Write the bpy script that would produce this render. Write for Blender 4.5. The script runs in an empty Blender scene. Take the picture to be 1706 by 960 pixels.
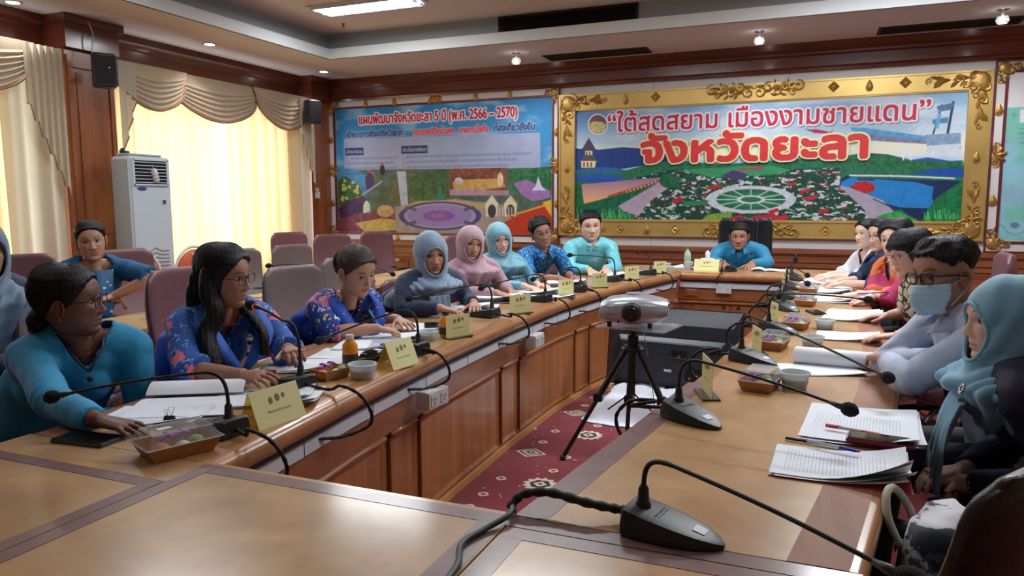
import bpy, bmesh, math, random
import numpy as np
from mathutils import Vector, Matrix
random.seed(7); rng = np.random.RandomState(11)
SC = bpy.context.scene
COL = SC.collection
PI = math.pi
R_ = math.radians

# ------------------------------------------------------------ camera
cam = bpy.data.cameras.new('camera'); cam.lens = 26.09; cam.sensor_width = 36; cam.clip_start = .03; cam.clip_end = 100
co = bpy.data.objects.new('camera', cam); COL.objects.link(co); SC.camera = co
cr, cu_, cb = [0.924641, 0.380821, -0.003797], [-0.040633, 0.108562, 0.993259], [0.378666, -0.918254, 0.115855]
co.matrix_world = Matrix(((cr[0], cu_[0], cb[0], 0), (cr[1], cu_[1], cb[1], 0), (cr[2], cu_[2], cb[2], 1.40), (0, 0, 0, 1)))

# ------------------------------------------------------------ view, sky, lights
SC.view_settings.view_transform = 'Standard'; SC.view_settings.look = 'None'
SC.view_settings.gamma = 1; SC.view_settings.use_curve_mapping = False
SC.view_settings.exposure = 0.12
W = bpy.data.worlds.new('sky'); SC.world = W; W.use_nodes = True
W.node_tree.nodes['Background'].inputs[0].default_value = (.80, .90, 1, 1)
W.node_tree.nodes['Background'].inputs[1].default_value = 2.2
def area_light(name, loc, size, power, color=(1, 1, 1), rot=(0, 0, 0), spread=PI):
    l = bpy.data.lights.new(name, 'AREA'); l.shape = 'RECTANGLE'; l.size, l.size_y = size; l.energy = power; l.color = color; l.spread = spread
    o = bpy.data.objects.new(name, l); COL.objects.link(o); o.location = loc; o.rotation_euler = rot; return o
# daylight falling on the curtains from outside the window wall (x = -6.72)
DAY = (.93, .96, 1)
area_light('window_daylight', (-7.35, 6.9, 1.65), (3.0, 2.3), 150, DAY, (0, R_(-90), 0))
area_light('window_daylight', (-7.35, 3.2, 1.65), (3.2, 2.3), 150, DAY, (0, R_(-90), 0))
# fluorescent troffers of the upper ceiling
TROFFERS = [(-4.33, 6.66), (-4.33, 4.0), (-1.9, 5.2), (-1.9, 2.6), (.6, 6.5), (.6, 4.3), (.6, 1.5), (-3.6, 1.0)]
TPOW = [36, 26, 42, 10, 72, 62, 4, 5]
for (x, y), pw in zip(TROFFERS, TPOW):
    area_light('troffer_light', (x, y, 3.335), (1.15, .26), pw, (.93, .97, 1))
# ------------------------------------------------------------ materials
MATS = {}
def nn(nt, t, **kw):
    n = nt.nodes.new(t)
    for k, v in kw.items(): setattr(n, k, v)
    return n
def mat(name, col=(.5, .5, .5), rough=.6, metal=0, spec=.5, noise=None, bump=None, trans=0, alpha=1, emit=None, coat=0, sheen=0, attr=None, transl=None):
    """noise=(scale, amount, stretch) varies the colour; bump=(scale, strength, stretch) adds fine relief"""
    if name in MATS: return MATS[name]
    m = bpy.data.materials.new(name); MATS[name] = m; m.use_nodes = True
    nt = m.node_tree; b = nt.nodes['Principled BSDF']; L = nt.links.new
    b.inputs['Base Color'].default_value = (*col, 1); b.inputs['Roughness'].default_value = rough
    b.inputs['Metallic'].default_value = metal; b.inputs['Specular IOR Level'].default_value = spec
    b.inputs['Coat Weight'].default_value = coat; b.inputs['Sheen Weight'].default_value = sheen
    if coat: b.inputs['Coat Roughness'].default_value = .12
    if emit: b.inputs['Emission Color'].default_value = (*emit[0], 1); b.inputs['Emission Strength'].default_value = emit[1]
    tc = None
    def coords(stretch):
        nonlocal tc
        if tc is None: tc = nn(nt, 'ShaderNodeTexCoord')
        mp = nn(nt, 'ShaderNodeMapping'); mp.inputs['Scale'].default_value = stretch or (1, 1, 1)
        L(tc.outputs['Object'], mp.inputs['Vector']); return mp.outputs['Vector']
    csock = None
    if attr:
        a = nn(nt, 'ShaderNodeAttribute', attribute_name='Col')
        mx = nn(nt, 'ShaderNodeMix', data_type='RGBA', blend_type='MULTIPLY'); mx.inputs['Factor'].default_value = 1
        mx.inputs['A'].default_value = (*col, 1); L(a.outputs['Color'], mx.inputs['B']); csock = mx.outputs['Result']
    if noise:
        t = nn(nt, 'ShaderNodeTexNoise'); t.inputs['Scale'].default_value = noise[0]; t.inputs['Detail'].default_value = 4
        L(coords(noise[2] if len(noise) > 2 else None), t.inputs['Vector'])
        mr = nn(nt, 'ShaderNodeMapRange'); mr.inputs['From Min'].default_value = .25; mr.inputs['From Max'].default_value = .75
        mr.inputs['To Min'].default_value = 1 - noise[1]; mr.inputs['To Max'].default_value = 1 + noise[1] * .6
        L(t.outputs['Fac'], mr.inputs['Value'])
        mx = nn(nt, 'ShaderNodeMix', data_type='RGBA', blend_type='MULTIPLY'); mx.inputs['Factor'].default_value = 1
        if csock: L(csock, mx.inputs['A'])
        else: mx.inputs['A'].default_value = (*col, 1)
        L(mr.outputs['Result'], mx.inputs['B']); csock = mx.outputs['Result']
    if csock: L(csock, b.inputs['Base Color'])
    if bump:
        t = nn(nt, 'ShaderNodeTexNoise'); t.inputs['Scale'].default_value = bump[0]; t.inputs['Detail'].default_value = 3
        L(coords(bump[2] if len(bump) > 2 else None), t.inputs['Vector'])
        bp = nn(nt, 'ShaderNodeBump'); bp.inputs['Strength'].default_value = bump[1]; bp.inputs['Distance'].default_value = .01
        L(t.outputs['Fac'], bp.inputs['Height']); L(bp.outputs['Normal'], b.inputs['Normal'])
    out = nt.nodes['Material Output']; last = b.outputs['BSDF']
    if transl:
        tr = nn(nt, 'ShaderNodeBsdfTranslucent'); tr.inputs['Color'].default_value = (*transl[0], 1)
        ms = nn(nt, 'ShaderNodeMixShader'); ms.inputs[0].default_value = transl[1]
        L(last, ms.inputs[1]); L(tr.outputs[0], ms.inputs[2]); last = ms.outputs[0]
    if alpha < 1:
        tr = nn(nt, 'ShaderNodeBsdfTransparent'); ms = nn(nt, 'ShaderNodeMixShader'); ms.inputs[0].default_value = alpha
        L(tr.outputs[0], ms.inputs[1]); L(last, ms.inputs[2]); last = ms.outputs[0]
    if last != b.outputs['BSDF']: L(last, out.inputs['Surface'])
    return m
def pattern(name, base, spots, scale=9, rough=.65, kind='floral', size=.33):
    """printed cloth: layers of scattered motifs (voronoi cells) over a base colour"""
    if name in MATS: return MATS[name]
    m = bpy.data.materials.new(name); MATS[name] = m; m.use_nodes = True
    nt = m.node_tree; b = nt.nodes['Principled BSDF']; L = nt.links.new; b.inputs['Roughness'].default_value = rough
    tc = nn(nt, 'ShaderNodeTexCoord'); cur = None
    for i, (c, th, sc) in enumerate(spots):
        mp = nn(nt, 'ShaderNodeMapping'); mp.inputs['Location'].default_value = (i * 3.1, i * 1.7, i * 2.3); mp.inputs['Scale'].default_value = (1, 1, 1)
        L(tc.outputs['Object'], mp.inputs['Vector'])
        nz = nn(nt, 'ShaderNodeTexNoise'); nz.inputs['Scale'].default_value = scale * sc * 2.2; L(mp.outputs[0], nz.inputs['Vector'])
        va = nn(nt, 'ShaderNodeMix', data_type='VECTOR'); va.inputs['Factor'].default_value = .10 if kind == 'floral' else .02
        L(mp.outputs[0], va.inputs['A']); L(nz.outputs['Color'], va.inputs['B'])
        v = nn(nt, 'ShaderNodeTexVoronoi'); v.inputs['Scale'].default_value = scale * sc
        if kind == 'crackle': v.feature = 'DISTANCE_TO_EDGE'
        L(va.outputs['Result'], v.inputs['Vector'])
        mr = nn(nt, 'ShaderNodeMapRange'); mr.inputs['From Min'].default_value = th; mr.inputs['From Max'].default_value = th + .04
        mr.inputs['To Min'].default_value = 1; mr.inputs['To Max'].default_value = 0
        L(v.outputs['Distance'], mr.inputs['Value'])
        mx = nn(nt, 'ShaderNodeMix', data_type='RGBA')
        if cur is None: mx.inputs['A'].default_value = (*base, 1)
        else: L(cur, mx.inputs['A'])
        mx.inputs['B'].default_value = (*c, 1); L(mr.outputs[0], mx.inputs['Factor']); cur = mx.outputs['Result']
    L(cur, b.inputs['Base Color']); return m
def clear(name, col=(.9, .95, 1), a=.16, rough=.05, fres=.35):
    """thin clear plastic or glass sheet: mostly see-through with a gloss"""
    if name in MATS: return MATS[name]
    m = bpy.data.materials.new(name); MATS[name] = m; m.use_nodes = True; nt = m.node_tree; L = nt.links.new
    nt.nodes.remove(nt.nodes['Principled BSDF']); out = nt.nodes['Material Output']
    t = nn(nt, 'ShaderNodeBsdfTransparent'); t.inputs[0].default_value = (*col, 1)
    g = nn(nt, 'ShaderNodeBsdfGlossy'); g.inputs['Roughness'].default_value = rough
    d = nn(nt, 'ShaderNodeBsdfDiffuse'); d.inputs[0].default_value = (.85, .88, .9, 1)
    fr = nn(nt, 'ShaderNodeLayerWeight'); fr.inputs[0].default_value = fres
    m1 = nn(nt, 'ShaderNodeMixShader'); m1.inputs[0].default_value = a; L(t.outputs[0], m1.inputs[1]); L(d.outputs[0], m1.inputs[2])
    pw = nn(nt, 'ShaderNodeMath', operation='POWER'); pw.inputs[1].default_value = 2.6; L(fr.outputs['Facing'], pw.inputs[0]); m2 = nn(nt, 'ShaderNodeMixShader'); L(pw.outputs[0], m2.inputs[0]); L(m1.outputs[0], m2.inputs[1]); L(g.outputs[0], m2.inputs[2])
    L(m2.outputs[0], out.inputs['Surface']); return m
def wood(name, c1, c2, rough=.3, scale=2.2, stretch=(1, 12, 12), coat=.3, amt=1.0, blot=0):
    if name in MATS: return MATS[name]
    m = bpy.data.materials.new(name); MATS[name] = m; m.use_nodes = True
    nt = m.node_tree; b = nt.nodes['Principled BSDF']; L = nt.links.new
    b.inputs['Roughness'].default_value = rough; b.inputs['Coat Weight'].default_value = coat; b.inputs['Coat Roughness'].default_value = .15
    tc = nn(nt, 'ShaderNodeTexCoord'); mp = nn(nt, 'ShaderNodeMapping'); mp.inputs['Scale'].default_value = stretch
    L(tc.outputs['Object'], mp.inputs['Vector'])
    t = nn(nt, 'ShaderNodeTexNoise'); t.inputs['Scale'].default_value = scale; t.inputs['Detail'].default_value = 6; t.inputs['Distortion'].default_value = .6
    L(mp.outputs[0], t.inputs['Vector'])
    cr = nn(nt, 'ShaderNodeValToRGB'); e = cr.color_ramp.elements; e[0].position = .32; e[0].color = (*c1, 1); e[1].position = .68; e[1].color = (*c2, 1)
    L(t.outputs['Fac'], cr.inputs['Fac']); last = cr.outputs['Color']
    if blot:
        t2 = nn(nt, 'ShaderNodeTexNoise'); t2.inputs['Scale'].default_value = 3.5; t2.inputs['Detail'].default_value = 5; L(tc.outputs['Object'], t2.inputs['Vector'])
        mr = nn(nt, 'ShaderNodeMapRange'); mr.inputs['From Min'].default_value = .3; mr.inputs['From Max'].default_value = .7
        mr.inputs['To Min'].default_value = 1 - blot; mr.inputs['To Max'].default_value = 1 + blot; L(t2.outputs['Fac'], mr.inputs['Value'])
        mx = nn(nt, 'ShaderNodeMix', data_type='RGBA', blend_type='MULTIPLY'); mx.inputs['Factor'].default_value = 1
        L(last, mx.inputs['A']); L(mr.outputs[0], mx.inputs['B']); last = mx.outputs['Result']
        L(mr.outputs[0], b.inputs['Roughness']) if False else None
    L(last, b.inputs['Base Color']); return m

# ------------------------------------------------------------ mesh helpers
class MB:
    """collects vertices and faces (with material slots) for one mesh"""
    def __init__(s): s.v = []; s.f = []; s.m = []; s.mats = []; s.cur = 0
    def mat(s, m):
        if m not in s.mats: s.mats.append(m)
        s.cur = s.mats.index(m); return s
    def add(s, vs, fs):
        n = len(s.v); s.v += [tuple(v) for v in vs]
        for f in fs: s.f.append(tuple(i + n for i in f)); s.m.append(s.cur)
        return s
    def box(s, c, d, rz=0, M=None, taper=1):
        x, y, z = d[0] / 2, d[1] / 2, d[2] / 2; vs = []
        for k, (a, b_, e) in enumerate([(-1, -1, -1), (1, -1, -1), (1, 1, -1), (-1, 1, -1), (-1, -1, 1), (1, -1, 1), (1, 1, 1), (-1, 1, 1)]):
            t = taper if e > 0 else 1; v = Vector((a * x * t, b_ * y * t, e * z))
            if M is not None: v = M @ v
            elif rz: v = Matrix.Rotation(rz, 3, 'Z') @ v
            vs.append((v.x + c[0], v.y + c[1], v.z + c[2]))
        return s.add(vs, [(0, 3, 2, 1), (4, 5, 6, 7), (0, 1, 5, 4), (1, 2, 6, 5), (2, 3, 7, 6), (3, 0, 4, 7)])
    def rings(s, rings, cap0=True, cap1=True, closed=True):
        n = len(rings[0]); vs = [v for r in rings for v in r]; fs = []
        for i in range(len(rings) - 1):
            for j in range(n if closed else n - 1):
                k = (j + 1) % n; fs.append((i * n + j, i * n + k, (i + 1) * n + k, (i + 1) * n + j))
        if cap0: fs.append(tuple(range(n))[::-1])
        if cap1: fs.append(tuple((len(rings) - 1) * n + j for j in range(n)))
        return s.add(vs, fs)
    def tube(s, pts, rad, n=8, flat=1, cap=True, up=None):
        P = [Vector(p) for p in pts]; rs = []
        if not hasattr(rad, '__len__'): rad = [rad] * len(P)
        u = None
        for i, p in enumerate(P):
            t = (P[min(i + 1, len(P) - 1)] - P[max(i - 1, 0)])
            t = t.normalized() if t.length > 1e-9 else Vector((0, 0, 1))
            if u is None:
                u = Vector(up) if up is not None else (Vector((0, 0, 1)) if abs(t.z) < .9 else Vector((1, 0, 0)))
            u = u - t * u.dot(t); u = u.normalized() if u.length > 1e-6 else t.orthogonal().normalized()
            w = t.cross(u); r = rad[i]
            rs.append([tuple(p + (u * math.cos(2 * PI * j / n) * flat + w * math.sin(2 * PI * j / n)) * r) for j in range(n)])
        return s.rings(rs, cap, cap)
    def lathe(s, prof, c=(0, 0, 0), n=20, M=None, cap=True):
        rs = []
        for r, z in prof:
            ring = []
            for j in range(n):
                v = Vector((r * math.cos(2 * PI * j / n), r * math.sin(2 * PI * j / n), z))
                if M is not None: v = M @ v
                ring.append((v.x + c[0], v.y + c[1], v.z + c[2]))
            rs.append(ring)
        return s.rings(rs, cap, cap)
    def ball(s, c, r, nu=12, nv=8, M=None):
        if not hasattr(r, '__len__'): r = (r, r, r)
        rs = []
        for i in range(nv + 1):
            ph = -PI / 2 + PI * (i * .98 + nv * .01) / nv; ring = []
            for j in range(nu):
                v = Vector((r[0] * math.cos(ph) * math.cos(2 * PI * j / nu), r[1] * math.cos(ph) * math.sin(2 * PI * j / nu), r[2] * math.sin(ph)))
                if M is not None: v = M @ v
                ring.append((v.x + c[0], v.y + c[1], v.z + c[2]))
            rs.append(ring)
        return s.rings(rs)
    def quad(s, a, b_, c, d): return s.add([a, b_, c, d], [(0, 1, 2, 3)])
    def prism(s, poly, z0, z1):
        n = len(poly)
        return s.add([(x, y, z0) for x, y in poly] + [(x, y, z1) for x, y in poly],
                     [tuple(range(n))[::-1], tuple(range(n, 2 * n))] + [(i, (i + 1) % n, n + (i + 1) % n, n + i) for i in range(n)])
    def mesh(s, name, smooth=False, bevel=0):
        me = bpy.data.meshes.new(name); me.from_pydata(s.v, [], s.f)
        for m in s.mats: me.materials.append(m)
        if s.mats: me.polygons.foreach_set('material_index', s.m)
        me.update()
        if bevel:
            bm = bmesh.new(); bm.from_mesh(me)
            bmesh.ops.bevel(bm, geom=list(bm.edges), offset=bevel, segments=2, affect='EDGES', clamp_overlap=True); bm.to_mesh(me); bm.free()
        if smooth: me.shade_smooth()
        if smooth == 'auto': me.set_sharp_from_angle(angle=R_(38))
        return me
    def obj(s, name, parent=None, smooth=False, bevel=0, loc=None, rz=0, **props):
        o = bpy.data.objects.new(name, s.mesh(name, smooth, bevel)); COL.objects.link(o)
        if parent: o.parent = parent
        if loc: o.location = loc
        if rz: o.rotation_euler = (0, 0, rz)
        for k, v in props.items(): o[k] = v
        return o
def link(name, me, parent=None, **props):
    o = bpy.data.objects.new(name, me); COL.objects.link(o)
    if parent: o.parent = parent
    for k, v in props.items(): o[k] = v
    return o
def thing(name, label, cat, loc=(0, 0, 0), rz=0, group=None):
    o = bpy.data.objects.new(name, None); COL.objects.link(o); o.empty_display_size = .05
    o.location = loc; o.rotation_euler = (0, 0, rz); o['label'] = label; o['category'] = cat
    if group: o['group'] = group
    return o
def kids(o): return [c for c in bpy.data.objects if c.parent == o]
def dup(o, loc=None, rz=None, label=None):
    c = o.copy(); COL.objects.link(c)
    if loc: c.location = loc
    if rz is not None: c.rotation_euler = (0, 0, rz)
    if label: c['label'] = label
    for ch in kids(o):
        d = ch.copy(); COL.objects.link(d); d.parent = c
        for g in kids(ch):
            e = g.copy(); COL.objects.link(e); e.parent = d
    return c
def ss(a, b_, x):
    t = np.clip((x - a) / (b_ - a), 0, 1); return t * t * (3 - 2 * t)
def lerp(a, b_, t): return tuple(a[i] + (b_[i] - a[i]) * t for i in range(len(a)))
def bez(P, n=14):
    out = []
    P = [Vector(p) for p in P]
    for i in range(n + 1):
        t = i / n; Q = list(P)
        while len(Q) > 1: Q = [Q[j].lerp(Q[j + 1], t) for j in range(len(Q) - 1)]
        out.append(tuple(Q[0]))
    return out
def spline(P, n=6):
    P = [Vector(p) for p in P]; out = []
    for i in range(len(P) - 1):
        a = P[max(i - 1, 0)]; b_ = P[i]; c = P[i + 1]; d = P[min(i + 2, len(P) - 1)]
        for k in range(n):
            t = k / n; out.append(tuple(.5 * ((2 * b_) + (c - a) * t + (2 * a - 5 * b_ + 4 * c - d) * t * t + (3 * b_ - a - 3 * c + d) * t ** 3)))
    out.append(tuple(P[-1])); return out

# palette (linear)
def srgb(r, g, b_):
    f = lambda c: c / 12.92 if c <= .04045 else ((c + .055) / 1.055) ** 2.4
    return (f(r / 255), f(g / 255), f(b_ / 255))
M_dark = wood('dark_cornice_wood', srgb(84, 38, 24), srgb(112, 54, 34), .28, 1.5, (1, 1, 9), .5)
M_wall = wood('red_brown_wall_wood', srgb(122, 68, 38), srgb(158, 92, 52), .35, 1.6, (6, 6, .7), .3)
M_rail = wood('wainscot_wood', srgb(120, 66, 44), srgb(150, 88, 60), .35, 1.6, (.8, .8, 8), .3)
M_top = wood('table_veneer', srgb(172, 130, 84), srgb(196, 156, 106), .30, 2.0, (2.5, 2.5, 2.5), .55, blot=.12)
M_band = wood('table_dark_band', srgb(136, 86, 58), srgb(156, 104, 72), .6, 3, (8, 2, 2), 0)
M_roll = wood('table_edge_wood', srgb(150, 98, 58), srgb(178, 124, 78), .3, 2.5, (6, 1.2, 6), .35)
M_front = wood('table_front_wood', srgb(142, 88, 46), srgb(172, 112, 62), .4, 1.6, (7, 7, .6), .4)
M_apron = wood('table_apron_wood', srgb(128, 76, 46), srgb(154, 96, 60), .4, 1.6, (2, 2, 9), .4)
M_base = mat('pale_base_moulding', srgb(205, 150, 95), .35, noise=(6, .1))
M_ceil = mat('ceiling_paint', srgb(200, 190, 186), .9, noise=(3, .03))
M_cove = mat('ceiling_fascia_paint', srgb(205, 210, 212), .85)
M_white = mat('white_board', srgb(205, 203, 205), .45)
M_trunk = mat('white_trunking', srgb(205, 212, 222), .4)
M_gold = mat('gold_frame', srgb(198, 166, 98), .36, metal=.6, noise=(4, .12))
M_goldc = mat('carved_gold', srgb(178, 140, 76), .4, metal=.65, bump=(60, .3), noise=(14, .22))
M_black = mat('black_plastic', srgb(34, 37, 42), .42, bump=(300, .05))
M_blackr = mat('black_rubber', srgb(20, 21, 24), .6)
M_foam = mat('black_foam', srgb(14, 14, 17), .95, bump=(400, .6))
M_chrome = mat('chrome', srgb(190, 190, 195), .2, metal=1)
M_paper = mat('white_paper', srgb(232, 236, 242), .7, noise=(3, .03))
M_cream = mat('cream_paper', srgb(226, 222, 160), .6, noise=(5, .04))
M_clear = clear('clear_plastic')
M_glass = clear('window_glass', (.97, .99, 1), .02)

M_lens = clear('spectacle_lens', (.96, .97, .98), .01, .05, .06)
# ============================================================ SETTING
XL, YB, ZC, ZU = -6.72, 9.0, 3.095, 3.40
def struct(mb, name, parent=None, **k):
    o = mb.obj(name, parent, **k)
    if not parent: o['kind'] = 'structure'
    return o
M_carpet = mat('red_carpet', srgb(128, 34, 46), .95, noise=(60, .12), bump=(250, .5), sheen=.2)
floor = struct(MB().mat(M_carpet).box((-1.5, 3.0, -.05), (10.7, 12.2, .1)), 'floor')
# woven motifs of the carpet: flowers, lozenges, little rings and flecks
cm_w = mat('carpet_cream_yarn', srgb(206, 190, 168), .95); cm_d = mat('carpet_dark_yarn', srgb(58, 52, 50), .95); cm_r = mat('carpet_rose_yarn', srgb(150, 70, 74), .95)
mo = MB()
def disc(mb, m, x, y, z, r, n=10, r2=None, a0=0, sx=1):
    mb.mat(m); pts = []
    for j in range(n):
        rr = r if (r2 is None or j % 2 == 0) else r2; a = a0 + 2 * PI * j / n
        pts.append((x + rr * math.cos(a) * sx, y + rr * math.sin(a), z))
    mb.add(pts, [tuple(range(n))])
for i in range(-5, 6):
    for j in range(2, 18):
        x = -1.02 + i * .42 + (.21 if j % 2 else 0); y = .4 + j * .42
        if not (-2.9 < x < .2): continue
        if (i + j) % 2 == 0:
            disc(mo, cm_w, x, y, .0012, .092, 24, .070); disc(mo, cm_d, x, y, .0016, .058, 12, .048); disc(mo, cm_w, x, y, .0020, .036, 8, .026); disc(mo, cm_d, x, y, .0024, .012, 6)
        else:
            disc(mo, cm_w, x, y, .0012, .075, 4, None, 0, 1.25); disc(mo, cm_d, x, y, .0016, .058, 4, None, 0, 1.25); disc(mo, cm_w, x, y, .0020, .044, 4, None, 0, 1.25); disc(mo, cm_d, x, y, .0024, .026, 4, None, 0, 1.25); disc(mo, cm_w, x, y, .0028, .012, 4)
        for dx, dy in ((.21, 0), (0, .2)):
            disc(mo, cm_w, x + dx, y + dy, .0012, .030, 8, .026); disc(mo, cm_r, x + dx, y + dy, .0016, .014, 6)
        for k in range(7):
            disc(mo, cm_w, x + random.uniform(-.2, .2), y + random.uniform(-.2, .2), .0011, .006, 5)
mo.obj('woven_pattern', floor, kind='stuff')

# ---- walls
wl = MB().mat(M_wall)   # window wall with two openings
ZW0, ZW1 = .55, 2.62
for (y0, y1) in ((-3.1, 1.7), (4.62, 5.5), (8.35, 9.0)): wl.box((XL - .1, (y0 + y1) / 2, ZC / 2), (.2, y1 - y0, ZC))
for (y0, y1) in ((1.7, 4.62), (5.5, 8.35)):
    wl.box((XL - .1, (y0 + y1) / 2, ZW0 / 2), (.2, y1 - y0, ZW0)); wl.box((XL - .1, (y0 + y1) / 2, (ZW1 + ZC) / 2), (.2, y1 - y0, ZC - ZW1))
struct(wl, 'wall_left')
wb = struct(MB().mat(M_wall).box(((XL + 3.8) / 2, YB + .1, ZC / 2), (3.8 - XL, .2, ZC)), 'wall_back')
M_plaster = mat('wall_paint', srgb(196, 176, 150), .8)
struct(MB().mat(M_plaster).box((3.9, 3.0, ZC / 2), (.2, 12.2, ZC)), 'wall_right')
struct(MB().mat(M_plaster).box(((XL + 3.8) / 2, -3.1, ZC / 2), (3.8 - XL, .2, ZC)), 'wall_front')
# ---- windows
M_alu = mat('window_aluminium', srgb(120, 122, 126), .4, metal=.6)
for i, (y0, y1) in enumerate(((5.5, 8.35), (1.7, 4.62))):
    w = MB().mat(M_alu)
    for yy in (y0 + .03, y0 + (y1 - y0) / 3, y0 + (y1 - y0) * 2 / 3, y1 - .03): w.box((XL - .12, yy, (ZW0 + ZW1) / 2), (.06, .05, ZW1 - ZW0))
    for zz in (ZW0 + .03, ZW1 - .03): w.box((XL - .12, (y0 + y1) / 2, zz), (.06, y1 - y0, .06))
    wo = struct(w, 'window_%d' % (i + 1))
    for k in range(3):
        ya = y0 + (y1 - y0) * k / 3 + .03; yb = y0 + (y1 - y0) * (k + 1) / 3 - .03
        MB().mat(M_glass).box((XL - .12, (ya + yb) / 2, (ZW0 + ZW1) / 2), (.006, yb - ya, ZW1 - ZW0 - .1)).obj('pane', wo)

# ---- pilaster, corner pillar and cornices
pl = MB().mat(M_wall)
pl.box((-6.56, 5.12, 1.4), (.32, .50, 2.8)).box((-6.56, 5.12, .1), (.36, .54, .2))
po = struct(pl, 'trim_1')
for yy in (4.905, 5.335): MB().mat(M_wall).box((-6.392, yy, 1.45), (.018, .05, 2.6)).obj('stile', po, bevel=.003)
MB().mat(M_wall).box((-6.392, 5.12, .90), (.03, .50, .035)).box((-6.392, 5.12, 1.01), (.022, .34, .02)).box((-6.392, 5.12, 2.66), (.03, .5, .04)).obj('moulding', po, bevel=.004)
MB().mat(M_wall).box((-6.396, 5.12, 1.85), (.012, .30, 1.5)).obj('panel', po, bevel=.004)
struct(MB().mat(M_wall).box((-6.61, 8.76, 1.4), (.24, .5, 2.8)), 'trim_2')
def cornice(name, a, b_, axis):
    mb = MB().mat(M_dark); L0, L1 = a, b_
    prof = [(0, 2.80), (.07, 2.80), (.08, 2.83), (.07, 2.85), (.07, 2.96), (.10, 2.975), (.10, 3.0), (.15, 3.03), (.16, 3.095), (0, 3.095)]
    if axis == 'x': rs = [[(x, YB - d, z) for d, z in prof] for x in (L0, L1)]
    else: rs = [[(XL + d, y, z) for d, z in prof][::-1] for y in (L0, L1)]
    mb.rings(rs); return struct(mb, name)
cornice('trim_3', XL, 3.8, 'x'); cornice('trim_4', -3.0, 9.0, 'y')
mb = MB().mat(M_dark).box((-6.50, 5.12, 2.95), (.34, .56, .29)).box((-6.48, 5.12, 3.06), (.38, .62, .07)); struct(mb, 'trim_5')
mb = MB().mat(M_dark).box((-6.56, 8.73, 2.95), (.30, .54, .29)).box((-6.54, 8.71, 3.06), (.34, .58, .07)); struct(mb, 'trim_6')
struct(MB().mat(M_wall).box((XL + .02, 3.0, .08), (.04, 12, .16)), 'baseboard_left')
struct(MB().mat(M_rail).box(((XL + 3.8) / 2, YB - .03, .07), (3.8 - XL, .06, .14)), 'baseboard_back')

# ---- wainscot of the end wall: boards and raised panels
wa = struct(MB().mat(M_rail).box(((XL + 3.8) / 2, YB - .010, .49), (3.8 - XL - .02, .02, .72)), 'trim_7')
def hboard(z0, z1, t): MB().mat(M_rail).box(((XL + 3.8) / 2 + .1, YB - t / 2 - .018, (z0 + z1) / 2), (3.8 - XL - .24, t, z1 - z0)).obj('board', wa, bevel=.004)
hboard(.80, .855, .055); hboard(.782, .800, .04); hboard(.700, .776, .028); hboard(.640, .694, .020)
for k in range(8):
    x0 = -6.45 + k * 1.27
    mb = MB().mat(M_rail); a, b_ = x0 + .05, x0 + 1.2; z0, z1 = .18, .615
    rs = [[(a, YB - .02, z0), (b_, YB - .02, z0), (b_, YB - .02, z1), (a, YB - .02, z1)],
          [(a, YB - .045, z0), (b_, YB - .045, z0), (b_, YB - .045, z1), (a, YB - .045, z1)],
          [(a + .06, YB - .030, z0 + .05), (b_ - .06, YB - .030, z0 + .05), (b_ - .06, YB - .030, z1 - .05), (a + .06, YB - .030, z1 - .05)]]
    mb.rings(rs); mb.obj('panel', wa)
# white boards behind the banners
wbd = struct(MB().mat(M_white).box((-.73, YB - .006, 1.828), (4.63, .012, 1.94)), 'trim_8')
for k in range(4):
    x0 = -3.03 + k * 1.155; MB().mat(M_white).box((x0 + .5755, YB - .015, 1.828), (1.149, .012, 1.94)).obj('panel', wbd, bevel=.001)

# ---- ceiling: lower border, lit fascia, recess, upper ceiling
X0, X1, Y0, Y1 = -5.48, 2.7, -1.2, 7.6
cl = MB().mat(M_ceil)
def slab(x0, x1, y0, y1, z0, z1): cl.box(((x0 + x1) / 2, (y0 + y1) / 2, (z0 + z1) / 2), (x1 - x0, y1 - y0, z1 - z0))
slab(XL - .2, X0, -3.2, 9.2, ZC, ZC + .12); slab(X1, 4, -3.2, 9.2, ZC, ZC + .12); slab(X0, X1, Y1, 9.2, ZC, ZC + .12); slab(X0, X1, -3.2, Y0, ZC, ZC + .12)
slab(X0 - .3, X1 + .3, Y0 - .3, Y1 + .3, ZU, ZU + .1)
ce = struct(cl, 'ceiling')
fa = MB().mat(M_cove); e = .012
for (x0, x1, y0, y1) in ((X0 - .02, X0 + e, Y0, Y1), (X1 - e, X1 + .02, Y0, Y1), (X0, X1, Y1 - e, Y1 + .02), (X0, X1, Y0 - .02, Y0 + e)): fa.box(((x0 + x1) / 2, (y0 + y1) / 2, ZC + .0575), (x1 - x0, y1 - y0, .115))
fa.obj('fascia', ce)
M_rec = mat('recess_paint', srgb(158, 166, 172), .9)
rc = MB().mat(M_rec); d = .10
for (x0, x1, y0, y1) in ((X0 - d - .02, X0 - d, Y0 - d, Y1 + d), (X1 + d, X1 + d + .02, Y0 - d, Y1 + d), (X0 - d, X1 + d, Y1 + d, Y1 + d + .02), (X0 - d, X1 + d, Y0 - d - .02, Y0 - d)): rc.box(((x0 + x1) / 2, (y0 + y1) / 2, (ZC + .12 + ZU) / 2), (x1 - x0, y1 - y0, ZU - ZC - .12))
rc.obj('recess_board', ce)

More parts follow.
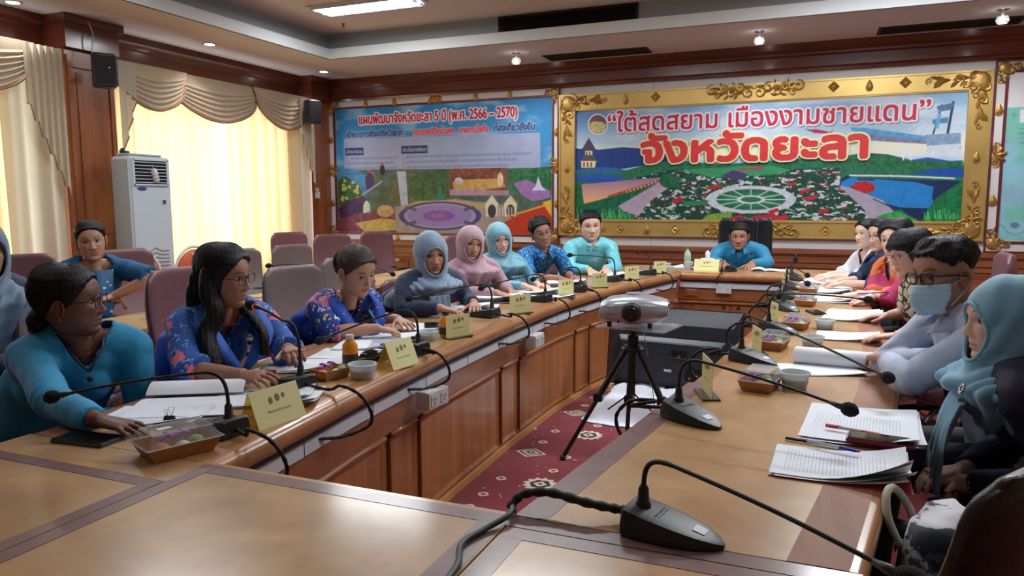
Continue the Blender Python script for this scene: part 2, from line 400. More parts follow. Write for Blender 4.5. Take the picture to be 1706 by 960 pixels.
# ---- ceiling fittings
M_tube = mat('fluorescent_light', (1, 1, 1), .5, emit=((.92, .97, 1), 3.2)); M_refl = mat('louvre_metal', srgb(200, 205, 210), .35, metal=.4)
LABL = ['twin-tube fluorescent ceiling light with louvres above the blue banner', 'fluorescent ceiling light over the window side, above the second-row tables', 'fluorescent ceiling light above the middle of the window-side wing', 'fluorescent ceiling light above the near gap between the wings', 'fluorescent ceiling light above the far end of the right wing', 'fluorescent ceiling light above the bobbed woman', 'fluorescent ceiling light above the large dark chair', 'fluorescent ceiling light nearest the camera on the window side']
for k, (x, y) in enumerate(TROFFERS):
    lab = LABL[k]
    t = thing('ceiling_light', lab, 'ceiling light', (x, y, ZU), 0, 'fluorescent ceiling lights')
    MB().mat(M_refl).box((0, 0, -.008), (1.24, .34, .016)).obj('housing', t)
    for s in (-.07, .07):
        tb = MB().mat(M_tube); tb.tube([(-.58, s, -.03), (.58, s, -.03)], .013, 8); tb.obj('tube', t)
    lo = MB().mat(M_refl)
    for i in range(13): lo.box((-.56 + i * .0933, 0, -.03), (.004, .30, .026))
    for s in (-.155, 0, .155): lo.box((0, s, -.03), (1.16, .004, .03))
    lo.obj('louvre', t)
    MB().mat(M_tube).box((0, 0, -.0175), (1.14, .29, .003)).obj('diffuser', t)
M_spot = mat('lamp_glow', (1, 1, 1), .5, emit=((1, 1, 1), 14))
DL = [(-6.13, 6.37, 'round recessed downlight above the curtain swags'), (-6.05, 8.26, 'round recessed downlight in the ceiling corner above the speaker'), (-6.38, 4.42, 'round recessed downlight at the far left ceiling edge')]
for x, y, lab in DL:
    t = thing('downlight', lab, 'ceiling light', (x, y, ZC)); t['label'] = lab
    MB().mat(M_white).lathe([(.052, -.008), (.068, -.007), (.07, 0), (.05, 0)], n=24).obj('trim_ring', t, smooth=True)
    MB().mat(M_spot).lathe([(.001, -.009), (.05, -.009), (.05, -.006)], n=24).obj('lamp', t)
    l = bpy.data.lights.new('downlight_lamp', 'SPOT'); l.energy = 22; l.spot_size = R_(110); l.spot_blend = .8; l.shadow_soft_size = .05
    o = bpy.data.objects.new('downlight_lamp', l); COL.objects.link(o); o.parent = t; o.location = (0, 0, -.03)
SP = [(-3.29, 8.13, 'glass spotlight left of the ceiling air slot'), (-.63, 8.10, 'glass spotlight between the two ceiling air slots'), (1.45, 8.05, 'glass spotlight at the right end of the ceiling')]
for x, y, lab in SP:
    t = thing('spotlight', lab, 'spotlight', (x, y, ZC))
    MB().mat(M_chrome).lathe([(.045, -.006), (.05, -.004), (.05, 0), (.02, 0)], n=20).obj('mounting_plate', t, smooth=True)
    MB().mat(M_white).tube([(0, 0, -.004), (0, .0, -.05), (0, .03, -.075)], .011, 8).obj('stem', t, smooth=True)
    MB().mat(clear('lamp_glass', (.95, .97, 1), .25)).lathe([(.022, -.055), (.045, -.065), (.055, -.10), (.04, -.125)], n=18, cap=False).obj('glass_shade', t, smooth=True)
    MB().mat(M_spot).ball((0, 0, -.095), .026).obj('bulb', t, smooth=True)
    l = bpy.data.lights.new('spotlight_lamp', 'SPOT'); l.energy = 40; l.spot_size = R_(125); l.spot_blend = .9; l.shadow_soft_size = .04
    o = bpy.data.objects.new('spotlight_lamp', l); COL.objects.link(o); o.parent = t; o.location = (0, 0, -.14); o.rotation_euler = (R_(18), 0, 0)
M_dkmet = mat('dark_bronze_metal', srgb(42, 30, 28), .5, metal=.3)
t = thing('air_grille', 'large black air return grille set in the ceiling recess', 'air vent', (-2.55, Y1 + d, 3.30))
MB().mat(M_dkmet).box((0, -.012, .085), (1.54, .02, .02)).box((0, -.012, -.075), (1.54, .02, .02)).box((-.76, -.012, 0), (.02, .02, .17)).box((.76, -.012, 0), (.02, .02, .17)).obj('frame', t)
MB().mat(mat('vent_void', srgb(12, 12, 14), .9)).box((0, -.003, 0), (1.5, .004, .16)).obj('backing', t)
g = MB().mat(M_dkmet)
for i in range(75): g.box((-.74 + i * .02, -.012, .005), (.004, .014, .15))
g.obj('slats', t, kind='stuff')
for xc, w_, lab in ((-2.46, 1.21, 'dark slot air diffuser in the ceiling above the left end of the gold frame'), (1.09, 1.22, 'dark slot air diffuser in the ceiling at the right edge')):
    t = thing('slot_diffuser', lab, 'air vent', (xc, 8.56, ZC))
    MB().mat(M_dkmet).box((0, .16, -.004), (w_, .02, .012)).box((0, -.16, -.004), (w_, .02, .012)).box((-w_ / 2, 0, -.004), (.02, .33, .012)).box((w_ / 2, 0, -.004), (.02, .33, .012)).obj('frame', t)
    for k in range(9): MB().mat(M_dkmet).box((0, -.135 + k * .034, -.003), (w_ - .03, .024, .004), M=Matrix.Rotation(R_(25), 3, 'X')).obj('slat', t)
t = thing('sprinkler', 'small brass fire sprinkler head on the upper ceiling', 'sprinkler', (-5.05, 7.28, ZU))
MB().mat(mat('brass', srgb(130, 105, 60), .35, metal=1)).lathe([(.02, 0), (.02, -.008), (.008, -.01), (.008, -.035), (.022, -.037), (.022, -.041), (.001, -.043)], n=12).obj('head', t, smooth='auto')

# ---- wall loudspeakers
def speaker(loc, rz, label, cable=None):
    t = thing('loudspeaker', label, 'loudspeaker', loc, rz)
    b = MB().mat(M_black); pr = []
    for z, w, dd in ((-.15, .085, .07), (-.135, .10, .085), (.135, .10, .085), (.15, .085, .07)):
        pr.append([(w * math.copysign(abs(math.cos(a)) ** .45, math.cos(a)), dd * math.copysign(abs(math.sin(a)) ** .45, math.sin(a)), z) for a in [2 * PI * k / 24 for k in range(24)]])
    b.rings(pr); b.obj('cabinet', t, smooth='auto')
    MB().mat(mat('speaker_mesh', srgb(22, 24, 30), .8, bump=(600, .5))).box((0, -.088, 0), (.165, .006, .255)).obj('front_grille', t, bevel=.002)
    MB().mat(M_chrome).lathe([(.001, 0), (.006, 0), (.006, .003)], c=(.03, -.092, .02), n=10, M=Matrix.Rotation(R_(90), 3, 'X')).obj('badge', t)
    MB().mat(M_blackr).tube([(0, .05, 0), (0, .16, -.01)], .018, 8).box((0, .165, 0), (.05, .015, .09)).obj('bracket', t)
    return t
sp1 = speaker((-6.10, 5.03, 2.60), R_(58), 'black loudspeaker with white cable on the wooden pilaster')
cb_ = MB().mat(M_white); cb_.tube(spline([(-.05, .12, .12), (-.07, .16, .20), (-.055, .15, .30), (-.06, .17, .38), (-.09, .18, .47)], 5), .006, 6); cb_.obj('cable', sp1, smooth=True)
speaker((-6.22, 8.22, 2.58), R_(62), 'black loudspeaker in the corner beside the blue banner')
t = thing('wall_switch', 'white double wall switch beside the left edge of the blue banner', 'switch', (-6.488, 8.62, 1.50))
MB().mat(M_white).box((.004, 0, 0), (.008, .10, .09)).box((.004, -.01, .075), (.008, .07, .05)).obj('plate', t, bevel=.002)
MB().mat(M_white).box((.010, -.02, 0), (.006, .02, .035)).box((.010, .02, 0), (.006, .02, .035)).obj('rocker', t)

# ---- curtains
M_cur = mat('cream_curtain', srgb(222, 202, 168), .85, noise=(2.5, .06, (.3, 3, .3)), transl=(srgb(226, 192, 136), .5))
M_cur2 = mat('grey_lining_cloth', srgb(205, 196, 178), .85, noise=(2.5, .06, (.3, 3, .3)), transl=(srgb(225, 210, 175), .25))
M_swag = mat('beige_swag_cloth', srgb(176, 156, 132), .8, noise=(8, .05))
def curtain(label, y0, y1, dtop, dbot, m, z1=2.66, x=-6.56, seed=0):
    """hanging pleated cloth from y0..y1; dtop / dbot shift the inner edge at the top and bottom"""
    r = random.Random(seed); nu, nv = 150, 14; mb = MB().mat(m); ph = [r.uniform(0, 6.28) for _ in range(5)]
    vs, fs = [], []
    for j in range(nv + 1):
        v = j / nv; z = z1 + (.12 - z1) * v
        for i in range(nu + 1):
            u = i / nu; y = y0 + (y1 + lerp((dtop,), (dbot,), v)[0] - y0) * u
            a = (y1 - y0) * 30
            w = math.sin(u * a + ph[0]) * .040 + math.sin(u * a * .43 + ph[1] + v * .6) * .022 + math.sin(u * a * 1.9 + ph[2]) * .009 * (1 - v * .4)
            vs.append((x + w * (.6 + .5 * v), y + math.cos(u * a + ph[0]) * .010, z))
    for j in range(nv):
        for i in range(nu): k = j * (nu + 1) + i; fs.append((k, k + nu + 1, k + nu + 2, k + 1))
    mb.add(vs, fs); o = mb.obj('curtain', smooth=True); o['label'] = label; o['category'] = 'curtain'; return o
curtain('cream pleated curtain behind the floor air conditioner', 5.42, 6.86, 0, .10, M_cur, seed=1)
curtain('cream pleated curtain between the bright gap and the wall corner', 7.02, 8.28, 0, 0, M_cur, seed=2)
curtain('cream pleated curtain at the far left edge of the view', 2.2, 4.40, 0, 0, M_cur, seed=3)
curtain('pale grey lining curtain left of the wooden pilaster', 4.28, 4.84, 0, 0, M_cur2, x=-6.50, seed=4)
curtain('pale grey lining curtain right beside the corner pillar', 8.10, 8.46, 0, 0, M_cur2, x=-6.50, seed=5)
def swag(label, y0, y1, depth, z1=2.80, x=-6.44, m=M_swag, lean=0):
    nu, nv = 40, 46; mb = MB().mat(m); vs, fs = [], []
    for j in range(nv + 1):
        v = j / nv
        for i in range(nu + 1):
            u = i / nu; s = max(0, 1 - (2 * u - 1) ** 2) ** .62
            sw = s * (1 + lean * (u - .5)); zz = z1 - .05 * v - depth * v * sw - .10 * v * abs(2 * u - 1) ** 3
            f = ss(.22, .36, v) * (1 - .25 * v)
            w = f * .020 * (abs(math.sin(v * PI * 8.0 + .35 * math.sin(u * 9))) - .5) * (.35 + .65 * s) * 2
            yy = y0 + (y1 - y0) * (u + (.5 - u) * .10 * v)
            vs.append((x + .06 * s * v + w, yy, zz))
    for j in range(nv):
        for i in range(nu): k = j * (nu + 1) + i; fs.append((k, k + nu + 1, k + nu + 2, k + 1))
    mb.add(vs, fs)
    hem = [(vs[nv * (nu + 1) + i][0] + .004, vs[nv * (nu + 1) + i][1], vs[nv * (nu + 1) + i][2]) for i in range(nu + 1)]
    o = mb.obj('curtain_swag', smooth=True); o['label'] = label; o['category'] = 'valance'
    h = MB().mat(mat('tan_hem', srgb(150, 116, 88), .8)); h.tube(hem, .014, 6, flat=1.6); h.obj('hem', o, smooth=True)
    return o
swag('draped beige curtain swag next to the wooden pilaster', 5.36, 6.32, .40, x=-6.42)
swag('draped beige curtain swag above the bright curtain gap', 6.06, 7.52, .43, x=-6.47)
swag('draped beige curtain swag nearest the corner loudspeaker', 7.36, 8.44, .42, x=-6.43)
swag('draped beige curtain swag at the far left edge of the view', 3.60, 4.62, .42, x=-6.43)
def jabot(label, y0, dirn, z1, z0, n=5, x=-6.39):
    mb = MB().mat(M_swag if 'pilaster,' in label else M_cur2); P = []
    for k in range(2 * n + 1):
        y = y0 + dirn * (k * .030 + (.022 if k % 2 else 0)); xx = x + (.035 if k % 2 else 0)
        zb = z0 + (z1 - z0) * .62 * (k / (2 * n)) + (.06 if k % 2 else 0); P.append((xx, y, zb))
    vs = [(p[0], p[1], z1) for p in P] + P; n2 = len(P)
    mb.add(vs, [(i, i + 1, n2 + i + 1, n2 + i) for i in range(n2 - 1)])
    o = mb.obj('curtain_jabot'); o['label'] = label; o['category'] = 'valance'
    tr = MB().mat(mat('tan_hem', srgb(150, 116, 88), .8)); tr.tube([(p[0] + .004, p[1], p[2]) for p in P], .006, 6); tr.obj('piping', o)
    return o
jabot('zigzag pleated curtain tail hanging left of the pilaster', 4.84, -1, 2.78, 1.42, 6)
jabot('zigzag pleated curtain tail hanging right of the pilaster', 5.42, 1, 2.78, 1.9, 3)
jabot('zigzag pleated curtain tail beside the corner pillar', 8.47, -1, 2.78, 1.52, 5)

# ---- standing air conditioner
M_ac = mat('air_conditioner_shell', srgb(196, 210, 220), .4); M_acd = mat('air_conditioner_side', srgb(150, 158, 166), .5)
t = thing('floor_air_conditioner', 'tall pale grey floor air conditioner in front of the curtain', 'air conditioner', (-6.12, 5.385, 0))
MB().mat(M_ac).box((.0, 0, .94), (.25, .47, 1.80)).box((-.02, 0, 1.855), (.20, .40, .03)).box((0, 0, .02), (.26, .48, .04)).obj('cabinet', t, bevel=.02)
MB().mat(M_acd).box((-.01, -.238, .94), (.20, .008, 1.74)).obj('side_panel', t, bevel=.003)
MB().mat(mat('vent_void', srgb(12, 12, 14), .9)).box((.127, -.01, 1.69), (.006, .38, .23)).obj('air_outlet', t)
for k in range(7): MB().mat(M_ac).box((.134, -.01, 1.595 + k * .032), (.010, .38, .007)).obj('outlet_slat', t)
MB().mat(M_ac).box((.134, -.205, 1.69), (.014, .015, .25)).box((.134, .185, 1.69), (.014, .015, .25)).box((.134, -.01, 1.572), (.014, .40, .015)).box((.134, -.01, 1.81), (.014, .40, .015)).obj('outlet_frame', t)
bd = MB().mat(mat('badge_blue', srgb(40, 72, 140), .3)).lathe([(.001, .004), (.052, .004), (.055, 0)], c=(.127, -.115, 1.535), n=24, M=Matrix.Rotation(R_(90), 3, 'Y') @ Matrix.Diagonal((.32, 1, 1))).obj('badge', t, smooth=False)
MB().mat(M_white).box((.128, .135, 1.41), (.006, .055, .05)).obj('display_frame', t)
MB().mat(mat('display_green', srgb(50, 84, 84), .3)).box((.132, .135, 1.41), (.004, .036, .036)).obj('display', t)
for k in range(9):
    mb = MB().mat(M_acd); zz = .93 - k * .036; h = .035 * max(0, 1 - k * .28)
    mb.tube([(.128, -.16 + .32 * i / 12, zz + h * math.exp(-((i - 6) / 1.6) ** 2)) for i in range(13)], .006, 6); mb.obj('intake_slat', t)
t = thing('air_freshener', 'white plastic air freshener bottle hanging on the air conditioner grille', 'air freshener', (-5.975, 5.43, 1.60))
MB().mat(M_white).lathe([(.001, 0), (.026, .004), (.030, .02), (.030, .055), (.026, .06), (.026, .064), (.032, .068), (.028, .12), (.015, .135), (.001, .137)], n=16, M=Matrix.Rotation(R_(14), 3, 'X')).obj('bottle', t, smooth='auto')
MB().mat(M_acd).tube([(0, -.03, .13), (-.012, -.035, .15), (-.014, -.03, .17)], .003, 6).obj('hook', t)
t = thing('remote_control', 'black remote lying on top of the air conditioner', 'remote control', (-6.16, 5.24, 1.872))
MB().mat(M_black).box((0, 0, .012), (.05, .10, .024), rz=.4).ball((0, -.02, .03), .02).obj('body', t, bevel=.004)
# ============================================================ PRINTED BOARDS ON THE END WALL
TR = np.array([[8.3217699, 0.3656973, -11487.6927391], [0.4989731, -9.091317, 4238.4849253], [0.3808207, -0.1085621, 862.6112065]])   # tracing of the prints -> metres on the board
def tr(pts):
    P = np.asarray(pts, float).reshape(-1, 2); q = TR @ np.vstack([P.T, np.ones(len(P))]); return (q[:2] / q[2]).T
def bold(m, r):
    out = m.copy(); R = int(math.ceil(r))
    for dy in range(-R, R + 1):
        for dx in range(-R, R + 1):
            if dx * dx + dy * dy <= r * r + .3: out = np.maximum(out, np.roll(np.roll(m, dy, 0), dx, 1))
    return out
def outlines(body):
    cu = bpy.data.curves.new('lettering', 'FONT'); cu.body = body; cu.size = 1
    o = bpy.data.objects.new('lettering', cu); COL.objects.link(o); dg = bpy.context.evaluated_depsgraph_get()
    c2 = o.to_curve(dg, apply_modifiers=False); polys = []
    for s in c2.splines:
        B = s.bezier_points; n = len(B); pts = []
        if n:
            for i in range(n):
                a, b_ = B[i], B[(i + 1) % n]
                for k in range(6):
                    t = k / 6; u = 1 - t
                    q = a.co * u ** 3 + a.handle_right * 3 * u * u * t + b_.handle_left * 3 * u * t * t + b_.co * t ** 3; pts.append((q.x, q.y))
        else: pts = [(p.co.x, p.co.y) for p in s.points]
        if len(pts) > 2: polys.append(np.array(pts))
    o.to_curve_clear(); bpy.data.objects.remove(o); bpy.data.curves.remove(cu)
    return polys
class Canvas:
    def __init__(s, x0, x1, z0, z1, res):
        s.x0, s.x1, s.z0, s.z1, s.res = x0, x1, z0, z1, res
        s.w = int((x1 - x0) / res); s.h = int((z1 - z0) / res); s.a = np.zeros((s.h, s.w, 3))
        X, Z = np.meshgrid(np.arange(s.w) + .5, np.arange(s.h) + .5); s.X, s.Z = X, Z
    def cv(s, pts): P = tr(pts); return np.column_stack([(P[:, 0] - s.x0) / s.res, (s.z1 - P[:, 1]) / s.res])
    def nz(s, sc, seed=0, oct=4, sx=1, sy=1):
        r = np.random.RandomState(seed); out = np.zeros((s.h, s.w)); amp = 1; tot = 0
        for o in range(oct):
            gw, gh = int(s.w / (sc * sx)) + 3, int(s.h / (sc * sy)) + 3; g = r.rand(gh, gw)
            fx = s.X / (sc * sx); fy = s.Z / (sc * sy); ix = fx.astype(int); iy = fy.astype(int); tx = fx - ix; ty = fy - iy
            tx = tx * tx * (3 - 2 * tx); ty = ty * ty * (3 - 2 * ty)
            out += amp * ((g[iy, ix] * (1 - tx) + g[iy, ix + 1] * tx) * (1 - ty) + (g[iy + 1, ix] * (1 - tx) + g[iy + 1, ix + 1] * tx) * ty)
            tot += amp; amp *= .5; sc = max(sc / 2, 1)
        return out / tot
    def mask(s, polys, rule='even'):
        m = np.zeros((s.h, s.w)); SS = 2
        E = []
        for P in polys:
            Q = np.roll(P, -1, 0); E.append(np.column_stack([P, Q]))
        E = np.vstack(E); y0 = max(0, int(min(E[:, 1].min(), E[:, 3].min()))); y1 = min(s.h, int(max(E[:, 1].max(), E[:, 3].max())) + 1)
        for yy in range(y0, y1):
            for k in range(SS):
                y = yy + (k + .5) / SS; up = (E[:, 1] <= y) & (E[:, 3] > y); dn = (E[:, 3] <= y) & (E[:, 1] > y); e = E[up | dn]
                if not len(e): continue
                d = np.where(e[:, 1] <= y, 1, -1); x = e[:, 0] + (y - e[:, 1]) / (e[:, 3] - e[:, 1]) * (e[:, 2] - e[:, 0]); o = np.argsort(x); x = x[o]; d = d[o]; w = 0
                for i in range(len(x) - 1):
                    w += d[i]
                    if (w != 0) if rule == 'nz' else (i % 2 == 0):
                        a, b_ = max(x[i], 0), min(x[i + 1], s.w)
                        if b_ > a:
                            ia, ib = int(a), int(min(b_, s.w - 1e-6))
                            if ia == ib: m[yy, ia] += (b_ - a) / SS
                            else: m[yy, ia] += (ia + 1 - a) / SS; m[yy, ia + 1:ib] += 1 / SS; m[yy, ib] += (b_ - ib) / SS
        return np.clip(m, 0, 1)
    def put(s, m, c):
        c = np.asarray(c); c = c if c.ndim == 3 else c.reshape(1, 1, 3)
        s.a = s.a * (1 - m[..., None]) + c * m[..., None]
    def poly(s, pts, c, var=0, sc=8, seed=1):
        m = s.mask([s.cv(pts)]); c = np.array(srgb(*c))
        col = c * (1 + var * (s.nz(sc, seed)[..., None] * 2 - 1) * 1.6) if var else c
        s.put(m, col); return m
    def ell(s, cx, cy, rx, ry, c, n=28, **k): return s.poly([(cx + rx * math.cos(2 * PI * i / n), cy + ry * math.sin(2 * PI * i / n)) for i in range(n)], c, **k)
    def line(s, pts, w, c):
        for (a, b_) in zip(pts[:-1], pts[1:]):
            d = np.array(b_, float) - a; L = np.hypot(*d) + 1e-6; nrm = np.array([-d[1], d[0]]) / L * w / 2
            s.poly([np.array(a) + nrm, np.array(b_) + nrm, np.array(b_) - nrm, np.array(a) - nrm], c)
    def text_mask(s, body, xa, xb, zb, h=None, b=0):
        """lettering from xa to xb (metres) on the baseline zb"""
        P = outlines(body); lo = min(p[:, 0].min() for p in P); hi = max(p[:, 0].max() for p in P); k = (xb - xa) / (hi - lo); kz = k if h is None else h
        Q = [np.column_stack([(xa + (p[:, 0] - lo) * k - s.x0) / s.res, (s.z1 - (zb + p[:, 1] * kz)) / s.res]) for p in P]
        m = s.mask(Q, 'nz'); return bold(m, b) if b else m
    def build(s, name, y, parent, **props):
        """flat print: one little cell of colour per grid square"""
        nx, nz = s.w + 1, s.h + 1; xs = s.x0 + np.arange(nx) * s.res; zs = s.z1 - np.arange(nz) * s.res
        V = np.zeros((nz, nx, 3), np.float32); V[..., 0] = xs[None, :]; V[..., 1] = y; V[..., 2] = zs[:, None]
        I = np.arange(nx * nz).reshape(nz, nx); F = np.stack([I[:-1, :-1], I[1:, :-1], I[1:, 1:], I[:-1, 1:]], -1).reshape(-1, 4)
        me = bpy.data.meshes.new(name); me.vertices.add(nx * nz); me.vertices.foreach_set('co', V.ravel()); n = len(F)
        me.loops.add(n * 4); me.loops.foreach_set('vertex_index', F.ravel().astype(np.int32)); me.polygons.add(n)
        me.polygons.foreach_set('loop_start', np.arange(0, n * 4, 4, dtype=np.int32)); me.update(calc_edges=True)
        A = np.zeros((s.h + 1, s.w + 1, 4), np.float32); A[..., 3] = 1; A[:-1, :-1, :3] = np.clip(s.a, 0, 1); A[-1, :, :3] = A[-2, :, :3]; A[:, -1, :3] = A[:, -2, :3]
        at = me.color_attributes.new('Col', 'FLOAT_COLOR', 'POINT'); at.data.foreach_set('color', A.ravel())
        me.materials.append(mat('printed_vinyl', (1, 1, 1), .42, attr=True, spec=.3)); return link(name, me, parent, **props)

# ------------------------------------------------ carved ornament helpers (in the wall plane, sticking out toward the room)
def scroll(mb, x, z, r, turns, a0, sgn, th, y, tail=None):
    pts, rad = [], []; n = int(14 * turns) + 6
    for i in range(n + 1):
        t = i / n; a = a0 + sgn * turns * 2 * PI * t; rr = r * (.12 + .88 * t)
        pts.append((x + rr * math.cos(a), y - .012 * (1 - t) - .004, z + rr * math.sin(a))); rad.append(th * (.55 + .45 * t) if t < .85 else th * (1 - (t - .85) / .15 * .6))
    if tail:
        p = pts[-1]; pts += [(p[0] + (tail[0] - p[0]) * k / 4, y - .006, p[2] + (tail[1] - p[2]) * k / 4 + .01 * math.sin(PI * k / 4)) for k in (1, 2, 3, 4)]; rad += [th * .7, th * .6, th * .45, th * .2]
    mb.tube(pts, rad, 6, up=(0, 1, 0))
def leaf(mb, x, z, L, w, a, y, curl=.4):
    """pointed acanthus leaf with a raised midrib"""
    c, s_ = math.cos(a), math.sin(a); n = 7; L3, M3, R3 = [], [], []
    for i in range(n + 1):
        t = i / n; ww = w * math.sin(PI * min(1, t * .95 + .05)) ** .8 * (1 - .2 * (i % 2)); b_ = curl * L * t * t * .5
        px, pz = L * t, b_
        for arr, off, yy in ((L3, ww, y - .002), (M3, 0, y - .018 * math.sin(PI * (.15 + .8 * t))), (R3, -ww, y - .002)):
            u, v = px, pz + off; arr.append((x + u * c - v * s_, yy, z + u * s_ + v * c))
    vs = L3 + M3 + R3; m = n + 1; fs = []
    for i in range(n): fs += [(i, i + 1, m + i + 1, m + i), (m + i, m + i + 1, 2 * m + i + 1, 2 * m + i)]
    mb.add(vs, fs)
def corner_carving(parent, x, z, sx, sz, k, y, name='corner_carving'):
    mb = MB().mat(M_goldc)
    def P(u, v): return x + sx * u * k, z + sz * v * k
    mb.ball((*((P(.10, -.10))[:1]), y - .004, P(.10, -.10)[1]), (.10 * k, .018, .10 * k), 12, 8)
    for (u, v, r, tu, a0, sg) in ((.16, -.05, .075, 1.3, 0, 1), (.05, -.17, .075, 1.3, 2, -1), (.30, -.07, .05, 1.2, .5, 1), (.06, -.31, .05, 1.2, 2.2, -1), (.16, -.16, .06, 1.4, 1, 1), (.24, -.14, .04, 1.2, 2, -1), (.13, -.25, .04, 1.2, 0, 1)):
        px, pz = P(u, v); scroll(mb, px, pz, r * k, tu, a0, sg * sx * sz, .016 * k, y)
    for (u, v, L, w, a) in ((.05, -.05, .16, .04, -.25), (.05, -.05, .16, .04, -1.3), (.2, -.06, .16, .03, .1), (.06, -.2, .16, .03, -1.65), (.12, -.12, .14, .045, -.8), (.3, -.09, .1, .025, -.5), (.09, -.3, .1, .025, -1.1)):
        px, pz = P(u, v); aa = math.atan2(sz * math.sin(a), sx * math.cos(a)); leaf(mb, px, pz, L * k, w * k, aa, y)
    return mb.obj(name, parent, smooth='auto')
def sprig(parent, x, z, a, k, y, name='leaf_carving'):
    mb = MB().mat(M_goldc); c, s_ = math.cos(a), math.sin(a)
    for (u, v, L, w, da) in ((0, 0, .16, .03, 0), (.05, 0, .12, .028, .5), (.05, 0, .12, .028, -.45), (.10, .01, .09, .02, .7), (.11, -.01, .09, .02, -.6)):
        leaf(mb, x + (u * c - v * s_) * k, z + (u * s_ + v * c) * k, L * k, w * k, a + da, y)
    scroll(mb, x + .20 * k * c, z + .20 * k * s_, .035 * k, 1.2, a, 1, .011 * k, y)
    return mb.obj(name, parent, smooth='auto')
def centre_scrollwork(parent, xc, z, half, h, y, flip=1):
    for sg in (-1, 1):
        mb = MB().mat(M_goldc)
        for (u, v, r, tu, a0, d) in ((.12, -.12, .34, 1.4, 0, 1), (.30, .15, .26, 1.2, 2, -1), (.48, -.1, .30, 1.3, 1, 1), (.66, .12, .24, 1.2, 2.4, -1), (.93, .12, .30, 1.3, 0, 1), (.82, -.22, .2, 1.1, 1, -1)):
            scroll(mb, xc + sg * u * half, z + flip * v * h, r * h, tu, a0 if sg > 0 else PI - a0, d * sg * flip, .085 * h, y)
        for (u, v, L, w, a) in ((.10, .1, .35, .10, .5), (.22, -.1, .5, .12, .1), (.38, .1, .5, .12, -.2), (.5, -.05, .6, .13, .25), (.62, .0, .5, .11, -.35), (.74, .1, .4, .10, .6), (.35, -.2, .35, .08, -.7), (.56, -.25, .35, .08, -.5), (.42, .25, .3, .08, 1.2), (.7, .25, .3, .07, 1.3)):
            aa = math.atan2(flip * math.sin(a), sg * math.cos(a)); leaf(mb, xc + sg * u * half, z + flip * v * h, L * h, w * h, aa, y)
        mb.obj('scroll_carving', parent, smooth='auto')
def diamond(parent, x, z, r, y):
    MB().mat(M_goldc).rings([[(x - r, y, z), (x, y, z - r), (x + r, y, z), (x, y, z + r)], [(x - r * .8, y - .012, z), (x, y - .012, z - r * .8), (x + r * .8, y - .012, z), (x, y - .012, z + r * .8)],
        [(x - r * .55, y - .005, z), (x, y - .005, z - r * .55), (x + r * .55, y - .005, z), (x, y - .005, z + r * .55)], [(x - r * .15, y - .014, z), (x, y - .014, z - r * .15), (x + r * .15, y - .014, z), (x, y - .014, z + r * .15)]]).obj('diamond_boss', parent)
def teardrop(parent, x, z, w, h, y):
    rs = []
    for k, (sc, dy) in enumerate(((1, 0), (.92, .010), (.62, .014), (.5, .024), (.15, .028))):
        ring = []
        for i in range(18):
            a = 2 * PI * i / 18; t = (math.sin(a) + 1) / 2; ww = w * math.cos(a) * (1 - .72 * t ** 1.6); ring.append((x + ww * sc, y - dy, z - h * .15 + (h * math.sin(a)) * sc))
        rs.append(ring[::-1])
    MB().mat(M_goldc).rings(rs).obj('teardrop_boss', parent, smooth='auto')
def frame_bars(name, parent, m, xo0, xo1, zo0, zo1, w, y, t, bev=.004):
    for (c, d) in ((((xo0 + xo1) / 2, y - t / 2, zo1 - w / 2), (xo1 - xo0, t, w)), (((xo0 + xo1) / 2, y - t / 2, zo0 + w / 2), (xo1 - xo0, t, w)),
                   ((xo0 + w / 2, y - t / 2, (zo0 + zo1) / 2), (w, t, zo1 - zo0 - 2 * w)), ((xo1 - w / 2, y - t / 2, (zo0 + zo1) / 2), (w, t, zo1 - zo0 - 2 * w))):
        MB().mat(m).box(c, d).obj(name, parent, bevel=bev)

# ================================================ 1. the big gold-framed picture
T = thing('gold_framed_picture', 'wide province picture with big red Thai letters in a carved gold frame', 'picture', (0, 0, 0))
C = Canvas(-2.835, 1.365, 1.162, 2.515, .0052)
zz = (C.Z / C.h)[..., None]
sky = np.array(srgb(120, 165, 205)) * (1 - zz * 1.6) + np.array(srgb(205, 215, 215)) * zz * 1.6
cl_ = ss(.42, .72, C.nz(60, 3, 5, 2.2, .6))[..., None]; sky = sky * (1 - cl_ * .75) + np.array(srgb(215, 222, 232)) * cl_ * .75
C.a = np.clip(sky, 0, 1); dk = ss(.5, 0, C.X / C.w * 2.4)[..., None] * ss(.35, 0, C.Z / C.h)[..., None]; C.a = C.a * (1 - dk * .75) + np.array(srgb(30, 80, 160)) * dk * .75
C.put(ss(.55, .62, C.Z / C.h) * 0 + ss(.30, .40, C.Z / C.h) * ss(.50, .42, C.Z / C.h) * .7, srgb(222, 220, 190))
# far hills, lake strips
C.poly([(961, 248), (1000, 250), (1040, 246), (1095, 250), (1140, 260), (1140, 272), (1080, 278), (1040, 285), (961, 284)], (34, 62, 130), .12)
C.poly([(961, 284), (1040, 282), (1080, 276), (1140, 268), (1290, 262), (1600, 262), (1600, 300), (961, 300)], (170, 196, 222), .10, 20)
C.poly([(961, 284), (1000, 279), (1030, 280), (1060, 290), (961, 300)], (45, 96, 160), .1)
C.poly([(961, 286), (1010, 290), (1050, 283), (1090, 272), (1130, 268), (1200, 275), (1290, 268), (1400, 262), (1440, 255), (1490, 262), (1530, 270), (1604, 268), (1600, 372), (959, 368)], (38, 108, 78), .30, 7, 5)
C.poly([(1500, 270), (1545, 263), (1604, 272), (1604, 285), (1500, 282)], (40, 84, 150), .1)
C.poly([(1440, 255), (1480, 258), (1520, 268), (1560, 270), (1604, 272), (1604, 286), (1440, 284), (1400, 270)], (36, 100, 66), .35, 6, 2)
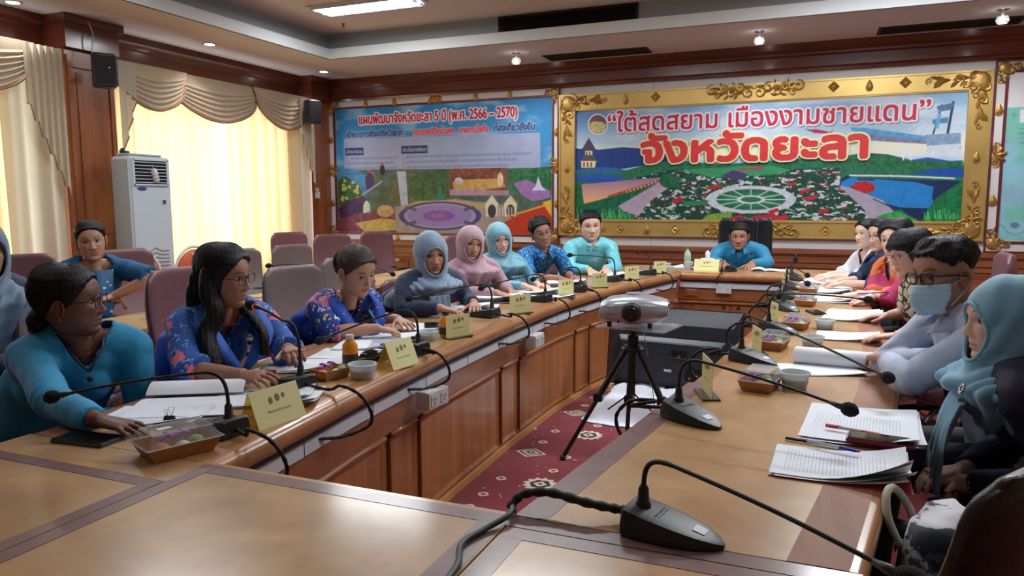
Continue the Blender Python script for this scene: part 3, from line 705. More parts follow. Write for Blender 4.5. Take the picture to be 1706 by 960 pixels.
C.poly([(1558, 282), (1604, 281), (1604, 296), (1510, 290)], (28, 74, 160), .1)
for (a, b_, c_) in (((961, 294), (1040, 296), (36, 84, 170)), ((961, 300), (1030, 302), (32, 78, 160))): C.line([a, b_], 6, c_)
# town: dark green with light houses and red roofs
tm = C.mask([C.cv([(1060, 296), (1130, 282), (1280, 284), (1400, 280), (1400, 300), (1480, 372), (1060, 369)])])
n1 = C.nz(7, 21, 3, 1.6, .7); n2 = C.nz(5, 22, 3, 1.8, .7); town = np.where(n1[..., None] > .60, np.array(srgb(190, 196, 206)), np.array(srgb(24, 58, 50)))
town = np.where(n2[..., None] > .73, np.array(srgb(170, 50, 66)), town); town = np.where((n2[..., None] < .36), np.array(srgb(30, 92, 62)), town); C.put(tm * .95, town)
C.poly([(1130, 284), (1280, 276), (1320, 284), (1290, 292), (1190, 296)], (52, 140, 92), .15, 10); C.poly([(1230, 282), (1275, 278), (1272, 283), (1232, 286)], (150, 70, 90)); C.poly([(1205, 292), (1222, 284), (1248, 291), (1240, 299), (1208, 298)], (70, 56, 110), .1)
for (rx, ry, c_) in ((75, 23, (186, 194, 206)), (58, 17.5, (32, 104, 70)), (44, 12, (42, 120, 80)), (24, 7, (192, 204, 206)), (17, 4.6, (40, 110, 84))): C.ell(1252, 333, rx, ry, c_, var=.16, sc=5)
for a in range(0, 360, 30):
    ca, sa = math.cos(R_(a)), math.sin(R_(a)); C.line([(1252 + 24 * ca, 333 + 7 * sa), (1252 + 58 * ca, 333 + 17 * sa)], 1.6, (180, 190, 200))
for (x, y, w_, h_) in ((1190, 312, 16, 4), (1130, 334, 9, 7), (1290, 352, 10, 5), (1350, 330, 14, 5), (1342, 318, 10, 4), (1320, 307, 12, 3), (1225, 364, 18, 5), (1275, 362, 24, 6), (1302, 364, 14, 6), (1372, 352, 10, 5)): C.poly([(x - w_, y), (x + w_ * .6, y - h_), (x + w_, y), (x - w_ * .5, y + h_)], (176, 40, 56), .15)
C.poly([(1142, 336), (1182, 334), (1180, 342), (1138, 344)], (48, 120, 80), .1); C.poly([(1180, 358), (1222, 352), (1218, 367), (1170, 367)], (118, 150, 70), .2)
# left dam with spillway and road
C.poly([(961, 306), (975, 306), (975, 345), (1000, 368), (959, 368)], (26, 96, 60), .35, 5)
m = C.poly([(971, 308), (1102, 296), (1100, 302), (1060, 314), (1020, 330), (975, 340)], (190, 120, 130)); g = np.clip((C.Z / C.h - .62) / .22, 0, 1)[..., None]
C.put(m, np.array(srgb(140, 110, 160)) * (1 - g) + np.array(srgb(225, 170, 110)) * g)
C.poly([(1015, 326), (1100, 300), (1098, 308), (1050, 322), (1012, 336)], (150, 78, 50), .3, 4)
for k in range(9): C.line([(1045 + k * 6, 318 - k * 2), (1048 + k * 6, 324 - k * 2)], 1.6, (220, 180, 140))
C.poly([(975, 340), (1060, 318), (1100, 304), (1108, 310), (1060, 345), (1000, 368), (970, 368)], (24, 96, 70), .35, 6, 7); C.line([(1000, 362), (1050, 336), (1110, 306)], 2.4, (40, 110, 100))
C.poly([(1100, 304), (1112, 302), (1116, 312), (1080, 340), (1066, 360), (1040, 352), (1032, 344)], (168, 150, 172), .12, 12)
C.ell(1116, 302, 16, 12, (30, 96, 62), var=.3, sc=5)
# right dam
C.poly([(1400, 300), (1412, 292), (1420, 297), (1604, 302), (1604, 372), (1520, 372), (1460, 340), (1398, 312)], (22, 44, 84), .15, 10)
C.poly([(1402, 304), (1418, 296), (1525, 304), (1555, 312), (1552, 330), (1560, 348), (1500, 346), (1440, 330), (1400, 312)], (36, 120, 190), .12, 14, 4)
C.line([(1415, 293), (1500, 294), (1590, 298)], 2.5, (200, 206, 220)); C.line([(1510, 312), (1500, 342)], 1.2, (24, 90, 150)); C.line([(1428, 299), (1458, 300)], 4, (40, 60, 90))
C.ell(1438, 313, 20, 10, (170, 36, 44), var=.5, sc=3); C.poly([(1398, 310), (1412, 312), (1470, 334), (1505, 368), (1450, 368), (1440, 350)], (158, 150, 172), .12, 12)
C.poly([(1460, 362), (1475, 356), (1500, 350), (1530, 369), (1455, 369)], (40, 150, 70), .4, 4, 6); C.line([(1455, 332), (1535, 369)], 2, (60, 56, 76))
C.poly([(1560, 330), (1604, 300), (1604, 372), (1535, 370), (1545, 350)], (26, 110, 66), .4, 5, 9)
for k in range(60):
    r = random.random(); x = 962 + r * 90 if k % 2 else 1540 + r * 60; y = 368 - random.random() * 4; C.line([(x, y), (x + random.uniform(-4, 4), y - random.uniform(6, 18))], .9, (90, 190, 110))
# pavilion at the left, skywalk tower, aeroplane
for (pts, c_) in (([(983, 230), (996, 252), (970, 252)], (70, 66, 86)), ([(977, 252), (989, 252), (989, 260), (977, 260)], (200, 190, 150)), ([(975, 259), (991, 259), (999, 270), (966, 270)], (84, 76, 100)), ([(970, 269), (995, 269), (993, 280), (971, 280)], (214, 200, 150))): C.poly(pts, c_, .08)
for x in (975, 981, 987): C.line([(x, 271), (x, 279)], 2.4, (90, 70, 60))
for x in (979.5, 984.5): C.line([(x, 254), (x, 259)], 2, (70, 60, 60))
C.poly([(1416, 213), (1440, 214), (1545, 228), (1556, 234), (1545, 240), (1470, 234), (1448, 236), (1425, 226)], (74, 150, 200), .12); C.poly([(1430, 223), (1545, 235), (1545, 241), (1460, 236)], (120, 120, 150), .3, 4)
C.line([(1553, 228), (1569, 175)], 3, (44, 58, 84)); C.line([(1578, 224), (1588, 170)], 4.5, (40, 52, 78)); C.poly([(1560, 178), (1590, 172), (1584, 184), (1562, 188)], (70, 110, 150), .2); C.poly([(1554, 200), (1580, 196), (1578, 206), (1552, 208)], (80, 130, 170), .2); C.line([(1565, 190), (1560, 215)], 6, (90, 160, 200))
C.poly([(1540, 226), (1600, 222), (1600, 250), (1545, 250)], (120, 150, 180), .2, 6); C.poly([(1545, 244), (1600, 240), (1596, 262), (1540, 262)], (196, 206, 220), .1)
for d in (0, 12): C.line([(1502 + d, 240), (1505 + d, 268)], 2.4, (214, 220, 232))
for k in range(5): C.line([(1440 + k * 22, 220 + k * 2.6), (1566, 184)], .6, (150, 165, 190))
C.poly([(1346, 218), (1360, 216), (1384, 221), (1389, 215), (1386, 224), (1358, 223)], (176, 44, 70)); C.line([(1342, 216), (1372, 222)], 1.6, (120, 50, 80))
# round seal
C.ell(998, 208, 16.6, 17.5, (214, 212, 206)); C.ell(998, 208, 14.6, 15.5, (112, 66, 84), var=.2, sc=5); C.poly([(984, 208), (990, 203), (1005, 204), (1012, 209), (1008, 219), (998, 223), (988, 219)], (186, 176, 118), .35, 3)
# lettering
m1 = C.text_mask('“ใต้สุดสยาม เมืองงามชายแดน”', -2.42, 1.03, 2.235, h=.29, b=1.6)
sh = np.roll(np.roll(bold(m1, 3), 3, 0), 2, 1); C.put(sh * .55, srgb(60, 70, 100)); C.put(bold(m1, 3), srgb(232, 226, 236)); C.put(m1, srgb(186, 42, 74))
C.build('printed_picture', YB - .045, T)
# the province name: raised cut-out letters
C2 = Canvas(-2.05, .52, 1.76, 2.30, .0065)
m2 = C2.text_mask('จังหวัดยะลา', -1.99, .44, 1.865, h=.41, b=3.0); edge = bold(m2, 3.2) > .5; face = m2 > .5
L_ = MB(); mw = mat('letter_cream_edge', srgb(224, 222, 178), .5); mr_ = mat('letter_red_face', srgb(200, 42, 46), .45)
vs, fs, ms = [], [], []
def cells(mask, y0, y1, mm):
    L_.mat(mm); H_, W_ = mask.shape; r = C2.res
    for j in range(H_):
        i = 0
        while i < W_:
            if not mask[j, i]: i += 1; continue
            k = i
            while k < W_ and mask[j, k]: k += 1
            xa, xb, zt = C2.x0 + i * r, C2.x0 + k * r, C2.z1 - j * r; zb_ = zt - r
            L_.add([(xa, y0, zb_), (xb, y0, zb_), (xb, y0, zt), (xa, y0, zt), (xa, y1, zb_), (xb, y1, zb_), (xb, y1, zt), (xa, y1, zt)], [(0, 1, 2, 3), (0, 3, 7, 4), (1, 5, 6, 2), (3, 2, 6, 7), (0, 4, 5, 1)]); i = k
cells(edge, YB - .075, YB - .045, mw); cells(face, YB - .082, YB - .075, mr_)
L_.obj('raised_lettering', T)
frame_bars('frame_bar', T, M_gold, -3.035, 1.565, .977, 2.700, .20, YB - .02, .05, .008)
frame_bars('inner_bead', T, M_gold, -2.85, 1.38, 1.147, 2.53, .018, YB - .02, .062, .004)
frame_bars('outer_bead', T, M_gold, -3.04, 1.57, .972, 2.705, .022, YB - .02, .062, .004)
MB().mat(M_white).box((-.735, YB - .03, 1.84), (4.3, .02, 1.45)).obj('backing_board', T)
yo = YB - .07
for (x, z, sx, sz) in ((-3.02, 2.69, 1, 1), (1.55, 2.69, -1, 1), (-3.02, .99, 1, -1), (1.55, .99, -1, -1)): corner_carving(T, x, z, sx, sz, .95, yo)
for (x, z, a) in ((-2.66, 2.62, 0), (1.19, 2.62, PI), (-2.66, 1.06, 0), (1.19, 1.06, PI), (-2.94, 2.34, -PI / 2), (1.47, 2.34, -PI / 2), (-2.94, 1.36, PI / 2), (1.47, 1.36, PI / 2)): sprig(T, x, z, a, .95, yo)
for z, f in ((2.63, 1), (1.065, -1)): centre_scrollwork(T, -.73, z, .50, .20, yo, f)
for x, z in ((-2.55, 2.62), (-1.84, 2.62), (.09, 2.62), (.78, 2.62), (-2.25, 1.065), (-1.58, 1.065), (.07, 1.065), (.74, 1.065)): diamond(T, x, z, .06, yo)
for x, z in ((-2.2, 2.62), (.44, 2.62), (-1.92, 1.065), (.40, 1.065), (-2.935, 1.82), (1.465, 1.84)): teardrop(T, x, z, .045, .062, yo)

# ================================================ 2. the blue development-plan banner
M_red = mat('dark_red_bead', srgb(96, 30, 30), .4)
T = thing('plan_banner', 'blue printed Thai development plan banner in a white frame with gold bosses', 'banner', (0, 0, 0))
C = Canvas(-6.39, -3.14, .975, 2.695, .0062)
zz = (C.Z / C.h)[..., None]; C.a = np.array(srgb(38, 128, 186)) * (1 - zz) + np.array(srgb(90, 150, 200)) * zz
cl_ = ss(.5, .72, C.nz(50, 5, 5, 1.3, .8))[..., None]; C.a = C.a * (1 - cl_ * .6) + np.array(srgb(150, 190, 220)) * cl_ * .6
C.poly([(576, 232), (902, 222), (903, 283), (577, 284)], (150, 160, 192), .05, 30)
C.poly([(566, 284), (920, 280), (921, 393), (566, 386)], (74, 96, 84), .35, 12, 3)
C.poly([(566, 280), (600, 284), (625, 300), (610, 330), (566, 320)], (70, 130, 180), .2, 14)
C.poly([(668, 285), (690, 282), (706, 340), (660, 345), (645, 320)], (92, 96, 66), .35, 6); C.poly([(664, 286), (679, 286), (683, 345), (672, 350)], (170, 176, 200), .15, 5)
C.poly([(682, 300), (700, 290), (748, 282), (752, 330), (700, 338), (684, 325)], (60, 92, 54), .4, 7, 8)
C.poly([(752, 282), (846, 280), (846, 325), (752, 328)], (120, 70, 50), .5, 6); C.poly([(756, 304), (770, 300), (838, 298), (845, 312), (800, 318), (760, 318)], (186, 150, 84), .2, 8); C.poly([(752, 316), (850, 318), (850, 326), (752, 326)], (160, 130, 150), .15)
C.ell(767, 302, 7, 6, (196, 176, 170), var=.2); C.ell(836, 300, 5, 12, (206, 190, 160), var=.2)
C.poly([(848, 284), (921, 278), (921, 325), (900, 332), (856, 318)], (44, 104, 64), .45, 5, 4); C.poly([(858, 306), (880, 300), (918, 318), (919, 330), (890, 336), (872, 325)], (150, 110, 170), .15, 6); C.poly([(899, 294), (904, 310), (912, 318), (888, 318), (895, 310)], (196, 196, 224), .12)
C.poly([(566, 300), (580, 294), (600, 310), (612, 330), (600, 345), (566, 340)], (52, 92, 50), .5, 4)
for k in range(16): C.ell(570 + random.random() * 34, 300 + random.random() * 34, 2.6, 2.8, (176, 180, 90))
C.poly([(566, 350), (580, 336), (600, 330), (612, 333), (610, 352), (590, 360), (572, 366)], (66, 34, 78), .25, 5); C.ell(604, 334, 9, 5.5, (86, 40, 90)); C.ell(614, 349, 6, 14, (190, 200, 190), var=.4, sc=3)
C.poly([(566, 366), (600, 356), (640, 352), (668, 362), (668, 388), (566, 386)], (120, 56, 76), .35, 9); C.ell(645, 352, 14, 10, (176, 146, 96), var=.25); C.poly([(595, 372), (640, 364), (669, 368), (668, 384), (610, 386)], (184, 160, 90), .25, 5)
C.poly([(660, 345), (760, 332), (846, 342), (856, 360), (846, 392), (664, 388)], (150, 138, 130), .15, 14); C.line([(672, 348), (700, 338), (756, 336), (812, 345)], 5, (176, 150, 90))
for (cx_, rx, ry, c_) in ((736, 69, 24, (72, 66, 110)), (736, 60, 21, (150, 140, 176)), (736, 54, 18, (140, 118, 170)), (734, 26, 9, (120, 88, 156)), (733, 12, 4, (150, 96, 150))): C.ell(cx_, 360, rx, ry, c_, var=.08)
for a in (35, 145, 215, 325): C.line([(736 + 48 * math.cos(R_(a)), 360 + 17 * math.sin(R_(a))), (736 + 70 * math.cos(R_(a)), 360 + 25 * math.sin(R_(a)))], 5, (90, 80, 110))
C.poly([(734, 310), (737, 310), (740, 328), (750, 333), (722, 333), (732, 328)], (50, 116, 104))
for x in (822, 853): C.poly([(x, 326), (x + 11, 340), (x + 9, 361), (x - 10, 361), (x - 11, 340)], (206, 196, 168), .1); C.ell(x, 352, 7, 11, (60, 56, 62))
for k in range(6): C.line([(835 + k * 5, 346), (835 + k * 5, 360)], 1.4, (212, 204, 190))
C.poly([(840, 372), (900, 342), (921, 335), (921, 393), (842, 390)], (176, 56, 38), .12); C.poly([(906, 338), (921, 333), (921, 362)], (214, 176, 60)); C.line([(846, 362), (912, 342)], 3, (214, 150, 60))
C.poly([(611, 296), (620, 286), (627, 300), (624, 316), (614, 318)], (70, 50, 96)); C.line([(606, 326), (640, 302)], 3, (150, 150, 190)); C.ell(640, 284, 4.2, 9, (34, 28, 44)); C.ell(640, 274, 3, 2.4, (190, 90, 70)); C.line([(616, 285), (627, 290)], 3, (190, 80, 80))
m1 = C.text_mask('แผนพัฒนาจังหวัดยะลา 5 ปี (พ.ศ. 2566 – 2570)', -5.99, -3.61, 2.475, h=.185, b=1.15)
C.put(bold(m1, 2.2), srgb(226, 220, 236)); C.put(m1, srgb(176, 26, 58))
m1 = C.text_mask('เป้าหมายการพัฒนาจังหวัดยะลา :', -6.20, -5.26, 2.30, h=.12, b=1); C.put(bold(m1, 1.4) * .45, srgb(206, 216, 232)); C.put(m1, srgb(44, 60, 120))
m1 = C.text_mask('คุณภาพชีวิตมั่นคง   เกษตรมั่งคั่ง', -5.13, -4.02, 2.295, h=.12, b=1); C.put(bold(m1, 1.4) * .45, srgb(230, 220, 226)); C.put(m1, srgb(206, 60, 70))
m1 = C.text_mask('ท่องเที่ยวยั่งยืน', -3.93, -3.37, 2.30, h=.125, b=1); C.put(bold(m1, 1.4) * .45, srgb(206, 216, 232)); C.put(m1, srgb(44, 60, 120))
for (x0, x1, z, s_) in ((-6.22, -5.95, 2.075, 'เป้าหมายรวม'), (-5.30, -4.93, 2.075, 'ประเด็นการพัฒนา')):
    i0, i1 = int((x0 - .02 - C.x0) / C.res), int((x1 + .02 - C.x0) / C.res); j0, j1 = int((C.z1 - z - .075) / C.res), int((C.z1 - z + .025) / C.res); C.a[j0:j1, i0:i1] = srgb(36, 56, 110); C.put(C.text_mask(s_, x0, x1, z + .004, h=.07), srgb(190, 200, 225))
for (x0, x1, z, s_) in ((-6.14, -5.38, 1.99, 'สังคมพหุวัฒนธรรมมีความมั่นคง ประชาชนมีความสุข'), (-6.22, -5.44, 1.92, 'การยกระดับเศรษฐกิจภาคการเกษตร ท่องเที่ยว'), (-6.22, -5.40, 1.85, 'อุตสาหกรรม การค้าชายแดน ทรัพยากรธรรมชาติ'), (-6.22, -5.88, 1.78, 'และสิ่งแวดล้อมยั่งยืน'),
    (-5.30, -3.42, 1.99, '1. เสริมสร้างประสิทธิภาพการผลิตทางการเกษตร ผลิตภัณฑ์ชุมชนและอุตสาหกรรมแปรรูป เชื่อมโยงตลาด'), (-5.30, -3.62, 1.92, '2. ส่งเสริมและพัฒนาการท่องเที่ยวอย่างยั่งยืน บนพื้นฐานความหลากหลาย เชื่อมโยงชุมชน'), (-5.30, -3.74, 1.85, '3. เสริมสร้างความเข้มแข็งของชุมชน และพัฒนาคุณภาพชีวิตตามหลักปรัชญา'), (-5.26, -4.60, 1.78, 'ของเศรษฐกิจพอเพียง เพื่อให้มีคุณภาพชีวิตที่ดี'), (-5.30, -4.10, 1.71, '4. การอำนวยความยุติธรรม สร้างความปลอดภัย สันติสุข และความมั่นคง')):
    C.put(C.text_mask(s_, x0, x1, z, h=.055) * .85, srgb(62, 62, 92))
C.build('printed_banner', YB - .042, T)
MB().mat(M_white).box((-4.765, YB - .03, 1.835), (3.4, .02, 1.84)).obj('backing_board', T)
frame_bars('white_frame_bar', T, M_white, -6.50, -3.052, .872, 2.806, .085, YB - .02, .035, .002)
frame_bars('red_bead', T, M_red, -6.418, -3.112, .950, 2.722, .024, YB - .02, .045, .002)
frame_bars('outer_wood_strip', T, M_dark, -6.515, -3.046, .858, 2.818, .018, YB - .02, .05, .002)
for (x, z, sx, sz) in ((-6.50, 2.80, 1, 1), (-3.05, 2.80, -1, 1), (-6.50, .88, 1, -1), (-3.05, .88, -1, -1)): corner_carving(T, x, z, sx, sz, .52, YB - .056)
for x, z in ((-5.87, 2.765), (-5.41, 2.765), (-4.19, 2.765), (-3.71, 2.765), (-5.81, .91), (-5.40, .91), (-4.2, .91), (-3.7, .91), (-6.46, 2.29), (-6.46, 1.40), (-3.078, 2.27), (-3.078, 1.38)): teardrop(T, x, z, .042, .055, YB - .056)
for (x, z, a) in ((-4.79, 2.79, -PI / 2), (-4.79, .89, PI / 2), (-6.47, 1.85, 0), (-3.06, 1.85, PI)):
    mb = MB().mat(M_goldc)
    for da in (-1.2, -.6, 0, .6, 1.2): leaf(mb, x, z, .11, .028, a + da, YB - .056)
    for s_ in (-1, 1): scroll(mb, x + .05 * math.cos(a + s_ * 1.3), z + .05 * math.sin(a + s_ * 1.3), .035, 1.2, a, s_, .010, YB - .056); scroll(mb, x + .1 * math.cos(a + s_ * .9), z + .1 * math.sin(a + s_ * .9), .028, 1.2, a, -s_, .009, YB - .056)
    mb.obj('leaf_carving', T, smooth='auto')

# ================================================ 3. the framed map at the right edge
T = thing('framed_map', 'pale green district map in a white and red frame at the right edge', 'map', (0, 0, 0))
C = Canvas(1.70, 3.2, .985, 2.665, .010)
C.a[:] = srgb(214, 216, 222); C.put((C.Z > 35) * 1.0, srgb(120, 190, 180)); n = C.nz(40, 5, 5); C.put(((C.Z > 70) * ss(.35, .5, n)), srgb(140, 196, 214)); C.put(((C.Z > 60) * ss(.6, .62, C.nz(25, 8, 4))) * .35, srgb(150, 160, 200))
C.line([(1660, 380), (1668, 376), (1678, 388), (1690, 393), (1706, 386)], 1.2, (110, 110, 130)); C.ell(1690, 376, 8, 5, (96, 120, 170), var=.2); C.poly([(1699, 184), (1720, 183), (1720, 205), (1698, 206)], (222, 226, 232))
C.line([(1682, 193), (1696, 192)], .8, (60, 100, 100)); C.line([(1689, 186), (1688, 200)], .8, (60, 100, 100))
for k in range(4): C.line([(1696, 216 + k * 8), (1715, 215 + k * 8)], 1.2, (70, 110, 120))
C.build('printed_map', YB - .042, T)
MB().mat(M_white).box((2.42, YB - .03, 1.83), (1.62, .02, 1.84)).obj('backing_board', T)
frame_bars('white_frame_bar', T, M_white, 1.60, 3.30, .872, 2.77, .078, YB - .02, .035, .002)
frame_bars('red_bead', T, M_red, 1.676, 3.224, .950, 2.690, .026, YB - .02, .045, .002)
frame_bars('outer_wood_strip', T, M_dark, 1.583, 3.32, .856, 2.79, .018, YB - .02, .05, .002)
for (x, z, sx, sz) in ((1.60, 2.77, 1, 1), (1.60, .885, 1, -1)): corner_carving(T, x, z, sx, sz, .60, YB - .056)
for x, z in ((1.635, 2.31), (1.635, 1.40)): teardrop(T, x, z, .05, .065, YB - .056)
mb = MB().mat(M_goldc)
for da in (-1.4, -.7, 0, .7, 1.4): leaf(mb, 1.62, 1.85, .12, .03, da, YB - .056)
for s_ in (-1, 1): scroll(mb, 1.63, 1.85 + .08 * s_, .045, 1.3, 0, s_, .011, YB - .056)
mb.obj('leaf_carving', T, smooth='auto')
# ============================================================ CONFERENCE TABLES
# inner (room-centre) edge of the two wings, outer edges .66 m away
LI = [(-1.375, 1.372), (-1.415, 1.80), (-1.455, 2.15), (-1.485, 2.6), (-1.515, 3.05), (-1.535, 3.8), (-1.53, 4.6), (-1.47, 5.25), (-1.345, 5.95), (-1.155, 6.86)]
RI = [(-.565, 1.372), (-.515, 1.80), (-.475, 2.10), (-.435, 2.49), (-.40, 2.79), (-.365, 3.22), (-.315, 3.78), (-.275, 4.31), (-.25, 4.97), (-.232, 5.6), (-.228, 6.2), (-.235, 6.86)]
LO = [(-2.05, 1.372), (-2.09, 1.80), (-2.12, 2.15), (-2.15, 2.6), (-2.17, 3.05), (-2.19, 3.8), (-2.18, 4.6), (-2.12, 5.25), (-2.0, 5.95), (-1.80, 7.50)]
RO = [(.105, 1.372), (.17, 1.80), (.205, 2.10), (.245, 2.49), (.28, 2.79), (.31, 3.22), (.335, 3.78), (.33, 4.31), (.325, 4.97), (.33, 5.6), (.34, 6.2), (.36, 7.50)]
def resamp(A, B, n):
    def at(P, t):
        L = [0]
        for a, b_ in zip(P[:-1], P[1:]): L.append(L[-1] + math.hypot(b_[0] - a[0], b_[1] - a[1]))
        d = t * L[-1]
        for i in range(len(P) - 1):
            if d <= L[i + 1] + 1e-9: k = (d - L[i]) / (L[i + 1] - L[i]); return (P[i][0] + (P[i + 1][0] - P[i][0]) * k, P[i][1] + (P[i + 1][1] - P[i][1]) * k)
        return P[-1]
    return [(at(A, i / n), at(B, i / n)) for i in range(n + 1)]
ZT = .75
def strip(mb, pairs, d0, d1, z0, z1, w=None):
    """slab between distances d0..d1 from the inner edge (as metres along the cross line), z0..z1"""
    rs = []
    for a, b_ in pairs:
        L = math.hypot(b_[0] - a[0], b_[1] - a[1]); f = lambda d: (a[0] + (b_[0] - a[0]) * d / L, a[1] + (b_[1] - a[1]) * d / L)
        e0 = d0 if d0 >= 0 else L + d0; e1 = d1 if d1 is not None else L
        p, q = f(e0), f(e1 if e1 > 0 else L + e1)
        rs.append([(p[0], p[1], z0), (q[0], q[1], z0), (q[0], q[1], z1), (p[0], p[1], z1)])
    mb.rings(rs)
def bullnose(mb, pairs, r=.036, n=9, depth=.075, side=0):
    rs = []
    for a, b_ in pairs:
        if side: a, b_ = b_, a
        L = math.hypot(b_[0] - a[0], b_[1] - a[1]); ux, uy = (b_[0] - a[0]) / L, (b_[1] - a[1]) / L; ring = []
        for i in range(n):
            t = PI / 2 + PI * i / (n - 1); d = r * 1.0 + r * math.cos(t); ring.append((a[0] + ux * d, a[1] + uy * d, ZT - r + r * math.sin(t)))
        ring += [(a[0] + ux * depth, a[1] + uy * depth, ZT - 2 * r), (a[0] + ux * depth, a[1] + uy * depth, ZT)]
        rs.append(ring if not side else ring[::-1])
    mb.rings(rs)
def facets(P, inset, sgn):
    """inner edge polyline pushed under the top by inset"""
    out = []
    for i, p in enumerate(P):
        a = P[max(i - 1, 0)]; b_ = P[min(i + 1, len(P) - 1)]; L = math.hypot(b_[0] - a[0], b_[1] - a[1]); nx, ny = -(b_[1] - a[1]) / L, (b_[0] - a[0]) / L
        out.append((p[0] + sgn * nx * inset, p[1] + sgn * ny * inset))
    return out
def wall_strip(mb, P, t, z0, z1, sgn):
    Q = facets(P, t, sgn); mb.rings([[(p[0], p[1], z0), (q[0], q[1], z0), (q[0], q[1], z1), (p[0], p[1], z1)] for p, q in zip(P, Q)])
def along(P, s):
    L = 0
    for a, b_ in zip(P[:-1], P[1:]):
        d = math.hypot(b_[0] - a[0], b_[1] - a[1])
        if s <= L + d or b_ == P[-1]: k = (s - L) / d; return (a[0] + (b_[0] - a[0]) * k, a[1] + (b_[1] - a[1]) * k), math.atan2(b_[1] - a[1], b_[0] - a[0])
        L += d
def plen(P): return sum(math.hypot(b_[0] - a[0], b_[1] - a[1]) for a, b_ in zip(P[:-1], P[1:]))
def wing(name, label, I, O, sgn, near_band=True):
    """sgn=+1: the body lies to the left of the path direction (-x), the room centre on its right"""
    t = thing(name, label, 'table'); pr = resamp(I, O, 34)
    b = MB().mat(M_roll); bullnose(b, pr); b.obj('rounded_edge', t, smooth='auto')
    b = MB().mat(M_top); strip(b, pr, .075, -.105, ZT - .03, ZT); b.obj('veneer_top', t)
    b = MB().mat(M_band); strip(b, [(x, y) for x, y in pr], -.105, -.030, ZT - .03, ZT + .0004); b.obj('dark_border', t)
    b = MB().mat(M_roll); bullnose(b, pr, .018, 7, .034, side=1); b.obj('outer_edge', t, smooth='auto')
    b = MB().mat(M_black); Q = facets(I, .028, sgn); wall_strip(b, Q, .02, .662, .682, sgn); b.obj('shadow_gap_strip', t)  # black strip stands in for the shaded gap under the rounded edge
    Q = facets(I, .040, sgn); b = MB().mat(M_trunk); wall_strip(b, Q, .02, .608, .664, sgn); b.obj('cable_trunking', t, bevel=0)
    Lq = plen(Q); n = int(Lq / .5); sm = MB().mat(M_black)
    for k in range(1, n + 1):
        (x, y), a = along(Q, k * Lq / (n + 1)); sm.box((x - sgn * -.0005 * 0, y, .636), (.0025, .003, .056), rz=a)
    sm.obj('trunking_joints', t, kind='stuff')
    Q = facets(I, .048, sgn); b = MB().mat(M_apron); wall_strip(b, Q, .03, .50, .608, sgn); b.obj('apron', t)
    b = MB().mat(M_front); wall_strip(b, facets(I, .066, sgn), .02, .03, .50, sgn); b.obj('carcass', t)
    b = MB().mat(M_base); wall_strip(b, facets(I, .045, sgn), .03, 0, .032, sgn); b.obj('base_moulding', t)
    # raised panels: wide ones with narrow ones between
    Q = facets(I, .062, sgn); L = plen(Q); s = .10; k = 0; seq = []
    while s < L - .3:
        w = .92 if k % 2 == 0 else .22; w = min(w, L - s - .05); seq.append((s, s + w)); s += w + .055; k += 1
    for (a, b_) in seq:
        mb = MB().mat(M_front); n = max(2, int((b_ - a) / .12)); rows = []
        for off, zin, din in ((.0, 0, 0), (.012, 0, 0), (.004, .022, .022)):
            rows.append((off, zin, din))
        def ringat(s_, off, zin):
            (x, y), an = along(Q, s_); nx, ny = math.sin(an) * sgn, -math.cos(an) * sgn
            return (x + nx * off, y + ny * off), zin
        rs = []
        for (off, zin, din) in rows:
            lo, hi = a + din, b_ - din; ring = []
            for i in range(n + 1): (p, _) = ringat(lo + (hi - lo) * i / n, off, 0); ring.append((p[0], p[1], .055 + zin))
            for i in range(n, -1, -1): (p, _) = ringat(lo + (hi - lo) * i / n, off, 0); ring.append((p[0], p[1], .475 - zin))
            rs.append(ring)
        mb.rings(rs, cap0=False, cap1=False)
        last = rs[-1]; m_ = n + 1; mb.add(last, [(i, i + 1, 2 * m_ - 2 - i, 2 * m_ - 1 - i) for i in range(n)]); mb.obj('front_panel', t)
        mo_ = MB().mat(M_roll); P1 = [along(Q, a + (b_ - a) * i / n)[0] for i in range(n + 1)]; mo_.tube([(x + sgn * .016 * 1, y, .49) for x, y in P1], .011, 6); mo_.obj('moulding', t, smooth=True)
    b = MB().mat(M_front); OO = facets(O, .10, -sgn); b_e = [(OO[0], I[0]), (OO[-1], I[-1])]
    for (p, q) in b_e: pass
    b.box(((I[0][0] + O[0][0]) / 2, I[0][1] + .012, .36), (abs(I[0][0] - O[0][0]) - .16, .022, .70)).obj('end_panel', t)
    n = 4
    for k in range(1, 4):
        a, c = resamp(I, O, 4)[k]; MB().mat(M_front).box(((a[0] + c[0]) / 2, (a[1] + c[1]) / 2, .36), (.45, .022, .70)).obj('support_panel', t)
    return t
left_t = wing('conference_table', 'long curved wooden conference table wing on the window side', LI, LO, 1)
right_t = wing('conference_table', 'long wooden conference table wing on the right under most open papers', RI, RO, -1)
# chairman's head table: edge faces the camera
HI = [(-.24, 6.865), (-1.15, 6.865)]; HO = [(.355, 7.505), (-1.795, 7.505)]
t = thing('conference_table', 'head section of the conference table in front of the black executive chair', 'table'); pr = resamp(HI, HO, 10)
b = MB().mat(M_roll); bullnose(b, pr); b.obj('rounded_edge', t, smooth='auto')
b = MB().mat(M_top); strip(b, pr, .075, None, ZT - .03, ZT); b.obj('veneer_top', t)
MB().mat(M_roll).tube([(.34, 7.52, ZT - .018), (-1.78, 7.52, ZT - .018)], .018, 8).obj('outer_edge', t, smooth=True)
MB().mat(M_black).box((-.70, 6.905, .672), (.92, .02, .02)).obj('shadow_gap_strip', t)  # same black strip imitating the shaded gap above the trunking
MB().mat(M_trunk).box((-.70, 6.915, .636), (.93, .02, .056)).obj('cable_trunking', t)
MB().mat(M_apron).box((-.70, 6.935, .553), (.97, .03, .11)).obj('apron', t)
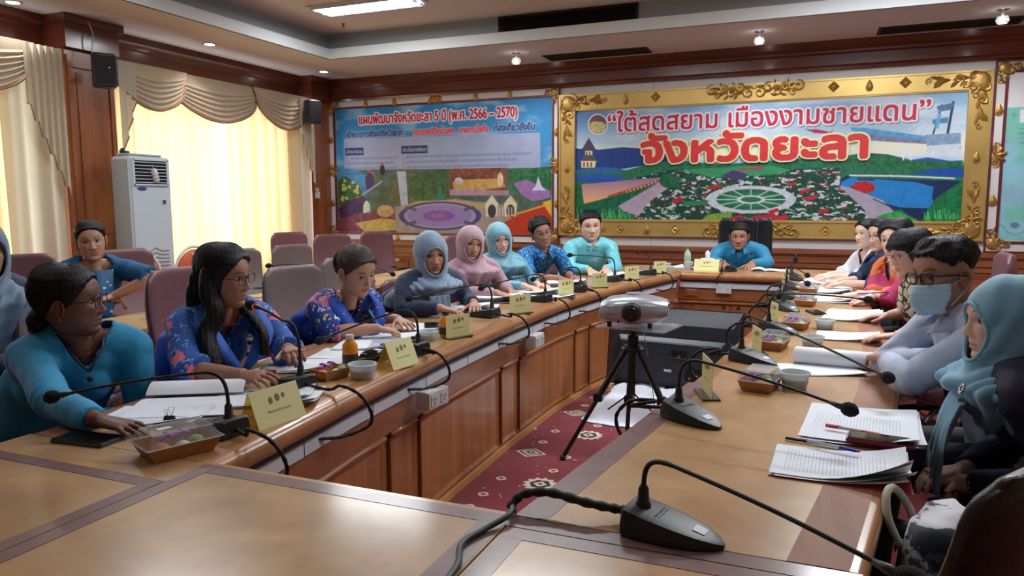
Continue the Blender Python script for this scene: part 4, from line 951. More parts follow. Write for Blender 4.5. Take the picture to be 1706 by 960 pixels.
for x in (-1.06, -.34):
    MB().mat(M_apron).rings([[(x - .07, 6.918, .515), (x + .07, 6.918, .515), (x + .07, 6.918, .598), (x - .07, 6.918, .598)], [(x - .03, 6.90, .535), (x + .03, 6.90, .535), (x + .03, 6.90, .578), (x - .03, 6.90, .578)]]).obj('carved_block', t)
MB().mat(M_front).box((-.70, 6.95, .27), (.97, .03, .48)).obj('carcass', t)
for x, w in ((-.88, .32), (-.53, .32)):
    d = MB().mat(M_apron).box((x, 6.93, .25), (w, .018, .40)).obj('door', t, bevel=.005)
    MB().mat(M_apron).box((x, 6.918, .25), (w - .07, .012, .33)).obj('door_panel', d, bevel=.005)
    MB().mat(M_black).box((x + (.11 if x < -.7 else -.11), 6.914, .435), (.03, .012, .018)).obj('handle', d, bevel=.002)
for x in (-1.11, -.29): MB().mat(M_apron).box((x, 6.93, .25), (.10, .018, .40)).obj('door_panel', t, bevel=.005)
MB().mat(M_base).box((-.70, 6.925, .015), (.95, .04, .03)).obj('base_moulding', t)
MB().mat(M_roll).box((-.70, 6.922, .475), (.95, .03, .02)).obj('moulding', t, bevel=.004)
for x in (-1.5, .1): MB().mat(M_front).box((x, 7.2, .36), (.022, .5, .70)).obj('support_panel', t)

def near_section(label, x0, x1, y0, y1, bands, roll=True, diag=None):
    """flat section of the table end nearest to the camera, with inlaid dark bands"""
    t = thing('conference_table', label, 'table'); g = .0025
    MB().mat(M_top).box(((x0 + x1) / 2, (y0 + y1) / 2, ZT - .015), (x1 - x0 - g, y1 - y0 - g, .03)).obj('veneer_top', t)
    for k, (a, b_, c, d) in enumerate(bands): MB().mat(M_bandp).box(((a + b_) / 2, (c + d) / 2, ZT - .0142 + k * .0002), (b_ - a, d - c, .03)).obj('inlaid_band', t)
    MB().mat(M_roll).box(((x0 + x1) / 2, (y0 + y1) / 2, ZT - .05), (x1 - x0 - .01, y1 - y0 - .01, .04)).obj('under_rim', t)
    return t
M_bandp = wood('near_inlay_band', srgb(112, 84, 84), srgb(134, 102, 100), .3, 3, (4, 4, 4), .45)
YN0, YN1 = .55, 1.370
t = near_section('middle section of the near table end, bare brown veneer with purplish inlaid borders', -1.395, -.560, YN0, YN1 + .012, [(-1.395, -.560, YN1 - .050, YN1 - .004), (-.620, -.564, YN0, YN1 - .004), (-1.391, -1.35, YN0, YN1 - .004)])
MB().mat(M_front).box((-.98, YN1 - .06, .36), (.80, .02, .68)).obj('front_panel', t)
MB().mat(M_roll).tube([(-1.39, YN1 + .006, ZT - .018), (-.56, YN1 + .006, ZT - .018)], .016, 8).obj('rounded_edge', t, smooth=True)
t = near_section('left corner section of the near table end below the black phone', -2.05, -1.395, YN0, 1.240, [(-1.435, -1.397, YN0, 1.236), (-2.05, -1.397, 1.200, 1.236)])
MB().mat(M_top).box((-1.715, 1.305, ZT - .0150), (.66, .128, .03)).obj('lighter_strip', t)
MB().mat(M_front).box((-1.72, .62, .36), (.5, .02, .68)).obj('support_panel', t); MB().mat(M_front).box((-1.72, 1.12, .36), (.5, .02, .68)).obj('support_panel', t)
t = near_section('right corner section of the near table end with pale ring marks', -.557, .105, YN0, 1.318, [(-.553, -.505, YN0, 1.314), (-.553, .105, 1.270, 1.314)])
for x, y, r in ((-.24, 1.12, .03), (-.30, 1.09, .045), (-.17, 1.16, .025)):
    rg = MB().mat(mat('ring_stain', srgb(196, 178, 150), .5)); n = 20; a1 = 3.6
    rg.add([(x + rr * math.cos(1 + a1 * k / n), y + rr * math.sin(1 + a1 * k / n), ZT + .0006) for rr in (r, r + .003) for k in range(n)], [(k, k + 1, n + k + 1, n + k) for k in range(n - 1)]); rg.obj('ring_mark', t)
MB().mat(M_front).box((-.22, .62, .36), (.5, .02, .68)).obj('support_panel', t); MB().mat(M_front).box((-.22, 1.15, .36), (.5, .02, .68)).obj('support_panel', t)
MB().mat(M_bandp).box((-.234, 1.344, ZT - .0146), (.66, .048, .03)).obj('dark_border', right_t)
# dark bands across the right wing seam positions and along its inner edge
b = MB().mat(M_bandp); pr = resamp(RI, RO, 34); strip(b, pr[:9], .004, .075, ZT - .03, ZT + .0006); b.obj('inlaid_band', right_t)
b = MB().mat(M_band); strip(b, pr[:34], -.135, -.03, ZT - .03, ZT + .0008); b.obj('outer_band', right_t)

# sockets hung under the trunking
def socket(label, loc, rz, w=.15, h=.075, d=.06):
    t = thing('socket_box', label, 'power socket', loc, rz)
    MB().mat(M_white).box((0, 0, 0), (w, d, h)).obj('box', t, bevel=.003); MB().mat(M_white).box((0, -d / 2 - .002, 0), (w - .01, .004, h - .008)).obj('face_plate', t, bevel=.001)
    for x in (-.035, .035):
        s = MB().mat(M_white).box((x, -d / 2 - .005, 0), (.045, .003, .045)).obj('outlet', t, bevel=.001)
        hh = MB().mat(M_black)
        for dx, dz in ((-.008, .006), (.008, .006), (0, -.010)): hh.box((x + dx, -d / 2 - .0072, dz), (.004, .001, .008))
        hh.obj('slots', s)
    return t
socket('white double socket box under the trunking nearest the camera', (-1.468, 2.68, .585), R_(83)); socket('white single-colour socket box under the trunking in front of the pink-veiled woman', (-1.515, 4.02, .590), R_(90))
socket('white double socket box on the front of the head table', (-.77, 6.905, .600), 0, .135, .075, .04)

# second row of narrow tables by the windows
M_pale = wood('pale_table_veneer', srgb(196, 158, 108), srgb(214, 178, 128), .35, 2, (2, 2, 2), .3)
for k, (x0, x1, y0, y1, lab) in enumerate(((-3.72, -3.22, 2.35, 3.98, 'narrow pale second-row table in front of the woman in the teal blouse'), (-3.70, -3.20, 4.02, 5.62, 'narrow pale second-row table with paper, behind the writing woman'), (-3.68, -3.18, 5.66, 7.20, 'narrow pale second-row table farthest along the window side'), (-5.75, -5.05, 3.05, 3.62, 'small pale side table beside the orange chairs'), (-4.95, -4.45, 6.0, 7.4, 'pale third-row table by the dark maroon chair'))):
    t = thing('side_table', lab, 'table', (0, 0, 0))
    MB().mat(M_pale).box(((x0 + x1) / 2, (y0 + y1) / 2, .735), (x1 - x0, y1 - y0, .03)).obj('tabletop', t, bevel=.004)
    MB().mat(M_front).box((x1 - .05, (y0 + y1) / 2, .50), (.02, y1 - y0 - .05, .44)).obj('modesty_panel', t)
    for yy in (y0 + .04, y1 - .04): MB().mat(M_front).box(((x0 + x1) / 2, yy, .36), (x1 - x0 - .1, .025, .72)).obj('leg_panel', t)

# ============================================================ CHAIRS
M_maroon = mat('maroon_leather', srgb(116, 76, 82), .36, noise=(20, .06), bump=(120, .12)); M_taupe = mat('taupe_leather', srgb(116, 100, 98), .36, noise=(20, .06), bump=(120, .12))
M_dkmar = mat('dark_maroon_leather', srgb(50, 34, 38), .35, bump=(120, .12))
def cushion(w, h, t, bend, n=10, m=36, ex=5.0, round_top=.045):
    """upright padded slab, width x, height z, thickness y, gently curved"""
    rs = []
    for j in range(m + 1):
        v = j / m; z = h * v; k = 1.0
        if v > .86: k = 1 - (1 - math.sqrt(max(0, 1 - ((v - .86) / .14) ** 2))) * round_top / (w / 2)
        tt = t * (.55 + .45 * math.sin(PI * min(1, .12 + v * .80))); ring = []
        for i in range(28):
            a = 2 * PI * i / 28; ca, sa = math.cos(a), math.sin(a); x = w / 2 * k * math.copysign(abs(ca) ** (2 / ex), ca); y = tt / 2 * math.copysign(abs(sa) ** (2 / 2.6), sa)
            ring.append((x, y + bend * (x / (w / 2)) ** 2 - .05 * math.sin(v * PI * .9), z))
        rs.append(ring)
    last = rs[-1]; yc = sum(p[1] for p in last) / len(last); rs += [[(x * .975, (y - yc) * .85 + yc, z + .010) for x, y, z in last], [(x * .92, (y - yc) * .5 + yc, z + .017) for x, y, z in last]]
    return rs
def office_chair(label, leather, h=.50, group=None, cat='chair', lean=9):
    """faces local +y; origin on the floor under the seat"""
    t = thing('office_chair', label, cat, (0, 0, 0), 0, group)
    b = MB().mat(leather); rs = cushion(.47, h, .075, .045); th = R_(-lean); ct, st = math.cos(th), math.sin(th)
    rs = [[(x, -.22 + y * ct + z * st * 1.0, .52 + z * ct) for x, y, z in r] for r in rs]; b.rings(rs); bk = b.obj('backrest', t, smooth='auto')
    s = MB().mat(M_dkmar)
    for zz in (.16, .17):
        s.tube([(-.225 + .45 * i / 10, -.22 + (.038 + .045 * ((i - 5) / 5) ** 2 - .045) * ct + zz * st, .52 + zz * ct) for i in range(11)], .0035, 5)
    s.obj('seam', bk)
    b = MB().mat(leather); b.rings([[(x * k, y * k + .02, z) for x, y in [(.24 * math.copysign(abs(math.cos(a)) ** .4, math.cos(a)), .235 * math.copysign(abs(math.sin(a)) ** .4, math.sin(a))) for a in [2 * PI * i / 28 for i in range(28)]]] for k, z in ((.9, .41), (1, .425), (1, .47), (.93, .495), (.6, .505))]); b.obj('seat', t, smooth='auto')
    for sx in (-1, 1):
        a = MB().mat(M_black); a.tube(spline([(sx * .245, .12, .45), (sx * .29, .14, .56), (sx * .295, .10, .655), (sx * .29, -.05, .67), (sx * .27, -.20, .66), (sx * .235, -.245, .62)], 5), .016, 8, flat=1.5); a.obj('armrest', t, smooth=True)
    MB().mat(M_black).lathe([(.05, .40), (.05, .37), (.028, .36), (.028, .13), (.045, .12), (.045, .07)], n=14).obj('pedestal', t, smooth='auto')
    for k in range(5):
        a = 2 * PI * k / 5 + .3; l = MB().mat(M_black); l.tube([(.03 * math.cos(a), .03 * math.sin(a), .10), (.16 * math.cos(a), .16 * math.sin(a), .09), (.29 * math.cos(a), .29 * math.sin(a), .065)], [.022, .018, .014], 8); lg = l.obj('leg', t, smooth=True)
        MB().mat(M_blackr).lathe([(.001, -.012), (.026, -.012), (.026, .012), (.001, .012)], c=(.29 * math.cos(a), .29 * math.sin(a), .027), n=12, M=Matrix.Rotation(a, 3, 'Z') @ Matrix.Rotation(R_(90), 3, 'X')).obj('caster', lg)
    return t
ch0 = office_chair('maroon leather office chair standing empty between the long-haired woman and the writing woman', M_maroon, .55); ch0.location = (-2.62, 2.78, 0); ch0.rotation_euler = (0, 0, R_(-82))
OC = [ # x, y, facing azimuth deg, leather, label
 (-4.18, 3.70, -6, 0, 'maroon leather office chair beside the seated woman in the teal blouse'),
 (-4.42, 3.00, -25, 0, 'maroon leather office chair behind the shoulder of the woman in the teal blouse'),
 (-5.02, 6.45, -14, 0, 'dark maroon office chair farthest back against the curtain'),
 (-4.25, 6.15, -16, 0, 'maroon office chair whose plain back shows above the writing woman'),
 (-4.18, 6.85, -16, 0, 'maroon office chair half hidden behind the grey-blue veiled woman'),
 (-2.95, 6.35, -35, 0, 'maroon office chair behind the man in the bright blue batik shirt'),
 (.74, 5.22, 178, 0, 'pinkish leather office chair seen past the masked man')]
for x, y, a, _, lab in OC: c = dup(ch0, (x, y, 0), R_(a - 90), lab)
ch1 = office_chair('taupe leather office chair with white cracks peeling on its back', M_taupe, .49); ch1.location = (-2.64, 2.18, 0); ch1.rotation_euler = (0, 0, R_(-72 - 0))
# ribbed, cracked lower back of that chair
rb = MB().mat(M_taupe)
for k in range(5): rb.tube([(-.2 + .4 * i / 8, -.205 + .045 * ((i - 4) / 4) ** 2 - .004 * k, .545 + k * .038) for i in range(9)], .022, 8)
bk = [c for c in kids(ch1) if c.name.startswith('backrest')][0]; rb.obj('rib', bk, smooth=True)
M_crack = mat('peeled_white_backing', srgb(196, 190, 190), .8); cr_ = MB().mat(M_crack)
for (x, z, r) in ((.06, .66, .03), (.10, .675, .022), (.13, .68, .015), (.07, .635, .02), (.07, .60, .028), (.065, .575, .02)):
    pts = [(x + r * random.uniform(.6, 1.2) * math.cos(a) * 1.2, -.178 + .0 * z, z + r * .7 * random.uniform(.6, 1.2) * math.sin(a)) for a in [2 * PI * k / 11 for k in range(11)]]; cr_.add(pts, [tuple(range(11))])
cr_.obj('peeled_patch', bk)
for x, y, a, lab in ((-4.15, 4.72, -12, 'taupe leather office chair left of the pair in the second row'), (-4.10, 5.38, -8, 'taupe leather office chair right of the pair in the second row'), (-2.62, 3.55, -8, 'taupe leather office chair behind the writing woman'), (-2.75, 4.25, -15, 'grey leather chair back behind the grey-blue veiled woman')):
    c = ch1.copy(); COL.objects.link(c); c.location = (x, y, 0); c.rotation_euler = (0, 0, R_(a - 90)); c['label'] = lab
    for k_ in kids(ch1):
        d = k_.copy(); COL.objects.link(d); d.parent = c
        for g in kids(k_):
            if g.name.startswith(('rib', 'peeled')): continue
            e = g.copy(); COL.objects.link(e); e.parent = d
# big dark chair back at the lower right corner of the view
t = office_chair('large dark maroon chair seen from behind at the lower right corner', M_dkmar, .50, lean=21); t.location = (.01, 1.57, 0); t.rotation_euler = (0, 0, R_(60))
FRC = t
# black executive chair
M_blk = mat('black_leather', srgb(24, 26, 32), .3, bump=(90, .15))
t = thing('executive_chair', 'tall black padded executive chair behind the head table', 'chair', (-.715, 7.98, 0), R_(180))
for k, (x, w) in enumerate(((-.19, .17), (0, .26), (.19, .17))):
    rs = cushion(w, .70, .11, .0, round_top=.03); b = MB().mat(M_blk); b.rings([[(px + x, -.17 + py + abs(x) * .12 - pz * .08, .50 + pz) for px, py, pz in r] for r in rs]); b.obj('back_cushion', t, smooth='auto')
b = MB().mat(M_blk); b.rings([[(x * k, y * k + .05, z) for x, y in [(.27 * math.copysign(abs(math.cos(a)) ** .4, math.cos(a)), .25 * math.copysign(abs(math.sin(a)) ** .4, math.sin(a))) for a in [2 * PI * i / 28 for i in range(28)]]] for k, z in ((.9, .40), (1, .42), (1, .48), (.93, .51), (.6, .52))]); b.obj('seat', t, smooth='auto')
for sx in (-1, 1): a = MB().mat(M_blk); a.tube([(sx * .30, .18, .44), (sx * .31, .18, .64), (sx * .31, -.12, .66), (sx * .28, -.2, .60)], .028, 8, flat=1.3); a.obj('armrest', t, smooth=True)
MB().mat(M_chrome).lathe([(.05, .40), (.03, .37), (.03, .12), (.05, .07)], n=14).obj('pedestal', t, smooth='auto')
for k in range(5):
    a = 2 * PI * k / 5; l = MB().mat(M_blk); l.tube([(.03 * math.cos(a), .03 * math.sin(a), .10), (.31 * math.cos(a), .31 * math.sin(a), .05)], [.022, .016], 8); l.obj('leg', t, smooth=True)
# orange banquet chairs
M_or = mat('orange_vinyl', srgb(206, 96, 56), .4, noise=(10, .05)); M_whm = mat('white_frame_metal', srgb(220, 215, 212), .35)
def banquet(label, loc, rz):
    t = thing('banquet_chair', label, 'chair', loc, rz)
    fr = MB().mat(M_whm); pts = [(.20 * math.cos(a) if 1 else 0, -.19, .72 + .26 * math.sin(a)) for a in [PI * 1.22 - (PI * 1.44) * i / 22 for i in range(23)]]
    fr.tube(pts, .014, 8); fr.obj('back_frame', t, smooth=True)
    pd = MB().mat(M_or); rs = []
    for k, (s_, dy) in enumerate(((.80, -.02), (.90, -.012), (.92, 0), (.90, .014), (.8, .024))):
        rs.append([(.20 * s_ * math.cos(a) * (1 if math.sin(a) > -.3 else .95), -.19 + dy, .72 + .255 * s_ * math.sin(a)) for a in [2 * PI * i / 26 for i in range(26)]])
    pd.rings(rs); bk = pd.obj('backrest', t, smooth='auto')
    MB().mat(M_whm).lathe([(.001, 0), (.042, .002), (.045, 0)], c=(0, -.160, .905), n=16, M=Matrix.Rotation(R_(-90), 3, 'X') @ Matrix.Diagonal((1, .4, 1))).obj('hand_hole', bk)
    b = MB().mat(M_or); b.rings([[(x * k, y * k + .02, z) for x, y in [(.21 * math.cos(a), .20 * math.sin(a)) for a in [2 * PI * i / 26 for i in range(26)]]] for k, z in ((.92, .42), (1, .435), (1, .475), (.85, .495))]); b.obj('seat', t, smooth='auto')
    for sx in (-1, 1):
        for sy in (-1, 1): l = MB().mat(M_whm); l.tube([(sx * .16, sy * .15 + .01, .43), (sx * .20, sy * .20, .012)] if sy > 0 else [(sx * .185, -.19, .60), (sx * .18, -.17, .40), (sx * .21, -.24, .012)], .012, 8); l.obj('leg', t, smooth=True)
    return t
banquet('orange vinyl banquet chair with white frame by the left curtain', (-5.35, 3.72, 0), R_(-110)); banquet('second orange banquet chair, lower and partly hidden at the left', (-4.95, 3.82, -.0), R_(-120))
banquet('orange banquet chair in front of the air conditioner', (-5.38, 4.72, 0), R_(-112)); banquet('orange banquet chair right of the air conditioner', (-5.40, 5.42, 0), R_(-105))
# ============================================================ PEOPLE
def remesh(mb, voxel, smooth=2, fold=None, cut=None, solid=0, disp=None):
    """fuse overlapping closed pieces into one continuous skin; returns vertices, faces, normals"""
    me = mb.mesh('tmp'); o = bpy.data.objects.new('tmp', me); COL.objects.link(o)
    m = o.modifiers.new('r', 'REMESH'); m.mode = 'VOXEL'; m.voxel_size = voxel; m.adaptivity = 0
    if smooth: s_ = o.modifiers.new('s', 'SMOOTH'); s_.factor = .6; s_.iterations = smooth
    dg = bpy.context.evaluated_depsgraph_get(); e = o.evaluated_get(dg); m2 = bpy.data.meshes.new_from_object(e)
    n = len(m2.vertices); V = np.zeros(n * 3, np.float32); m2.vertices.foreach_get('co', V); V = V.reshape(-1, 3).astype(float)
    N = np.zeros(n * 3, np.float32); m2.vertices.foreach_get('normal', N); N = N.reshape(-1, 3).astype(float)
    F = np.zeros(len(m2.loops), np.int32); m2.loops.foreach_get('vertex_index', F); F = F.reshape(-1, 4) if len(F) == 4 * len(m2.polygons) else None
    if F is None: F = [tuple(p.vertices) for p in m2.polygons]
    bpy.data.objects.remove(o); bpy.data.meshes.remove(me); bpy.data.meshes.remove(m2)
    if disp is not None: V = V + N * disp(V, N)[:, None]
    if cut is not None:
        k = cut(V); F = np.array(F); F = F[~k[F].any(axis=1)]
        used = np.unique(F); mp = -np.ones(n, int); mp[used] = np.arange(len(used)); V = V[used]; N = N[used]; F = mp[F]
    return V, F, N
def to_mesh(name, V, F, m, smooth=True, col=None, solid=0):
    me = bpy.data.meshes.new(name)
    if isinstance(F, list) and len({len(f) for f in F}) == 1: F = np.asarray(F)
    if isinstance(F, np.ndarray) and F.ndim == 2 and len(F):
        n = len(F); w = F.shape[1]; me.vertices.add(len(V)); me.vertices.foreach_set('co', np.asarray(V, np.float32).ravel())
        me.loops.add(n * w); me.loops.foreach_set('vertex_index', F.ravel().astype(np.int32)); me.polygons.add(n); me.polygons.foreach_set('loop_start', np.arange(0, n * w, w, dtype=np.int32)); me.update(calc_edges=True); me.validate()
    else: me.from_pydata([tuple(v) for v in V], [], [tuple(f) for f in F])
    if col is not None:
        at = me.color_attributes.new('Col', 'FLOAT_COLOR', 'POINT'); c = np.ones((len(V), 4), np.float32); c[:, :3] = col; at.data.foreach_set('color', c.ravel())
    me.materials.append(m)
    if smooth: me.shade_smooth()
    return me
def noise3(P, sc, seed):
    """cheap smooth pseudo-noise in -1..1"""
    r = np.random.RandomState(seed); out = 0
    for k in range(5):
        d = r.randn(3); d /= np.linalg.norm(d); out = out + np.sin(P @ d * sc * (1 + .45 * k) + r.rand() * 6.28) / (1 + .3 * k)
    return out / 2.6
# ---- the head, in head coordinates: +y face, +x the person's right, z up, origin between the ears at eye level
HZ = np.array([-.122, -.118, -.110, -.100, -.085, -.065, -.045, -.025, -.005, .015, .040, .062, .082, .098, .108, .112])
HW = np.array([.004, .022, .034, .044, .053, .061, .066, .070, .0725, .0745, .0745, .0715, .062, .046, .027, .003])
HF = np.array([.040, .062, .072, .0775, .079, .0805, .083, .085, .084, .088, .0875, .080, .066, .046, .022, .000])
HB = np.array([.010, -.012, -.028, -.040, -.052, -.066, -.080, -.090, -.097, -.100, -.101, -.097, -.086, -.066, -.042, -.014])
def head_pt(t, z, infl=0., wide=1.):
    """point on the skull at angle t from the front and height z"""
    w = np.interp(z, HZ, HW) * wide; f = np.interp(z, HZ, HF); b_ = np.interp(z, HZ, HB); c = (f + b_) / 2 * .35; s_, co_ = np.sin(t), np.cos(t)
    e = 2 / 2.25; x = (w + infl) * np.sign(s_) * np.abs(s_) ** e; y = np.where(co_ >= 0, c + (f - c + infl) * np.abs(co_) ** e, c - (c - b_ + infl) * np.abs(co_) ** .95)
    return x, y
def G(x, s_): return np.exp(-(x / s_) ** 2)
def head_mesh(fem=1, wide=1., jaw=1., brow=None, lips=(.80, .50, .50), nose=1., mouth=0, nu=88, nv=84, glass=False, stub=0, old=0):
    us = np.linspace(-PI, PI, nu, endpoint=False); tt = us - .38 * np.sin(us) * 1.0  # denser at the front
    zs = np.concatenate([np.linspace(-.1215, -.095, 10, endpoint=False), np.linspace(-.095, .035, int(nv * .62), endpoint=False), np.linspace(.035, .1118, nv - 10 - int(nv * .62))])
    T, Z = np.meshgrid(tt, zs); X, Y = head_pt(T, Z); X = X * (wide + (jaw - 1) * G(Z + .08, .04)); ax = np.abs(X); fr = ss(.0, .05, Y)
    Y = Y - .0095 * G(ax - .031, .016) * G(Z - .001, .011) * fr                       # eye sockets
    Y = Y + .0035 * G(Z - .022, .008) * G(ax - .028, .024) * fr * (1.3 - fem * .5)     # brow ridge
    nz = np.interp(Z, [-.052, -.046, -.041, -.036, -.028, -.010, .006, .020], [0, .006, .021, .0235, .019, .010, .0055, 0]) * nose
    nw = np.interp(Z, [-.05, -.044, -.036, -.02, .0, .02], [.014, .0150, .0125, .0085, .0072, .012])
    Y = Y + nz * np.exp(-(np.abs(X) / nw) ** 2.4) * fr
    Y = Y + .0085 * G(ax - .0125, .0065) * G(Z + .042, .007) * fr                      # nostril wings
    Y = Y + .0055 * G(X, .026) * (G(Z + .0635, .0055) + 1.15 * G(Z + .0755, .0065)) * fr - .003 * G(X, .024) * G(Z + .0692, .0022) * fr  # lips
    Y = Y + .004 * G(ax - .036, .018) * G(Z + .035, .022) * fr - .003 * G(Z + .087, .006) * G(X, .03) * fr + .005 * G(X, .022) * G(Z + .103, .012) * fr
    X = X * (1 + .03 * G(Z + .03, .025) * fr)
    if old: Y = Y - .0022 * old * G(ax - (.024 + (-.035 - Z) * .35), .0035) * ss(-.085, -.07, Z) * ss(-.030, -.045, Z) * fr
    V = np.stack([X, Y, Z], -1).reshape(-1, 3); nu_, nv_ = nu, len(zs); C = np.ones((nv_, nu_, 3))
    def paint(m, c): C[:] = C * (1 - m[..., None]) + np.array(c) * m[..., None]
    frm = ss(.03, .055, Y)
    paint(.30 * G(ax - .038, .018) * G(Z + .035, .018) * frm, (1.0, .72, .66))
    lw = .0235 * (1 - .25 * (1 - fem)); lip = ss(1.15, .8, np.sqrt((X / lw) ** 2 + ((Z + .0695) / .0115) ** 2)) * frm; paint(lip * (.95 if fem else .6), lips)
    paint(.7 * G(Z + .0695, .0013) * ss(lw * 1.1, lw * .8, ax) * frm, (.25, .12, .12))
    by = .0235 + .004 * np.sin(np.clip((ax - .016) / .032, 0, 1) * PI); bt = .0026 if fem else .0038
    if brow is None: brow = (.10, .07, .06)
    paint(.85 * ss(bt + .0018, bt * .6, np.abs(Z - by)) * ss(.012, .017, ax) * ss(.052, .045, ax) * frm, brow)
    paint(.75 * G(Z - (.0068 - 9 * (ax - .031) ** 2), .0016) * ss(.017, .015, np.abs(ax - .031)) * frm, (.12, .08, .07))
    paint(.35 * G(ax - .031, .015) * G(Z + .001, .009) * frm, (.75, .62, .58))
    paint(.8 * G(ax - .009, .0038) * G(Z + .0475, .0028) * frm * ss(.085, .09, Y), (.25, .15, .12))
    if stub: paint(stub * ss(-.05, -.075, Z) * ss(0, .04, Y) * (1 - lip), (.62, .60, .60))
    i = np.arange(nv_ - 1)[:, None] * nu_; j = np.arange(nu_)[None, :]; k = (j + 1) % nu_
    F = np.stack([i + j, i + k, i + nu_ + k, i + nu_ + j], -1).reshape(-1, 4); C = C.reshape(-1, 3)
    # ears
    E = MB()
    for s_ in (-1, 1):
        M = Matrix.Rotation(s_ * R_(14), 3, 'Z') @ Matrix.Rotation(R_(-8), 3, 'X'); c0 = (s_ * (.0735 * wide), -.012, -.014)
        E.ball(c0, (.0065, .017, .030), 10, 10, M)
        E.tube([tuple(Vector(c0) + M @ Vector((s_ * .008, .016 * math.cos(a), .002 + .028 * math.sin(a)))) for a in [-.9 + 4.4 * q / 12 for q in range(13)]], .0042, 6)
        E.ball(tuple(Vector(c0) + M @ Vector((s_ * .005, .004, -.028))), (.005, .008, .009), 8, 6)
    n0 = len(V); V = np.vstack([V, np.array(E.v)]); C = np.vstack([C, np.tile([1.0, .86, .82], (len(E.v), 1))])
    FE = [tuple(q + n0 for q in f) for f in E.f]; return V, [tuple(f) for f in F] + FE, C
def hair_shell(line, thick, wide=1., low=None, nu=96, nv=40, seed=3, part=0., wave=.0, jag=0., flat=0, bulk=None):
    """cap of hair: line = [(angle deg, hairline z)] front to back, thick in metres"""
    us = np.linspace(-PI, PI, nu, endpoint=False); a = np.degrees(np.abs(us)); zl = np.interp(a, [p[0] for p in line], [p[1] for p in line]); r = np.random.RandomState(seed)
    zl = zl + jag * (np.abs(np.sin(us * 9 + r.rand() * 6)) + .6 * np.sin(us * 23 + 1)) ; rows = []; V = []
    vs = np.concatenate([[0, .02], np.linspace(.06, 1, nv)]); ztop = .1118
    for v in vs:
        z = zl + (ztop - zl) * v; zc = np.maximum(z, -.03 if low is None else low)
        th = thick * ss(0, 1, np.clip(v / (.28 + .34 * ss(35, 80, a)), 0, 1)) * (1 + .12 * np.sin(us * 37 + v * 6)) + .0015
        if bulk is not None: th = th + bulk(us, z)
        x, y = head_pt(us, zc, th, wide); st = .0016 * np.sin(us * 61 + 3 * np.sin(v * 5)) + wave * np.sin(us * 7 + v * 9)
        nrm = np.hypot(x, y) + 1e-6; x = x * (1 + st / nrm); y = y * (1 + st / nrm); zz = z + (th * .95) * ss(.55, 1, np.full_like(us, v)) * (1 - part * G(us * 0 + x - .012, .008))
        V.append(np.stack([x, y, zz], -1))
    V = np.array(V); nr = len(vs); V = V.reshape(-1, 3); i = np.arange(nr - 1)[:, None] * nu; j = np.arange(nu)[None, :]; k = (j + 1) % nu
    F = [tuple(f) for f in np.stack([i + j, i + k, i + nu + k, i + nu + j], -1).reshape(-1, 4)]; F.append(tuple(range((nr - 1) * nu, nr * nu))); return V, F
def clump(mb, pts, w, t, n=10, up=None):
    mb.tube(pts, w, n, flat=t, up=up)
def hand_geo(mb, W, d, n, side, curl=(.25, .35, .3), spread=.10, k=1., thumb=.9, curls=None):
    """palm and five jointed fingers; d finger direction, n back-of-hand normal, side +1 right hand"""
    d = Vector(d).normalized(); n = Vector(n); n = (n - d * n.dot(d)).normalized(); l = d.cross(n) * side   # l points to the little finger side
    W = Vector(W); rs = []
    for u, hw, hh in ((-.012, .024, .019), (.012, .029, .018), (.045, .038, .0155), (.078, .041, .0135), (.092, .037, .010)):
        c = W + d * u * k; rs.append([tuple(c + l * (hw * k * math.cos(a)) * (1 if math.cos(a) > 0 else 1.0) + n * (hh * k * math.sin(a))) for a in [2 * PI * i / 12 for i in range(12)]])
    mb.rings(rs if side > 0 else [r[::-1] for r in rs])
    for i, (off, L, r) in enumerate(((-.029, .072, .0088), (-.0095, .080, .0090), (.0105, .074, .0086), (.0285, .058, .0076))):
        p = W + d * (.080 - .006 * abs(i - 1.2)) * k + l * off * k; a = 0; dd = (d + l * (off / .03) * spread).normalized(); pts = [p - dd * .012 * k]; cc = curls[i] if curls else curl; rr = [r * 1.05 * k]
        for s_, c in zip((.44, .31, .25), cc):
            a += c; v = dd * math.cos(a) - n * math.sin(a); p2 = p + v * L * s_ * k; pts += [p, p + v * L * s_ * .5 * k]; rr += [r * 1.04 * k, r * .93 * k]; p = p2
        pts.append(p); rr.append(r * .72 * k); mb.tube([tuple(q) for q in pts], rr, 8)
    t0 = W + d * .018 * k - l * .022 * k - n * .004 * k; tv = (d * math.cos(thumb) - l * math.sin(thumb) - n * .25).normalized(); t1 = t0 + tv * .040 * k; tv2 = (tv + d * .45).normalized(); t2 = t1 + tv2 * .032 * k; t3 = t2 + (tv2 + d * .2).normalized() * .022 * k
    mb.tube([tuple(q) for q in (t0 - tv * .01, t0, (t0 + t1) / 2, t1, (t1 + t2) / 2, t2, t3)], [.013 * k, .0145 * k, .0125 * k, .0108 * k, .0102 * k, .0098 * k, .0072 * k], 8)
def ik(S, Wp, hint, a, b_):
    S, Wp, hint = Vector(S), Vector(Wp), Vector(hint); D = Wp - S; L = D.length; k = 1.
    if L > (a + b_) * .985: k = L / ((a + b_) * .985); a *= k; b_ *= k
    x = (a * a - b_ * b_ + L * L) / (2 * L); h = math.sqrt(max(a * a - x * x, 1e-6)); u = D / L; q = hint - S; q = q - u * q.dot(u)
    q = q.normalized() if q.length > 1e-4 else Vector((0, 0, -1)); return S + u * x + q * h
SKIN = {}
def skin(tone):
    k = 'skin_%s' % tone
    return mat(k, srgb(*{'dark': (112, 72, 58), 'tan': (164, 118, 98), 'mid': (190, 146, 124), 'fair': (216, 178, 160), 'pale': (226, 190, 172)}[tone]), .5, attr=True, noise=(30, .05), bump=(180, .06))
